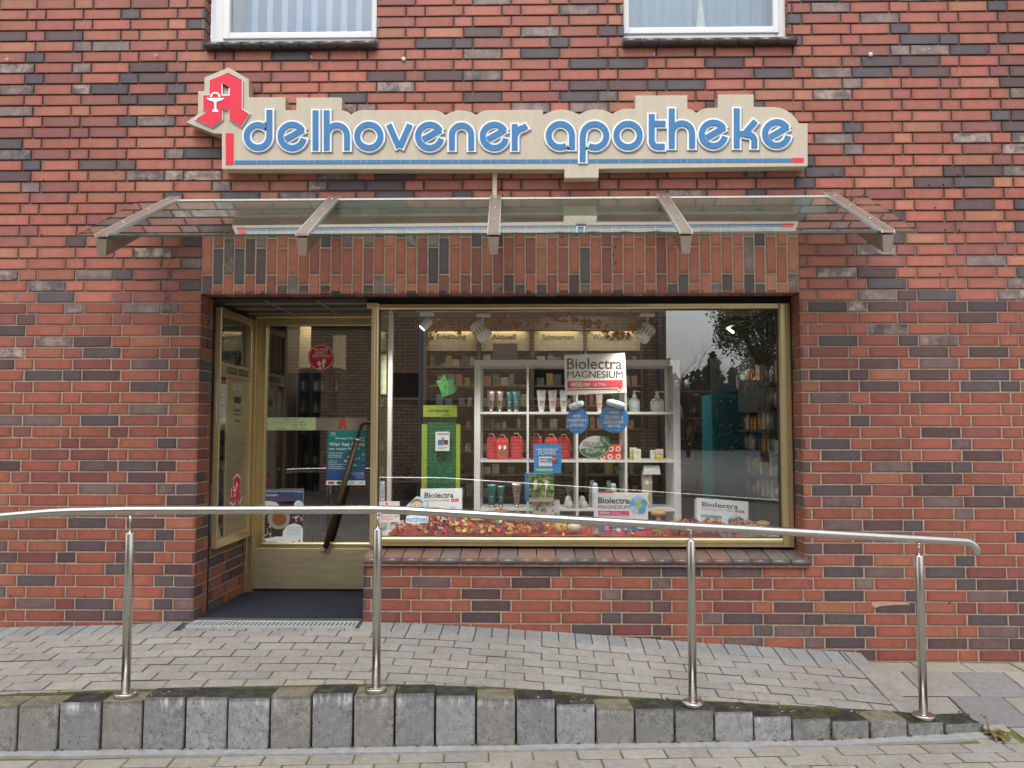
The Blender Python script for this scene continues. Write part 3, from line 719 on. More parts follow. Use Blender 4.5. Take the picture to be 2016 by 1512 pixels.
# drain grate
GAL = mat('galvanised_grate', (.50, .53, .52), .5, .5, .15, 30)
ga = P(374, 1234, -.06).x; gb = P(703, 1232, -.06).x; gz = rz_front - .006
t = thing('drain_grate', ((ga + gb) / 2, -.06, gz), 'galvanised slotted drain grate in front of the dark entrance mat', 'drain grate')
mb = MB(); mb.bx(ga, gb, -.128, -.108, gz - .02, gz, GAL); mb.bx(ga, gb, -.005, .018, gz - .02, gz, GAL); mb.bx(ga, ga + .012, -.11, 0, gz - .02, gz - .0005, GAL); mb.bx(gb - .012, gb, -.11, 0, gz - .02, gz - .0005, GAL); mb.build('frame', t)
mb = MB(); k = 0; x = ga + .02
while x < gb - .02:
    mb.bx(x, x + .015, -.109, -.004, gz - .005, gz - .001, GAL); x += .0265
mb.build('bar', t)
mb = MB(); mb.bx(ga, gb, -.108, -.005, gz - .06, gz - .05, SLOT); mb.build('channel', t)

# ---- sign
exec_sign = True
SY = -.100
def c1(u, v): return (340 + u / 3.0545, 100 + v / 3.0545)
def c2(u, v): return (960 + u / 3.0545, 100 + v / 3.0545)
def arcpts(p0, p1, bulge, n=8):
    (x0, y0), (x1, y1) = p0, p1; return [(x0 + (x1 - x0) * t + (y1 - y0) * bulge * 4 * t * (1 - t), y0 + (y1 - y0) * t - (x1 - x0) * bulge * 4 * t * (1 - t)) for t in [i / n for i in range(1, n)]]
out_ = [c1(295, 711), c1(295, 499), c1(245, 497), c1(78, 430), c1(152, 380), c1(152, 242), c1(190, 242), c1(190, 160), c1(335, 100), c1(458, 172), c1(458, 279), c1(678, 280), c1(678, 357), c1(743, 357), c1(743, 281), c1(1018, 281), c1(1018, 358)]
def seg(a, b, bulge): out_.extend(arcpts(a, b, bulge) + [b])
seg(c1(1018, 358), c1(1072, 384), .09); seg(c1(1072, 384), c1(1150, 357), .1); out_.append(c1(1560, 357)); seg(c1(1560, 357), c1(1640, 386), .1)
seg(c1(1640, 386), c1(1826, 385), .15); seg(c1(1826, 385), c1(1900, 357), .1); out_.append(c2(333, 355)); out_.append(c2(335, 386))
seg(c2(335, 386), c2(551, 383), .145); seg(c2(551, 383), c2(752, 379), .145); seg(c2(752, 379), c2(850, 348), .08); out_ += [c2(886, 348), c2(888, 269), c2(1202, 267), c2(1202, 348)]
seg(c2(1202, 348), c2(1255, 374), .09); seg(c2(1255, 374), c2(1345, 343), .09); out_ += [c2(1383, 342), c2(1385, 263), c2(1600, 262), c2(1600, 337), c2(1730, 338)]
seg(c2(1730, 338), c2(1873, 436), .13); out_ += [c2(1925, 436), c2(1925, 694), c2(668, 710), c2(668, 763), c2(462, 765), c2(462, 713)]
sp = P(1000, 330, SY)
sign = thing('pharmacy_sign', (sp.x, -.09, sp.z), 'long cream sign board with blue lettering and red gothic A above the glass canopy', 'sign')
mb = MB(); mb.prism(pxpoly(out_, SY), SY, -.012, CREAM, None, mat('cream_metal_edge', s2l((176, 164, 142)), .45, .2, var=.1, nscale=5))
so = mb.build('sign_board', sign)
bv = so.modifiers.new('bevel', 'BEVEL'); bv.width = .0025; bv.segments = 2; bv.limit_method = 'ANGLE'; bv.angle_limit = R(30)
mb = MB()
for x in (500, 760, 1120, 1500): p = P(x, 337, -.1); mb = MB(); mb.bx(p.x - .03, p.x + .03, -.016, .0, p.z + .05, p.z + .3, BRASSDK); mb.build('wall_bracket', sign)

def ribbon(mb, paths, wd, yf, yb, m, cap=0.0):
    for n_, pts in enumerate(paths):
        pts = [Vector((p[0], 0, p[1])) for p in pts]; k = len(pts)
        if cap:
            d0 = (pts[0] - pts[1]).normalized(); d1 = (pts[-1] - pts[-2]).normalized(); pts[0] = pts[0] + d0 * cap; pts[-1] = pts[-1] + d1 * cap
        l_, r_ = [], []
        for i, p in enumerate(pts):
            a = (p - pts[i - 1]).normalized() if i else None; b = (pts[i + 1] - p).normalized() if i < k - 1 else None
            t = ((a + b).normalized() if a and b else (a or b)); nn = Vector((-t.z, 0, t.x))
            s_ = wd / 2 / max(.35, (nn.dot(Vector((-(b or a).z, 0, (b or a).x)))))
            l_.append(p + nn * s_); r_.append(p - nn * s_)
        y0 = yf - n_ * .0006; b0 = len(mb.v)
        for i in range(k):
            for q_, y in ((l_[i], y0), (r_[i], y0), (r_[i], yb), (l_[i], yb)): mb.v.append((q_.x, y, q_.z))
        for i in range(k - 1):
            a, c = b0 + 4 * i, b0 + 4 * (i + 1)
            mb.face((a, c, c + 1, a + 1), m); mb.face((a + 1, c + 1, c + 2, a + 2), m); mb.face((a + 3, c + 3, c, a), m)
        mb.face((b0, b0 + 1, b0 + 2, b0 + 3), m); e = b0 + 4 * (k - 1); mb.face((e + 3, e + 2, e + 1, e), m)
def arc(cx, cz, r, a0, a1, n=26): return [(cx + r * math.cos(R(a0 + (a1 - a0) * i / n)), cz - r * math.sin(R(a0 + (a1 - a0) * i / n))) for i in range(n + 1)]
def L_d(x, y): return [arc(x, y, 68, 48, 360) + [(x + 68, y - 158)]]
def L_e(x, y): return [arc(x, y, 70, 30, 348, 34), [(x - 40, y + 20), (x + 66, y - 40)]]
def L_l(x, y): return [[(x, y - 155), (x, y + 83)]]
def L_h(x, y, w=61): return [[(x, y - 155), (x, y + 83)], [(x, y + 8)] + arc(x + w, y - 5, w, 170, 0, 16) + [(x + 2 * w, y + 83)]]
def L_n(x, y): return [[(x, y + 83), (x, y - 5)] + arc(x + 58, y - 7, 58, 172, 8, 18) + [(x + 116, y - 5), (x + 116, y + 83)]]
def L_o(x, y): return [arc(x, y, 70, 90, 270, 24), arc(x, y, 70, 270, 450, 24)]
def L_v(x, y): return [[(x - 63, y - 70), (x - 3, y + 66)], [(x + 63, y - 70), (x + 3, y + 66)]]
def L_r(x, y): return [[(x, y - 72), (x, y + 83)], [(x, y + 10)] + arc(x + 60, y + 10, 60, 172, 98, 10) + [(x + 72, y - 62)]]
def L_a(x, y): return [arc(x, y, 70, 300, 0, 30) + [(x + 70, y + 83)]]
def L_p(x, y): return [[(x - 72, y + 155), (x - 72, y + 5)] + arc(x, y, 70, 180, -120, 30)]
def L_t(x, y): return [[(x, y - 125), (x, y + 30)] + arc(x + 38, y + 32, 38, 180, 262, 10) + [(x + 78, y + 70)], [(x + 10, y - 68), (x + 82, y - 68)]]
def L_k(x, y): return [[(x, y - 155), (x, y + 83)], [(x + 10, y), (x + 48, y - 4), (x + 112, y - 78)], [(x + 42, y - 2)] + arc(x + 66, y + 42, 40, 100, 5, 10) + [(x + 105, y + 83)]]
LET = [(c1, L_d, 517, 518), (c1, L_e, 722, 518), (c1, L_l, 862, 518), (c1, L_h, 929, 518), (c1, L_o, 1182, 518), (c1, L_v, 1365, 518), (c1, L_e, 1547, 518), (c1, L_n, 1680, 518), (c1, L_e, 1935, 518),
       (c2, L_r, 163, 518), (c2, L_a, 437, 514), (c2, L_p, 643, 515), (c2, L_o, 843, 513), (c2, L_t, 985, 511), (c2, L_h, 1105, 507), (c2, L_e, 1355, 506), (c2, L_k, 1495, 506), (c2, L_e, 1735, 503)]
GREYSH = mat('grey_letter_edge', (.22, .24, .30), .5)
for fn, gen, lx, ly in LET:
    pth = [[(lambda q_: (P(*q_, SY).x, P(*q_, SY).z))(fn(*pt)) for pt in path] for path in gen(lx, ly)]
    o = part('letter', sign)
    mb = MB(); ribbon(mb, [[(a + .006, b - .006) for a, b in p_] for p_ in pth], .064, SY - .004, SY - .0003, GREYSH, .010); mb.build('shadow_edge', o)
    mb = MB(); ribbon(mb, pth, .0595, SY - .010, SY - .001, WHP, .011); mb.build('white_border', o)
    mb = MB(); ribbon(mb, pth, .0365, SY - .016, SY - .008, BLUEP, 0); mb.build('blue_face', o)
# blue underline in glazed sections with white joints
mb = MB(); mt_ = MB()
def under(t):      # t 0..1 along the line
    x = 461.5 + t * (1559 - 461.5); y0 = 316.2 - 4.0 * t; return x, y0
cuts = [0]; r2 = random.Random(5)
while cuts[-1] < 1: cuts.append(min(1, cuts[-1] + r2.choice((.012, .018, .026, .034, .04))))
for a, b in zip(cuts[:-1], cuts[1:]):
    (xa, ya), (xb, yb) = under(a), under(b); gap = .5
    if xa < 1140 < xb or 1137 < xa < 1158: pass
    mb.prism(pxpoly([(xa + gap / 2, ya), (xb - gap / 2, yb), (xb - gap / 2, yb + 7.4), (xa + gap / 2, ya + 7.4)], SY), SY - .003, SY - .0002, BLUEP)
mb.build('underline', sign)
mb = MB(); (xa, ya), (xb, yb) = under(0), under(1); mb.prism(pxpoly([(xa, ya + .3), (xb, yb + .3), (xb, yb + 7.1), (xa, ya + 7.1)], SY), SY - .0015, SY - .0001, WHP); mb.build('underline_joint', sign)
mb = MB(); mb.prism(pxpoly([c1(320, 497), c1(367, 497), c1(366, 685), c1(320, 685)], SY), SY - .004, SY - .0002, REDP); mb.build('red_bar', sign); mb = MB()
mb.prism(pxpoly([c2(1831, 646), c2(1900, 645), c2(1900, 670), c2(1831, 671)], SY), SY - .004, SY - .0002, REDP); mb.build('red_bar', sign)
em = part('emblem', sign)
fe = lambda u, v: (lambda q_: (q_.x, q_.z))(P(*c1(u, v), SY))
mb = MB(); a_shape(mb, fe, REDP, SY - .014, SY - .0005); mb.build('red_letter', em)
mb = MB(); chalice(mb, fe, WHP, SY - .018, SY - .012); mb.build('chalice', em)
mb = MB(); edge = pxpoly([c1(*p_) for p_ in AOUT], SY); ribbon(mb, [edge + edge[:2]], .010, SY - .008, SY - .0004, WHP)
ribbon(mb, [[(a + .005, b - .006) for a, b in edge + edge[:2]]], .012, SY - .004, SY - .0003, GREYSH)
ey = [fe(*p_) for p_ in ((302, 205), (345, 230), (345, 272), (302, 272))]; ribbon(mb, [ey + ey[:2]], .007, SY - .0155, SY - .013, WHP); mb.build('border', em)
mb = MB(); p = P(974, 350, -.03); p2 = P(975, 395, -.03); mb.bx(p.x - .014, p.x + .014, -.035, -.010, p2.z, p.z + .03, CREAM, .002)
tag(mb.build('cable_duct'), 'thin cream vertical cable duct between sign and middle of canopy', 'cable duct')

# ---- canopy
can = thing('glass_canopy', (P(975, 395, 0).x, 0, P(975, 395, 0).z), 'sloping glass door canopy on five bronze metal arms under the sign', 'canopy')
YF = -.70
zw = P(975, 388.5, 0).z; zf = P(975, 461, YF).z; sl = (zw - zf) / (-YF)
def cz(y): return zw + y * sl
xs_w = [P(345, 391, -.02).x, P(660, 391, -.02).x, P(976, 391, -.02).x, P(1303, 388, -.02).x, P(1632, 386, -.02).x]
xs_f = [P(207, 463, YF).x, P(598, 463, YF).x, P(972, 463, YF).x, P(1348, 458, YF).x, P(1742, 452, YF).x]
arms = xs_f
roll = (P(1740, 453, YF).z - P(207, 463, YF).z) / (arms[4] - arms[0])
def cz2(x, y): return cz(y) + (x - arms[2]) * roll * .55
ARMW = .062
def arm(x, xw):
    a = part('canopy_arm', can); sk = (xw - x) / (-YF)
    SK = Matrix(((1, sk, 0, -sk * YF), (0, 1, 0, 0), (0, 0, 1, 0), (0, 0, 0, 1)))
    mb = MB(); hw = ARMW / 2
    def section(y0, y1, t0, t1, w, m, bev=0):
        z00, z01, z10, z11 = cz2(x, y0) + t0, cz2(x, y0) + t1, cz2(x, y1) + t0, cz2(x, y1) + t1
        vs = [(x - w, y0, z00), (x + w, y0, z00), (x + w, y0, z01), (x - w, y0, z01), (x - w, y1, z10), (x + w, y1, z10), (x + w, y1, z11), (x - w, y1, z11)]
        mb.add(vs, [(0, 1, 2, 3), (5, 4, 7, 6), (4, 0, 3, 7), (1, 5, 6, 2), (3, 2, 6, 7), (4, 5, 1, 0)], m, SK)
    # tapered beam under the glass
    yA, yB = YF - .035, -.005
    zA, zB = cz2(x, yA), cz2(x, yB)
    vs = [(x - hw * .72, yA + .012, zA - .098), (x + hw * .72, yA + .012, zA - .098), (x + hw, yA, zA - .004), (x - hw, yA, zA - .004), (x - hw, yB, zB - .10), (x + hw, yB, zB - .10), (x + hw, yB, zB - .004), (x - hw, yB, zB - .004)]
    mb.add(vs, [(0, 1, 2, 3), (5, 4, 7, 6), (4, 0, 3, 7), (1, 5, 6, 2), (3, 2, 6, 7), (4, 5, 1, 0)], CHAMP, SK)
    mb.build('beam', a)
    mb = MB(); section(YF - .037, -.01, .010, .024, hw, CHAMP); mb.build('cover_plate', a)
    mb = MB(); 
    sgn = 1 if x < arms[2] + .1 else -1
    for yy0, yy1 in ((YF - .036, -.012),):
        z0, z1 = cz2(x, yy0) + .008, cz2(x, yy1) + .008
        for s_ in (-1, 1):
            xa = x + s_ * (hw - .001); xb = x + s_ * (hw + .005)
            vs = [(xa, yy0, z0), (xb, yy0, z0), (xb, yy0, z0 + .018), (xa, yy0, z0 + .018), (xa, yy1, z1), (xb, yy1, z1), (xb, yy1, z1 + .018), (xa, yy1, z1 + .018)]
            mb.add(vs, [(0, 1, 2, 3), (5, 4, 7, 6), (4, 0, 3, 7), (1, 5, 6, 2), (3, 2, 6, 7), (4, 5, 1, 0)], CHAMP_L, SK)
    mb.build('edge_trim', a)
    for y in (-.10, -.30, -.54): mb = MB(); mb.lathe((x, y, cz2(x, y) + .023), [(.008, 0), (.008, .003), (.005, .006)], CHAMP_L, 12, SK); mb.build('screw', a)
for x, xw_ in zip(xs_f, xs_w): arm(x, xw_)
gx_a = P(152, 465, YF).x; gx_b = P(1806, 455, YF).x
mb = MB(); T_ = .011
vs = [(x, y, cz2(x, y) + dz) for dz in (0, T_) for (x, y) in ((gx_a, YF - .01), (gx_b, YF - .01), (P(1700, 388, -.01).x, -.01), (P(282, 391, -.01).x, -.01))]
GEDGE = mat('green_glass_edge', (.03, .07, .06), .12, 0, .05, spec=.6)
mb.add(vs, [(4, 5, 6, 7)], CGLASS); mb.add(vs, [(0, 1, 5, 4), (1, 2, 6, 5), (3, 0, 4, 7)], GEDGE)
mb.build('glass_panel', can)
mb = MB(); zz = cz2(arms[2], 0)
vs = []
for x in (xs_w[0] - .03, xs_w[4] + .03):
    for (y, z) in ((-.012, -.14), (-.06, -.135), (-.06, -.018), (-.012, -.005)): vs.append((x, y, cz2(x, 0) + z))
mb.add(vs, [(0, 1, 2, 3), (7, 6, 5, 4), (0, 4, 5, 1), (1, 5, 6, 2), (2, 6, 7, 3), (3, 7, 4, 0)], mat('wall_rail_aluminium', (.55, .55, .50), .5, .3))
mb.build('wall_rail', can)
# ---------------------------------------------------------------- ground
prof = [(P(x, y).x, P(x, y).z) for x, y in ((0, 1234), (240, 1229), (385, 1222), (700, 1222), (850, 1228), (1000, 1237), (1150, 1247), (1380, 1264), (1690, 1284))]
XE = P(1700, 1284, -.05).x            # right end of the ramp
kfoot = [(lambda q_: (q_.x, q_.y))(PZ(x, y, 0)) for x, y in ((0, 1482), (250, 1479), (530, 1477.6), (800, 1473), (1080, 1468.7), (1300, 1465), (1550, 1461.5), (1638, 1460), (1934, 1447))]
kfoot.insert(0, (-6.6, kfoot[0][1] - .12))
print('kfoot', kfoot)
def kf(x): return interp(kfoot, x)                  # y of the kerb front foot
def kb(x): return kf(x) + .150                      # y of the kerb back
kx = [-50, 32, 113, 196, 278, 362, 446, 529.5, 611.8, 694, 776, 856, 937, 1016, 1094.7, 1173.5, 1250.5, 1329, 1407, 1485, 1561, 1638, 1714, 1789, 1861, 1934]
ktop = [(0, 1388), (100, 1384.6), (155, 1383), (250, 1378), (500, 1371), (740, 1367), (900, 1372), (1000, 1375), (1130, 1386), (1200, 1391), (1290, 1398), (1370, 1399), (1450, 1404), (1530, 1409), (1620, 1413), (1700, 1417), (1790, 1423), (1860, 1425.5), (1940, 1427)]
kind_ = [1, 1, 0, 1, 0, 2, 2, 1, 0, 1, 0, 2, 1, 0, 2, 1, 3, 3, 2, 2, 3, 3, 1, 3, 3]
desc = {0: 'dark-topped kerb block with lime streaks', 1: 'brown-grey kerb block with pale top', 2: 'mottled grey kerb block', 3: 'low kerb block with mossy top'}
words = ['cut by the left edge of the photo', 'second from the left edge', 'third from the left edge, left of the left post', 'carrying the leftmost railing post', 'first to the right of the leftmost railing post', 'second to the right of the leftmost railing post', 'third to the right of the leftmost railing post', 'third to the left of the second railing post', 'second to the left of the second railing post', 'carrying the second railing post', 'first to the right of the second railing post', 'second to the right of the second railing post', 'third to the right of the second railing post', 'fourth to the right of the second railing post', 'third to the left of the third railing post', 'second to the left of the third railing post', 'first to the left of the third railing post', 'carrying the third railing post', 'first to the right of the third railing post', 'second to the right of the third railing post', 'third to the right of the third railing post', 'second to the left of the rightmost railing post', 'first to the left of the rightmost railing post', 'carrying the rightmost railing post', 'at the right end of the kerb beside the weed']
def foot_at(px, py0=1475):
    y = py0
    for _ in range(8):
        p = PZ(px, y, 0.0); yk = kf(p.x)
        y += (1 if p.y > yk else -1) * abs(p.y - yk) * 170 * .9
    return PZ(px, y, 0.0)
KTOPS = {}
KB = []; KTZ = []
for i in range(len(kx) - 1):
    pa, pb = foot_at(kx[i] + .5), foot_at(kx[i + 1] - .5)
    cxm = (kx[i] + kx[i + 1]) / 2; pm_ = foot_at(cxm); zt_ = P(cxm, interp(ktop, cxm), pm_.y).z + rnd.uniform(-.009, .009)
    KB.append((pa, pb, zt_, kind_[i], words[i], cxm)); KTZ.append((pm_.x, P(cxm, interp(ktop, cxm), pm_.y).z))
dirk = (Vector((KB[1][1].x - KB[0][0].x, KB[1][1].y - KB[0][0].y, 0))).normalized()
# a few more blocks continue beyond the left edge of the photograph
for j in range(9):
    p1 = KB[0][0] if j == 0 else KB_ext[-1][0]
    if j == 0: KB_ext = []
    p0 = p1 - dirk * .2; KB_ext.append((p0, p1 - dirk * .003, max(.08, KB[0][2] - .012 * (j + 1)), rnd.choice((0, 1, 2)), None, None))
KTZ = [(x, (KTZ[max(0, i - 1)][1] + z + KTZ[min(len(KTZ) - 1, i + 1)][1]) / 3 + .006) for i, (x, z) in enumerate(KTZ)]
KTZ.insert(0, (-6.5, KTZ[0][1] - .17))
def ramp(x, y):
    z = interp(prof, x); f = y / kb(x); return z + (interp(KTZ, x) - z) * f
def street(x, y):
    t = min(max((y + .93) / .83, 0), 1); s_ = t * t * (3 - 2 * t) * .55 + t * .45
    return .125 * s_ + .0 - .010 * max(0, min(1, (-y - 1.3) / 3))

def paver_mat(name, rough=.9, moss=0.0):
    m = bpy.data.materials.new(name); m.use_nodes = True; n = m.node_tree; p = n.nodes['Principled BSDF']; lk = n.links.new
    A = n.nodes.new('ShaderNodeAttribute'); A.attribute_name = 'Col'; T = n.nodes.new('ShaderNodeTexCoord')
    def nz(s, d=5, r=.6):
        z = n.nodes.new('ShaderNodeTexNoise'); z.inputs['Scale'].default_value = s; z.inputs['Detail'].default_value = d; z.inputs['Roughness'].default_value = r; lk(T.outputs['Object'], z.inputs['Vector']); return z.outputs[0]
    def mr(x, a, b, c, d):
        q = n.nodes.new('ShaderNodeMapRange'); lk(x, q.inputs[0])
        for i, v in enumerate((a, b, c, d)): q.inputs[i + 1].default_value = v
        return q.outputs[0]
    def mul(a, b):
        q = n.nodes.new('ShaderNodeMath'); q.operation = 'MULTIPLY'; lk(a, q.inputs[0]); lk(b, q.inputs[1]); return q.outputs[0]
    big, mid, fine = nz(2.2), nz(28, 6, .7), nz(420, 2)
    k = mul(mul(mr(big, .3, .7, .86, 1.12), mr(mid, .3, .7, .84, 1.14)), mr(fine, .3, .7, .78, 1.2))
    s_ = n.nodes.new('ShaderNodeVectorMath'); s_.operation = 'SCALE'; lk(A.outputs['Color'], s_.inputs[0]); lk(k, s_.inputs['Scale'])
    # small pale lichen specks and dark stains
    V = n.nodes.new('ShaderNodeTexVoronoi'); V.inputs['Scale'].default_value = 34; lk(T.outputs['Object'], V.inputs['Vector'])
    sp = mr(V.outputs['Distance'], .06, .10, 1, 0); W = n.nodes.new('ShaderNodeTexNoise'); W.inputs['Scale'].default_value = 7; lk(T.outputs['Object'], W.inputs['Vector'])
    sp = mul(sp, mr(W.outputs[0], .58, .62, 0, .8))
    mx = n.nodes.new('ShaderNodeMix'); mx.data_type = 'RGBA'; lk(sp, mx.inputs[0]); lk(s_.outputs[0], mx.inputs[6]); mx.inputs[7].default_value = (.50, .48, .43, 1)
    # moss film: alpha of Col carries how mossy the stone is
    mo = mul(mr(nz(18, 6, .7), .45, .6, 0, 1), A.outputs['Alpha'])
    m2 = n.nodes.new('ShaderNodeMix'); m2.data_type = 'RGBA'; lk(mo, m2.inputs[0]); lk(mx.outputs[2], m2.inputs[6]); m2.inputs[7].default_value = (.075, .085, .022, 1)
    lk(m2.outputs[2], p.inputs['Base Color']); p.inputs['Roughness'].default_value = rough; p.inputs['Specular IOR Level'].default_value = .3
    b = n.nodes.new('ShaderNodeBump'); b.inputs['Strength'].default_value = .55; b.inputs['Distance'].default_value = .003; lk(mul(mid, mr(fine, 0, 1, .5, 1.5)), b.inputs['Height']); lk(b.outputs[0], p.inputs['Normal'])
    MATS[name] = m; return m
PAV = paver_mat('concrete_paver'); 
def moss_mat():
    m = bpy.data.materials.new('mossy_joint'); m.use_nodes = True; n = m.node_tree; p = n.nodes['Principled BSDF']; lk = n.links.new
    T = n.nodes.new('ShaderNodeTexCoord'); S = n.nodes.new('ShaderNodeSeparateXYZ'); lk(T.outputs['Object'], S.inputs[0])
    z = n.nodes.new('ShaderNodeTexNoise'); z.inputs['Scale'].default_value = 7; z.inputs['Detail'].default_value = 6; lk(T.outputs['Object'], z.inputs['Vector'])
    a = n.nodes.new('ShaderNodeMapRange'); lk(S.outputs[1], a.inputs[0]); a.inputs[1].default_value = -.35; a.inputs[2].default_value = -.95; a.inputs[3].default_value = -.25; a.inputs[4].default_value = .25; 
    s_ = n.nodes.new('ShaderNodeMath'); s_.operation = 'ADD'; lk(z.outputs[0], s_.inputs[0]); lk(a.outputs[0], s_.inputs[1])
    r = n.nodes.new('ShaderNodeMapRange'); lk(s_.outputs[0], r.inputs[0]); r.inputs[1].default_value = .50; r.inputs[2].default_value = .62
    mx = n.nodes.new('ShaderNodeMix'); mx.data_type = 'RGBA'; lk(r.outputs[0], mx.inputs[0]); mx.inputs[6].default_value = (.055, .05, .043, 1); mx.inputs[7].default_value = (.085, .105, .018, 1)
    z2 = n.nodes.new('ShaderNodeTexNoise'); z2.inputs['Scale'].default_value = 160; lk(T.outputs['Object'], z2.inputs['Vector'])
    r2_ = n.nodes.new('ShaderNodeMapRange'); lk(z2.outputs[0], r2_.inputs[0]); r2_.inputs[1].default_value = .3; r2_.inputs[2].default_value = .7; r2_.inputs[3].default_value = .5; r2_.inputs[4].default_value = 1.5
    v = n.nodes.new('ShaderNodeVectorMath'); v.operation = 'SCALE'; lk(mx.outputs[2], v.inputs[0]); lk(r2_.outputs[0], v.inputs['Scale']); lk(v.outputs[0], p.inputs['Base Color']); p.inputs['Roughness'].default_value = 1
    b = n.nodes.new('ShaderNodeBump'); b.inputs['Strength'].default_value = .9; b.inputs['Distance'].default_value = .004; lk(z2.outputs[0], b.inputs['Height']); lk(b.outputs[0], p.inputs['Normal'])
    MATS['moss'] = m; return m
MOSS = moss_mat()
class PavMB(BrickMB):
    def __init__(s): super().__init__(None, None)
    def stone(s, quad, h, col, m, bev=.003, depth=.045, jit=.0015):
        """quad: 4 plan points CCW; h(x, y): surface height"""
        j = rnd.uniform(-jit, jit); tx, ty = rnd.uniform(-.006, .006), rnd.uniform(-.006, .006)
        cx = sum(q_[0] for q_ in quad) / 4; cy_ = sum(q_[1] for q_ in quad) / 4; b = len(s.v)
        for ins, dz in ((bev * 1.4, 0), (0, -bev), (0, -depth)):
            for (x, y) in quad:
                dx_, dy_ = cx - x, cy_ - y; l = math.hypot(dx_, dy_) or 1
                xx, yy = x + dx_ / l * ins * 1.4, y + dy_ / l * ins * 1.4
                s.v.append((xx, yy, h(x, y) + j + tx * (x - cx) + ty * (y - cy_) + dz))
        fs = [(0, 1, 2, 3)] + [(i + 4, (i + 1) % 4 + 4, (i + 1) % 4, i) for i in range(4)] + [(i + 8, (i + 1) % 4 + 8, (i + 1) % 4 + 4, i + 4) for i in range(4)]
        mi = s.mi(m)
        for f in fs:
            s.f.append(tuple(b + i for i in f)); s.m.append(mi); s.sm.append(False)
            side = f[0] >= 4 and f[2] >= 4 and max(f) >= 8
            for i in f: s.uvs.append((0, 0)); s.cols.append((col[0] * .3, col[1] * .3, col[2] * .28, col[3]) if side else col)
def pcol(r, warm=0.0, moss=0.0):
    j = r.uniform(.92, 1.06); w_ = r.uniform(-.01, .012) + warm
    return ((.240 + w_) * j, (.232 + w_ * .5) * j, (.214 - w_ * .2) * j, moss)
rp = random.Random(11)
print('ktz', KTZ, 'prof', prof)
# ramp paving: a soldier course along the wall, then courses parallel to it
mb = PavMB(); g = .0055
x = WX0
bx1 = XE - .105
while x < bx1:
    x1 = min(x + .1015, bx1)
    if not (XL - .01 < (x + x1) / 2 < XP + .0):
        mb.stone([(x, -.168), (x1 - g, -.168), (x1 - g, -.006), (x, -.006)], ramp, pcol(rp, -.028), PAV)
    x += .1015
# short course in front of the grate
x = XL - .01
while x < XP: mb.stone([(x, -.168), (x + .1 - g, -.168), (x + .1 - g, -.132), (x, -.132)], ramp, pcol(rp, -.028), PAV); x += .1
k = 0; y1 = -.172
while True:
    y0 = y1 - .1005
    if y0 < -2.4 or all(y1 < kb(xx / 2) for xx in range(-12, 5)): break
    x = WX0 - (k % 2) * .1015 - rp.uniform(0, .01)
    while x < bx1:
        xa, xb = x, min(x + .203, bx1) - g
        if bx1 - g - xb < .042: xb = bx1 - g
        if xb - xa > .045 and y1 > kb((xa + xb) / 2) + .006:
            ya, yb_ = max(y0 + .011, kb(xa) + .004), max(y0 + .011, kb(xb) + .004)
            t_ = min(1, max(0, (-y1 - .35) / .7))
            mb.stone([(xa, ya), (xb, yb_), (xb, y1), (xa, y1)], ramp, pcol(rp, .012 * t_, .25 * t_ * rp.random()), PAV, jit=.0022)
        x += .203
    y1 = y0; k += 1
# edging course along the right end of the ramp
y = -.006
while y > kb(XE) - .02:
    ya = max(y - .203, kb(XE) - .02)
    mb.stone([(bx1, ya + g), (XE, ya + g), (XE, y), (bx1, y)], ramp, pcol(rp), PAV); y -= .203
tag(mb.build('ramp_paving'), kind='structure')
# ramp body with the joints
mb = MB(); n = 60
vs = []; 
for i in range(n + 1):
    x = WX0 + (XE - WX0) * i / n
    ys = [0.0, -.3, -.6, (kb(x) - .6) / 2 if kb(x) < -.7 else -.62, kb(x) + .001]
    for y in ys: vs.append((x, y, ramp(x, y) - (.009 if y > -.5 else .0065)))
    vs.append((x, kb(x) + .001, -.05))
m_ = 6
mb.add(vs, [(i * m_ + j, i * m_ + j + 1, (i + 1) * m_ + j + 1, (i + 1) * m_ + j) for i in range(n) for j in range(m_ - 1)], MOSS)
e = n * m_; mb.add([vs[e + j] for j in range(m_)] + [(XE, 0, -.05)], [(0, 1, 2, 3, 4, 5, 6)], MOSS)
tag(mb.build('ramp_bed'), kind='structure')

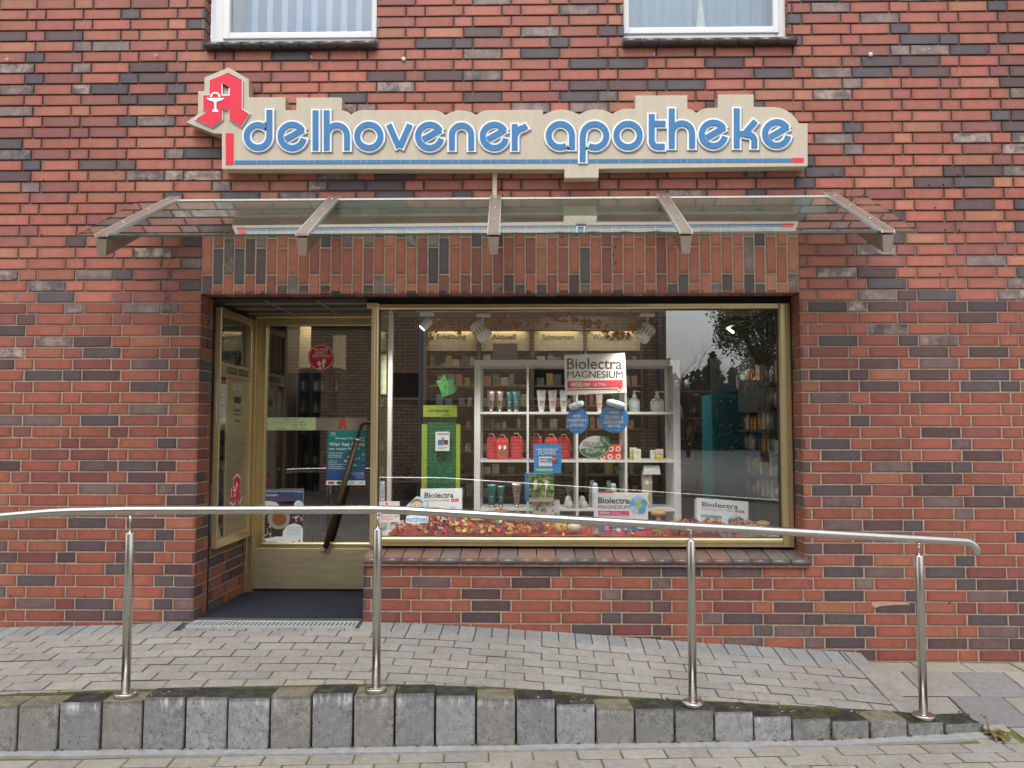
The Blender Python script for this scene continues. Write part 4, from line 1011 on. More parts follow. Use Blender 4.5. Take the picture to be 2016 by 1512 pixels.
# kerb of upright concrete blocks, each its own stone
def kerb_mat(name, base, moss, white, blacktop=0.0):
    m = bpy.data.materials.new(name); m.use_nodes = True; n = m.node_tree; p = n.nodes['Principled BSDF']; lk = n.links.new
    T = n.nodes.new('ShaderNodeTexCoord'); G = n.nodes.new('ShaderNodeNewGeometry'); S = n.nodes.new('ShaderNodeSeparateXYZ'); lk(G.outputs['Normal'], S.inputs[0])
    U = n.nodes.new('ShaderNodeUVMap'); U.uv_map = 'UVMap'; SU = n.nodes.new('ShaderNodeSeparateXYZ'); lk(U.outputs[0], SU.inputs[0])
    def nz(s, d=6, r=.65, st=None):
        z = n.nodes.new('ShaderNodeTexNoise'); z.inputs['Scale'].default_value = s; z.inputs['Detail'].default_value = d; z.inputs['Roughness'].default_value = r
        if st: q = n.nodes.new('ShaderNodeMapping'); q.inputs['Scale'].default_value = st; lk(T.outputs['Object'], q.inputs[0]); lk(q.outputs[0], z.inputs['Vector'])
        else: lk(T.outputs['Object'], z.inputs['Vector'])
        return z.outputs[0]
    def mr(x, a, b, c=0, d=1):
        q = n.nodes.new('ShaderNodeMapRange'); q.interpolation_type = 'SMOOTHSTEP'; lk(x, q.inputs[0])
        for i, v in enumerate((a, b, c, d)): q.inputs[i + 1].default_value = v
        return q.outputs[0]
    def op(o, a, b):
        q = n.nodes.new('ShaderNodeMath'); q.operation = o
        for i, v in enumerate((a, b)):
            if isinstance(v, (int, float)): q.inputs[i].default_value = v
            else: lk(v, q.inputs[i])
        return q.outputs[0]
    def mix(f, a, b):
        q = n.nodes.new('ShaderNodeMix'); q.data_type = 'RGBA'; lk(f, q.inputs[0])
        for i, v in ((6, a), (7, b)):
            if isinstance(v, tuple): q.inputs[i].default_value = (*v, 1)
            else: lk(v, q.inputs[i])
        return q.outputs[2]
    blot = mr(nz(26, 8, .75), .42, .58); c = mix(blot, tuple(v * .62 for v in base), base)
    c = mix(mr(nz(6), .35, .7), c, tuple(v * .78 for v in base))
    pit = mr(nz(90, 3, .8), .60, .66); c = mix(op('MULTIPLY', pit, .8), c, (.035, .034, .036))
    # lime bloom: streaks from the upper edge down
    st = mr(nz(1, 5, .75, (34, 34, 3.2)), .46, .62); band = mr(SU.outputs[1], .98 - .30, .97, 0, 1)
    c = mix(op('MULTIPLY', op('MULTIPLY', op('MULTIPLY', st, band), mr(nz(7.5, 3), .42, .62)), white), c, (.60, .62, .64))
    # dirt below the top edge
    c = mix(mr(SU.outputs[1], .90, 1.0, 0, .65), c, (.05, .045, .036))
    # foot moss
    ft = op('MULTIPLY', mr(SU.outputs[1], .16, .0), mr(nz(22), .40, .55)); c = mix(op('MULTIPLY', ft, .55 + moss * .4), c, (.055, .060, .018))
    sd_ = op('MULTIPLY', op('MULTIPLY', mr(op('ABSOLUTE', SU.outputs[0], 0), .86, 1.0), mr(SU.outputs[1], .45, .1)), mr(nz(14), .42, .55)); c = mix(op('MULTIPLY', sd_, .9), c, (.05, .062, .012))
    # weathered top
    top = mr(S.outputs[2], .5, .8); tcol = mix(mr(nz(12), .42, .6), (.018, .017, .016) if blacktop > .5 else (.17, .15, .11), (.045, .044, .038) if blacktop > .5 else (.11, .10, .065))
    tcol = mix(op('MULTIPLY', mr(nz(16, 7, .7), .50, .60), moss), tcol, (.075, .085, .018))
    V = n.nodes.new('ShaderNodeTexVoronoi'); V.inputs['Scale'].default_value = 34; lk(T.outputs['Object'], V.inputs['Vector'])
    tcol = mix(op('MULTIPLY', mr(V.outputs['Distance'], .20, .12), mr(nz(6), .56, .6)), tcol, (.55, .54, .48))
    c = mix(top, c, tcol)
    lk(c, p.inputs['Base Color']); p.inputs['Roughness'].default_value = .88; p.inputs['Specular IOR Level'].default_value = .3
    b = n.nodes.new('ShaderNodeBump'); b.inputs['Strength'].default_value = .7; b.inputs['Distance'].default_value = .004; lk(op('SUBTRACT', nz(60, 6, .8), pit), b.inputs['Height']); lk(b.outputs[0], p.inputs['Normal'])
    MATS[name] = m; return m
KM = [kerb_mat('dark_concrete', (.25, .248, .255), .10, 1.0, 1), kerb_mat('brown_grey_concrete', (.26, .252, .240), .12, .6, 0), kerb_mat('pale_grey_concrete', (.31, .31, .318), .10, .8, 1), kerb_mat('mossy_concrete', (.225, .225, .218), .5, .2, 1)]
def block_uv(me, x0, x1, z0, z1):
    ul = me.uv_layers.new(name='UVMap')
    for lp in me.loops:
        v = me.vertices[lp.vertex_index].co; ul.data[lp.index].uv = ((v.x - x0) / (x1 - x0) * 2 - 1, (v.z - z0) / (z1 - z0))
for i, (pa, pb, zt_, kd, wd_, cxm) in enumerate(KB):
    mb = MB(); L_ = (pb - pa).length; ang = math.atan2(pb.y - pa.y, pb.x - pa.x) + R(rnd.uniform(-.8, .8)); mid_ = (pa + pb) / 2
    tilt = R(rnd.uniform(-.5, .5))
    M = Matrix.Translation((mid_.x, mid_.y, 0)) @ Matrix.Rotation(ang, 4, 'Z') @ Matrix.Rotation(R(-1.0), 4, 'X')
    mb.box((0, .075 + rnd.uniform(-.003, .003), (zt_ - .12) / 2), (L_ - .007, .15, zt_ + .12), KM[kd], M, .006)
    me = mb.mesh('kerb_block'); block_uv(me, pa.x, pb.x, -.01, zt_); o = put('kerb_block', me)
    tag(o, desc[kd] + ', ' + wd_, 'kerb block', 'upright concrete blocks edging the ramp')
    o.location = (0, 0, 0); KTOPS[i] = zt_
for i, (pa, pb, zt_, kd, _, _) in enumerate(KB_ext):
    mb = MB(); mid_ = (pa + pb) / 2; M = Matrix.Translation((mid_.x, mid_.y, 0)) @ Matrix.Rotation(math.atan2(dirk.y, dirk.x), 4, 'Z')
    mb.box((0, .075, (zt_ - .12) / 2), ((pb - pa).length, .15, zt_ + .12), KM[kd], M, .006)
    me = mb.mesh('kerb_block'); block_uv(me, pa.x, pb.x, -.01, zt_); o = put('kerb_block', me)
    tag(o, 'concrete kerb block beyond the left edge of the photo', 'kerb block', 'upright concrete blocks edging the ramp')

# pale concrete strip along the foot of the kerb
CONC = mat('pale_concrete_strip', (.235, .235, .24), .9, 0, .2, 22, .5, 300)
mb = MB(); vs = []; n = 60; x0_, x1_ = WX0, P(1962, 1456, -.95).x
for i in range(n + 1):
    x = x0_ + (x1_ - x0_) * i / n; yk = kf(x); wv = .004 * math.sin(i * 1.7) + .003 * math.sin(i * .6)
    vs += [(x, yk + .01, street(x, yk) + .008), (x, yk - .058 + wv, street(x, yk - .06) + .006), (x, yk - .062 + wv, street(x, yk - .06) - .03)]
mb.add(vs, [(3 * i + j, 3 * i + j + 1, 3 * i + 4 + j, 3 * i + 3 + j) for i in range(n) for j in (0, 1)], CONC)
tag(mb.build('concrete_strip'), kind='structure')
# street pavers, laid parallel to the kerb
mb = PavMB(); XS = P(1918, 1396, -.84).x + .02; XS2 = 2.36
ka = math.atan2(kf(2.0) - kf(-2.0), 4.0); ux, uy = Vector((math.cos(ka), math.sin(ka))), Vector((-math.sin(ka), math.cos(ka)))
org = Vector((0, kf(0) - .063))
def st_(x, y): return street(x, y)
for k in range(-6, 46):
    off = (k % 2) * .105 + .03
    for i in range(-32, 14):
        a = i * .212 + off; b = a + .212 - .0075; v1 = -k * .1075; v0 = v1 - .1075 + .010
        q4 = [org + ux * a + uy * v0, org + ux * b + uy * v0, org + ux * b + uy * v1, org + ux * a + uy * v1]
        cx_, cy_ = sum(p_.x for p_ in q4) / 4, sum(p_.y for p_ in q4) / 4
        if min(p_.x for p_ in q4) > 2.44: continue
        if k < 0 and cx_ < XE + .04: continue
        if k < 0 and cy_ > -.76: continue
        if k < 0 and cx_ < P(1938, 1440, -.95).x and cy_ < kf(cx_) + .3 and cx_ < XE + .12: continue
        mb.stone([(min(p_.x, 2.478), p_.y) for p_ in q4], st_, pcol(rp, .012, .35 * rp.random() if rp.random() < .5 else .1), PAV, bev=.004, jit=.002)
# granite-chip slabs at the right, 30 cm squares
GR = [(.27, .255, .235, 0), (.19, .185, .185, 0), (.235, .22, .20, .1), (.165, .162, .165, 0), (.28, .26, .215, .1)]
SLAB = paver_mat('washed_concrete_slab', .85)
y = -.004; rows = [.165] + [.30] * 16; 
for r_i, d in enumerate(rows):
    ys_, ye = y - d + .007, y
    sh = (0, .14, .02, .17, .06, .21)[r_i % 6]
    x = XE + .010 - sh
    while x < 5.6:
        xa = max(x, XE + .010 if y > -.60 else XS2 + .125); xb = x + .30 - .007
        if xb - xa > .03:
            ch = GR[rp.choice((0, 0, 1, 2, 3, 2)) if r_i else 4]
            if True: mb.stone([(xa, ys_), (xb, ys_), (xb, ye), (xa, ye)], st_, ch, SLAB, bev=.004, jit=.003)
        x += .30
    y -= d
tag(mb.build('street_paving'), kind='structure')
mb = MB(); nx, ny = 24, 40; vs = []
for j in range(ny + 1):
    for i in range(nx + 1):
        x = WX0 - .6 + (5.8 - WX0 + .6) * i / nx; y = .02 - 6.3 * j / ny; vs.append((x, y, street(x, y) - .0062))
mb.add(vs, [(j * (nx + 1) + i, (j + 1) * (nx + 1) + i, (j + 1) * (nx + 1) + i + 1, j * (nx + 1) + i + 1) for j in range(ny) for i in range(nx)], MOSS)
tag(mb.build('street_joints'), kind='structure')
ASP = mat('grey_asphalt', (.075, .075, .075), .9, 0, .2, 30, .5, 300)
COB = mat('cobble_yard', (.15, .14, .13), .9, 0, .45, 60, .8, 90)
mb = MB(); mb.add([(-120, -150, -.06), (120, -150, -.06), (120, 30, -.06), (-120, 30, -.06)], [(0, 1, 2, 3)], ASP); tag(mb.build('ground'), kind='structure')
mb = MB(); mb.add([(-20, -40, -.03), (30, -40, -.03), (30, -6.1, -.03), (-20, -6.1, -.03)], [(0, 1, 2, 3)], COB); tag(mb.build('cobbled_street'), kind='structure')

# moss tufts in the kerb joints (uncountable)
MG = mat('moss_green', (.060, .080, .012), 1, 0, .5, 90, .8, 300)
mb = MB(); rm = random.Random(3)
def tuft(p, r):
    for _ in range(int(20 + r * 900)):
        a = rm.uniform(0, 6.28); d = rm.random() ** .7 * r; c = p + Vector((math.cos(a) * d, math.sin(a) * d * .6, abs(rm.gauss(0, r * .35)))); s_ = rm.uniform(.0012, .0035)
        v = [c + Vector((rm.uniform(-s_, s_), rm.uniform(-s_, s_), rm.uniform(-s_, s_) * 1.3)) * 1.6 for _ in range(3)]; mb.add(v, [(0, 1, 2)], MG)
for i, (pa, pb, zt_, kd, _, cxm) in enumerate(KB):
    am = {0: .5, 1: .5, 2: .7, 3: 1.2}[kd]
    if rm.random() < .85: tuft(Vector((pb.x, pb.y - .004, street(pb.x, pb.y) + .006)), .016 * am + .006)
    for _ in range(int(3 * am)): 
        t_ = rm.random(); q_ = pa.lerp(pb, t_); tuft(Vector((q_.x, q_.y - .003, .008)), rm.uniform(.004, .010))
    if kd == 3:
        for _ in range(5): t_ = rm.random(); q_ = pa.lerp(pb, t_); tuft(Vector((q_.x, q_.y + rm.uniform(.03, .15), zt_ + .001)), rm.uniform(.006, .014))
        for t_ in range(5): tuft(Vector((pb.x, pb.y - .002, zt_ * t_ / 5)), .006)
tag(mb.build('moss'), kind='stuff')
# weed at the right end of the kerb
wp = PZ(1950, 1443, .02)
weed = thing('weed', wp, 'small wilting weed with olive leaves at the right end of the kerb', 'weed')
LEAF = mat('olive_leaf', (.13, .125, .035), .6, 0, .3, 30); LEAFB = mat('dry_brown_leaf', (.16, .07, .04), .7, 0, .3, 30)
def leaf(mb, p, d, ln, wd, m, droop=.5, up_=.6):
    d = Vector(d).normalized(); sd_ = d.cross(ZN).normalized(); n = 6; vs = []
    for i in range(n + 1):
        t = i / n; c = Vector(p) + d * ln * t + ZN * ln * (up_ * t - (up_ + droop) * t * t * .9); w_ = wd * math.sin(math.pi * min(.98, t * .9 + .08)) ** .8
        vs += [c - sd_ * w_ + ZN * w_ * .25, c, c + sd_ * w_ + ZN * w_ * .25]
    mb.add(vs, [f for i in range(n) for f in ((3 * i, 3 * i + 1, 3 * i + 4, 3 * i + 3), (3 * i + 1, 3 * i + 2, 3 * i + 5, 3 * i + 4))], m, None, True)
mb = MB()
for a, ln, m_ in ((10, .085, LEAF), (-30, .10, LEAF), (45, .075, LEAF), (-70, .09, LEAF), (110, .06, LEAF), (-15, .07, LEAFB), (-100, .07, LEAFB), (75, .07, LEAF), (25, .10, LEAF), (-50, .08, LEAF), (0, .11, LEAF), (150, .05, LEAFB)):
    leaf(mb, wp + Vector((0, -.01, 0)), (math.cos(R(a)), math.sin(R(a)) * .7 - .2, 0), ln * .95, .012, m_, rnd.uniform(.2, .7), rnd.uniform(.5, 1.0))
mb.build('leaves', weed)
mb = MB(); mb.tube([wp, wp + Vector((-.01, .01, .04)), wp + Vector((-.015, .012, .085))], .003, LEAF, 8)
for z in (.05, .07, .085): leaf(mb, wp + Vector((-.013, .011, z)), (rnd.uniform(-1, 1), rnd.uniform(-1, 1), 0), .035, .008, LEAF)
mb.build('stem', weed)
# fallen leaves
for (x, y, d, m_) in ((1930, 1439, 'brown curled leaf on the pavers beside the weed', LEAFB),):
    p = PZ(x + 42, y + 14, .02); mb = MB(); leaf(mb, p, (-1, .5, 0), .06, .010, m_, .1, .2); tag(mb.build('fallen_leaf'), d, 'leaf')

# ---------------------------------------------------------------- handrail
def rail_y(px): 
    # the posts stand on the kerb blocks, a little behind their front edge
    return None
posts = [(249, 1366, 'leftmost'), (741, 1354, 'second from the left'), (1363, 1388, 'third from the left'), (1815, 1414, 'rightmost')]
ptop = [(257, 1048), (743, 1040), (1358, 1063), (1807, 1093)]
railz = [1002, 1003.5, 1035.5, 1062]
def blk(px):
    for i in range(len(kx) - 1):
        if kx[i] <= px <= kx[i + 1]: return i
rail = thing('handrail', (P(741, 1350, -1.1).x, -1.1, .3), 'brushed stainless steel handrail on four posts along the front of the ramp', 'handrail')
RP = []
for (px, py, w_), (tx, ty), rzp in zip(posts, ptop, railz):
    i = blk(px); zt_ = KB[i][2]; f = foot_at(px); yc = f.y + .068
    base = Vector((P(px, 1300, yc).x, yc, zt_)); ztop = P(tx, ty, yc).z; zr = P(px, rzp, yc).z
    RP.append((base, zr))
    po = part('post', rail)
    mb = MB(); mb.lathe((base.x, base.y, base.z), [(.0215, .008), (.0215, ztop - base.z - .004), (.0195, ztop - base.z), (0, ztop - base.z)], STEEL, 28); mb.build('tube', po)
    mb = MB(); mb.lathe((base.x, base.y, base.z), [(.052, 0), (.0545, .002), (.0545, .019), (.052, .022), (.028, .023)], STEEL, 32); mb.build('flange', po)
    mb = MB(); mb.lathe((base.x, base.y, ztop - .004), [(.006, 0), (.006, zr - ztop - .008)], STEEL, 14); mb.lathe((base.x, base.y, zr - .03), [(.009, 0), (.012, .012)], STEEL, 14); mb.build('pin', po)
def rpt(px, py, y): p = P(px, py, y); return p
y_at = lambda x: interp([(b_.x, b_.y) for b_, _ in RP], x)
def RPT(px, py):
    y = -1.1
    for _ in range(4): y = y_at(P(px, py, y).x)
    return P(px, py, y)
pts = [RPT(-600, 1069), RPT(-60, 1022.5), RPT(60, 1012), RPT(97, 1009), RPT(135, 1007), RPT(255, 1004.5), RPT(500, 1004), RPT(740, 1003.5), RPT(775, 1004), RPT(800, 1005), RPT(830, 1007), RPT(1357, 1036), RPT(1600, 1049.5), RPT(1807, 1061), RPT(1900, 1066)]
# bend down at the right end
e0 = RPT(1900, 1066); dd = (pts[-1] - pts[-2]).normalized(); rb = .062
for a in range(12, 86, 10): pts.append(e0 + dd * rb * math.sin(R(a)) * 1.0 + Vector((0, 0, -rb * (1 - math.cos(R(a))))))
pts.append(pts[-1] + Vector((.002, 0, -.012)))
mb = MB(); mb.tube(pts, .0212, STEEL, 24); mb.build('rail', rail)
# ---------------------------------------------------------------- shop interior
PLZ = .845
def bpx(mb, x0, y0, x1, y1, Y, dep, m, bev=0.0):
    a = P(x0, y1, Y); b = P(x1, y0, Y); mb.bx(a.x, b.x, Y, Y + dep, a.z, b.z, m, bev); return a, b
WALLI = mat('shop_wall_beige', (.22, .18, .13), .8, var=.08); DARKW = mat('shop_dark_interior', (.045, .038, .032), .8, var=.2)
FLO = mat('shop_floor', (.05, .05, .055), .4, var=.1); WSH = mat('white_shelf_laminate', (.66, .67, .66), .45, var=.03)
mb = MB(); yb_ = 4.6
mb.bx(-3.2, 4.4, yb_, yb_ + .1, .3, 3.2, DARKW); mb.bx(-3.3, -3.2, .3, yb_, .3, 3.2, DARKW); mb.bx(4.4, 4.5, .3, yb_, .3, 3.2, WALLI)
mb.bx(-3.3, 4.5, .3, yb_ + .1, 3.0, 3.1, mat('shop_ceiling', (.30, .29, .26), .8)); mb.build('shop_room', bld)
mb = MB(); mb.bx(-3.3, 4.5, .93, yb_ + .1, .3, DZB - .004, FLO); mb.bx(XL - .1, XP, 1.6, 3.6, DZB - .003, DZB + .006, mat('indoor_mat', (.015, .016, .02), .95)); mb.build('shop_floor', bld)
# blocker walls between the facade and the room
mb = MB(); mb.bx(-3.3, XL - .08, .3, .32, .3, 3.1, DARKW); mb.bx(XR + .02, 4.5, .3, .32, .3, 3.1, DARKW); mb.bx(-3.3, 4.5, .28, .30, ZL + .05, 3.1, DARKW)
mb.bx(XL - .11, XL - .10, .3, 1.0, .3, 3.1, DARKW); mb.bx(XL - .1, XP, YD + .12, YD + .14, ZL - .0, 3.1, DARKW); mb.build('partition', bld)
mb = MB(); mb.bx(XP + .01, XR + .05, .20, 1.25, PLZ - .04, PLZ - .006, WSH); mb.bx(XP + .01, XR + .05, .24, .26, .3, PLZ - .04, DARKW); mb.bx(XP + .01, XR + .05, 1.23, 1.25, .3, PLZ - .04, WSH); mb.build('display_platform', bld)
mb = MB(); mb.bx(P(755, 800, 1.02).x, P(761, 800, 1.02).x, 1.0, 1.04, PLZ, 2.42, WSH); mb.bx(P(763, 800, .62).x, P(771, 800, .62).x, .62, .66, PLZ - .02, 2.40, WHITE, .004); mb.build('white_post', bld)
mb = MB(); mb.bx(XP - .005, XP + .004, RD + .06, YD, ZS + .03, ZL - .05, GLASS)
MB_side = mb.build('side_pane', bld)
# ceiling inside the display
mb = MB(); mb.bx(XP + .01, XR + .05, .24, 1.2, 2.44, 2.46, mat('display_ceiling', (.20, .18, .15), .7)); mb.build('display_ceiling', bld)
def lamp_mat(name, c, s): return mat(name, (.8, .8, .8), .5, emit=c, es=s)
WARM = lamp_mat('warm_lamp', (1, .80, .46), 9); COOL = lamp_mat('white_lamp', (1, .97, .92), 14); TUBE = lamp_mat('tube_lamp', (1, .98, .95), 9)

# wall cabinets with lit headings
CAB = mat('cabinet_cream', (.34, .29, .20), .6, var=.06); CABD = mat('cabinet_brown', (.07, .045, .03), .5); SHELFG = mat('dim_shelf', (.12, .10, .07), .5)
Yc = 3.6
heads = [('Erkältung', 838, 939, (860, 657, 917, 671)), ('Aktuell', 945, 1044, (968, 657, 1015, 668)), ('Schmerzen', 1052, 1150, (1068, 658, 1130, 669)), ('Wohlbefinden', 1157, 1262, (1167, 658, 1245, 670))]
PRODC = [mat('pack_%d' % i, tuple(v_ * .55 for v_ in c), .5, var=.15) for i, c in enumerate(((.55, .50, .38), (.20, .26, .34), (.50, .25, .16), (.48, .44, .40), (.14, .22, .14), (.60, .58, .52), (.42, .30, .12), (.12, .10, .12)))]
rq = random.Random(21)
for nm, x0, x1, tb in heads:
    a = P(x0, 1000, Yc); b = P(x1, 655, Yc)
    t = thing('wall_cabinet', ((a.x + b.x) / 2, Yc, .37), 'beige wall cabinet behind the display headed ' + nm, 'cabinet', 'lit wall cabinets with headings')
    mb = MB(); zt_ = b.z + .02
    mb.bx(a.x, b.x, Yc + .30, Yc + .33, .37, zt_, CAB); mb.bx(a.x - .03, a.x, Yc - .02, Yc + .33, .37, zt_ + .35, CABD); mb.bx(b.x, b.x + .015, Yc, Yc + .33, .37, zt_, CABD)
    mb.build('carcass', t)
    mb = MB(); mb.bx(a.x - .03, b.x + .015, Yc - .05, Yc - .02, zt_ + .004, zt_ + .40, CABD); mb.build('fascia', t)
    mb = MB(); mb.bx(a.x + .005, b.x - .005, Yc + .04, Yc + .06, P(900, 690, Yc).z, zt_, CAB); mb.build('header_board', t)
    mb = MB(); mb.bx(a.x + .06, b.x - .06, Yc - .012, Yc + .010, zt_ + .008, zt_ + .02, WARM); mb.build('lamp', t)
    textpx(nm, tb, Yc + .036, DARKT, t, bold=.015)
    for py in (722, 760, 800, 845, 890, 935, 980):
        z = P(900, py, Yc).z; mb = MB(); mb.bx(a.x + .001, b.x - .001, Yc + .02, Yc + .30, z - .01, z + .01, SHELFG); mb.build('shelf', t)
    mb = MB()
    for py in (722, 760, 800, 845, 890, 935, 980):
        z = P(900, py, Yc).z + .0105; x = a.x + .03
        while x < b.x - .08:
            w_ = rq.uniform(.04, .09); h = rq.uniform(.06, .13)
            if rq.random() < .8: mb.bx(x, x + w_, Yc + .06, Yc + .14, z, z + h, rq.choice(PRODC))
            x += w_ + rq.uniform(.005, .03)
    o = mb.build('product', t); o['kind'] = 'stuff'
# dim shelving seen through the door
t = thing('door_shelf', (P(640, 1000, 2.6).x, 2.7, .37), 'dark shelving with glass boards seen through the entrance door', 'shelf')
Yd = 2.6
mb = MB(); BLKM = mat('black_shelf_metal', (.012, .012, .012), .5)
for px in (588, 612, 640, 667): a = P(px, 800, Yd); mb.bx(a.x - .01, a.x + .01, Yd, Yd + .3, .37, P(600, 725, Yd).z, BLKM)
for py in (725, 770, 812, 855, 915, 975): z = P(600, py, Yd).z; mb.bx(P(588, 800, Yd).x + .011, P(667, 800, Yd).x - .011, Yd + .002, Yd + .298, z - .006, z + .006, BLKM)
mb.build('frame', t)
mb = MB(); bpx(mb, 588, 725, 667, 1060, Yd + .31, .01, mat('shelf_back', (.10, .09, .075), .7)); mb.build('back', t)
mb = MB()
for py in (770, 812, 855, 915, 975):
    for px0 in (590, 615, 643):
        x = px0 + 2
        while x < px0 + 20:
            w_ = rq.uniform(4, 8)
            if rq.random() < .7: bpx(mb, x, py - rq.uniform(12, 28), x + w_, py - 1.6, Yd + .08, .1, rq.choice(PRODC))
            x += w_ + 1
mb.build('product', t)['kind'] = 'stuff'
mb = MB(); bpx(mb, 589, 643, 612, 726, Yd + .2, .02, CAB); o = mb.build('lit_panel'); tag(o, 'narrow beige panel lit from above seen through the upper door glass', 'panel')
mb = MB(); a = P(600, 640, Yd + .1); mb.bx(a.x - .07, a.x + .07, Yd + .05, Yd + .13, a.z + .02, a.z + .035, WARM); tag(mb.build('ceiling_spot'), 'small warm ceiling lamp above the lit beige panel behind the door', 'lamp')
mb = MB(); bpx(mb, 558, 640, 586, 1060, Yd + .5, .06, WALLI); tag(mb.build('brick_pier'), 'dim beige pier inside the shop left of the dark shelving', 'pier')
mb = MB(); bpx(mb, 655, 660, 681, 735, Yd + .9, .02, CAB); tag(mb.build('wall_board'), 'dim beige board on the rear wall behind the round red sticker', 'board')
# indoor lamps: a fluorescent tube, and added unseen fill panels that brighten the shop
t = thing('tube_lamp', P(1437, 650, 2.2), 'short white fluorescent ceiling lamp behind the upper right of the display window', 'lamp')
mb = MB(); a = P(1431, 645, 2.2); b = P(1443, 654, 1.9); mb.tube([a, b], .009, TUBE, 12); mb.build('tube', t)
mb = MB(); mb.box((a + b) / 2 + Vector((0, 0, .03)), (.03, .25, .01), SHELFG); mb.build('housing', t)
for i, (x, y) in enumerate(((-1.5, 2.2), (.6, 2.6), (2.6, 2.4))):
    mb = MB(); mb.bx(x - .3, x + .3, y - .3, y + .3, 2.985, 2.998, lamp_mat('fill_panel_glow', (1, .9, .75), 9)); tag(mb.build('fill_panel'), 'square ceiling lamp panel in the shop ceiling, hidden above the window head', 'lamp', 'shop ceiling lamps')

# track spots in the display
SPW = mat('spotlight_white', (.85, .83, .78), .45, var=.03)
def spot(px, py, dxp, dyp, ln, rad, Y, label, tip, grid=False, lit=False):
    c = P(px, py, Y); t = thing('spotlight', (c.x, Y, 2.43), label, 'spotlight', 'white track spotlights in the display window')
    sc_ = (Y - CAM.y) / FPX
    d = Vector((dxp, -.25 * abs(dxp), -dyp)).normalized(); L2 = ln * sc_ / 2; r = rad * sc_
    M = Matrix.Translation(c) @ d.to_track_quat('Z', 'Y').to_matrix().to_4x4()
    mb = MB(); mb.lathe((0, 0, -L2), [(r * .92, 0), (r, .008), (r, 2 * L2 - .006), (r * .93, 2 * L2), (r * .86, 2 * L2), (r * .82, 2 * L2 - .02)], SPW, 28, M); mb.build('can', t)
    if grid:
        mb = MB()
        for k in range(7):
            z = L2 * (-.28 + .58 * k / 6); 
            for i in range(28):
                if i % 2: mb.box((0, 0, 0), (.003, r * .16, .0035), DARKT, M @ Matrix.Rotation(2 * math.pi * i / 28, 4, 'Z') @ Matrix.Translation((r + .0006, 0, z)))
        mb.build('vent_slots', t)
    if lit:
        mb = MB(); mb.lathe((0, 0, L2 - .003), [(r * .84, 0), (r * .84, .002)], lamp_mat('spot_lens', (1, .97, .9), 8), 24, M); mb.build('lens', t)
    ld = bpy.data.lights.new('display_fill', 'SPOT'); ld.energy = 24; ld.spot_size = R(95); ld.spot_blend = 1; ld.shadow_soft_size = .05; ld.color = (1, .95, .86)  # added fill light nearer the glass than the can, brightens the display
    lo = bpy.data.objects.new('display_fill', ld); COL.objects.link(lo); lo.parent = t; lo.location = c + d * (L2 + .03) - Vector((c.x, Y, 2.43)) + Vector((0, -.25, 0)); lo.rotation_euler = Vector((dxp * .012, .42, -1)).to_track_quat('-Z', 'Y').to_euler()
    a = P(tip[0], tip[1], Y)
    mb = MB(); mb.tube([c + Vector((0, 0, 0)) - d * L2 * .3, a + Vector((0, 0, -.012))], .006, SPW, 10); mb.build('stem', t)
    mb = MB(); mb.bx(a.x - .055, a.x + .045, Y - .018, Y + .018, a.z - .012, a.z + .012, SPW, .003); mb.build('adapter', t)
spot(839, 638, -18, 20, 24, 8.4, .55, 'small lit white spotlight at upper left of the display window', (842, 619), lit=True)
spot(947, 652, 22, 31, 37, 15.5, .50, 'large white perforated spotlight below the garland near the Aktuell heading', (953, 621), grid=True)
spot(1270, 656, -24, 30, 32, 15.5, .50, 'large white perforated spotlight at the right end of the leaf garland', (1276, 620), grid=True)
mb = MB(); a, b = P(820, 616, .52), P(1310, 616, .52); mb.bx(a.x, b.x, .51, .54, a.z + .012, a.z + .03, SPW); tag(mb.build('light_track'), 'white light track under the display ceiling carrying the spotlights', 'track')
# autumn leaf garland
GL = [mat('garland_leaf_%d' % i, c, .6, 0, .25, 40) for i, c in enumerate(((.50, .13, .03), (.42, .07, .025), (.55, .22, .04), (.36, .10, .03)))]
def maple(mb, c, s_, m, rot, tilt):
    M = Matrix.Translation(c) @ Matrix.Rotation(tilt, 4, 'Z') @ Matrix.Rotation(rot, 4, 'Y')
    pts = []
    for i in range(10):
        a = 2 * math.pi * i / 10 - math.pi / 2; r = s_ * (1.0 if i % 2 else .45) * (1 if i not in (5,) else 1.2); pts.append((math.cos(a) * r, 0, math.sin(a) * r))
    vs = [(0, s_ * .2, 0)] + pts; mb.add(vs, [(0, 1 + i, 1 + (i + 1) % 10) for i in range(10)], m, M)
mb = MB(); rg = random.Random(4)
gp = [(845, 668), (858, 640), (880, 626), (900, 650), (925, 632), (960, 640), (985, 622), (1005, 634), (1030, 648), (1060, 626), (1090, 630), (1120, 622), (1150, 640), (1170, 628), (1195, 650), (1215, 663), (1235, 655), (1255, 636), (1275, 622), (1300, 635)]
for i in range(len(gp) - 1):
    for k in range(11):
        t_ = k / 11; x = gp[i][0] + (gp[i + 1][0] - gp[i][0]) * t_ + rg.gauss(0, 5); y = gp[i][1] + (gp[i + 1][1] - gp[i][1]) * t_ + rg.gauss(0, 6)
        maple(mb, P(x, y, .62 + rg.uniform(-.03, .03)), rg.uniform(.012, .026), rg.choice(GL), rg.uniform(0, 6), rg.uniform(-.8, .8))
mb.tube([P(x, y, .63) for x, y in gp], .0018, CABD, 6)
tag(mb.build('leaf_garland'), 'orange autumn leaf garland strung below the display ceiling', 'garland')

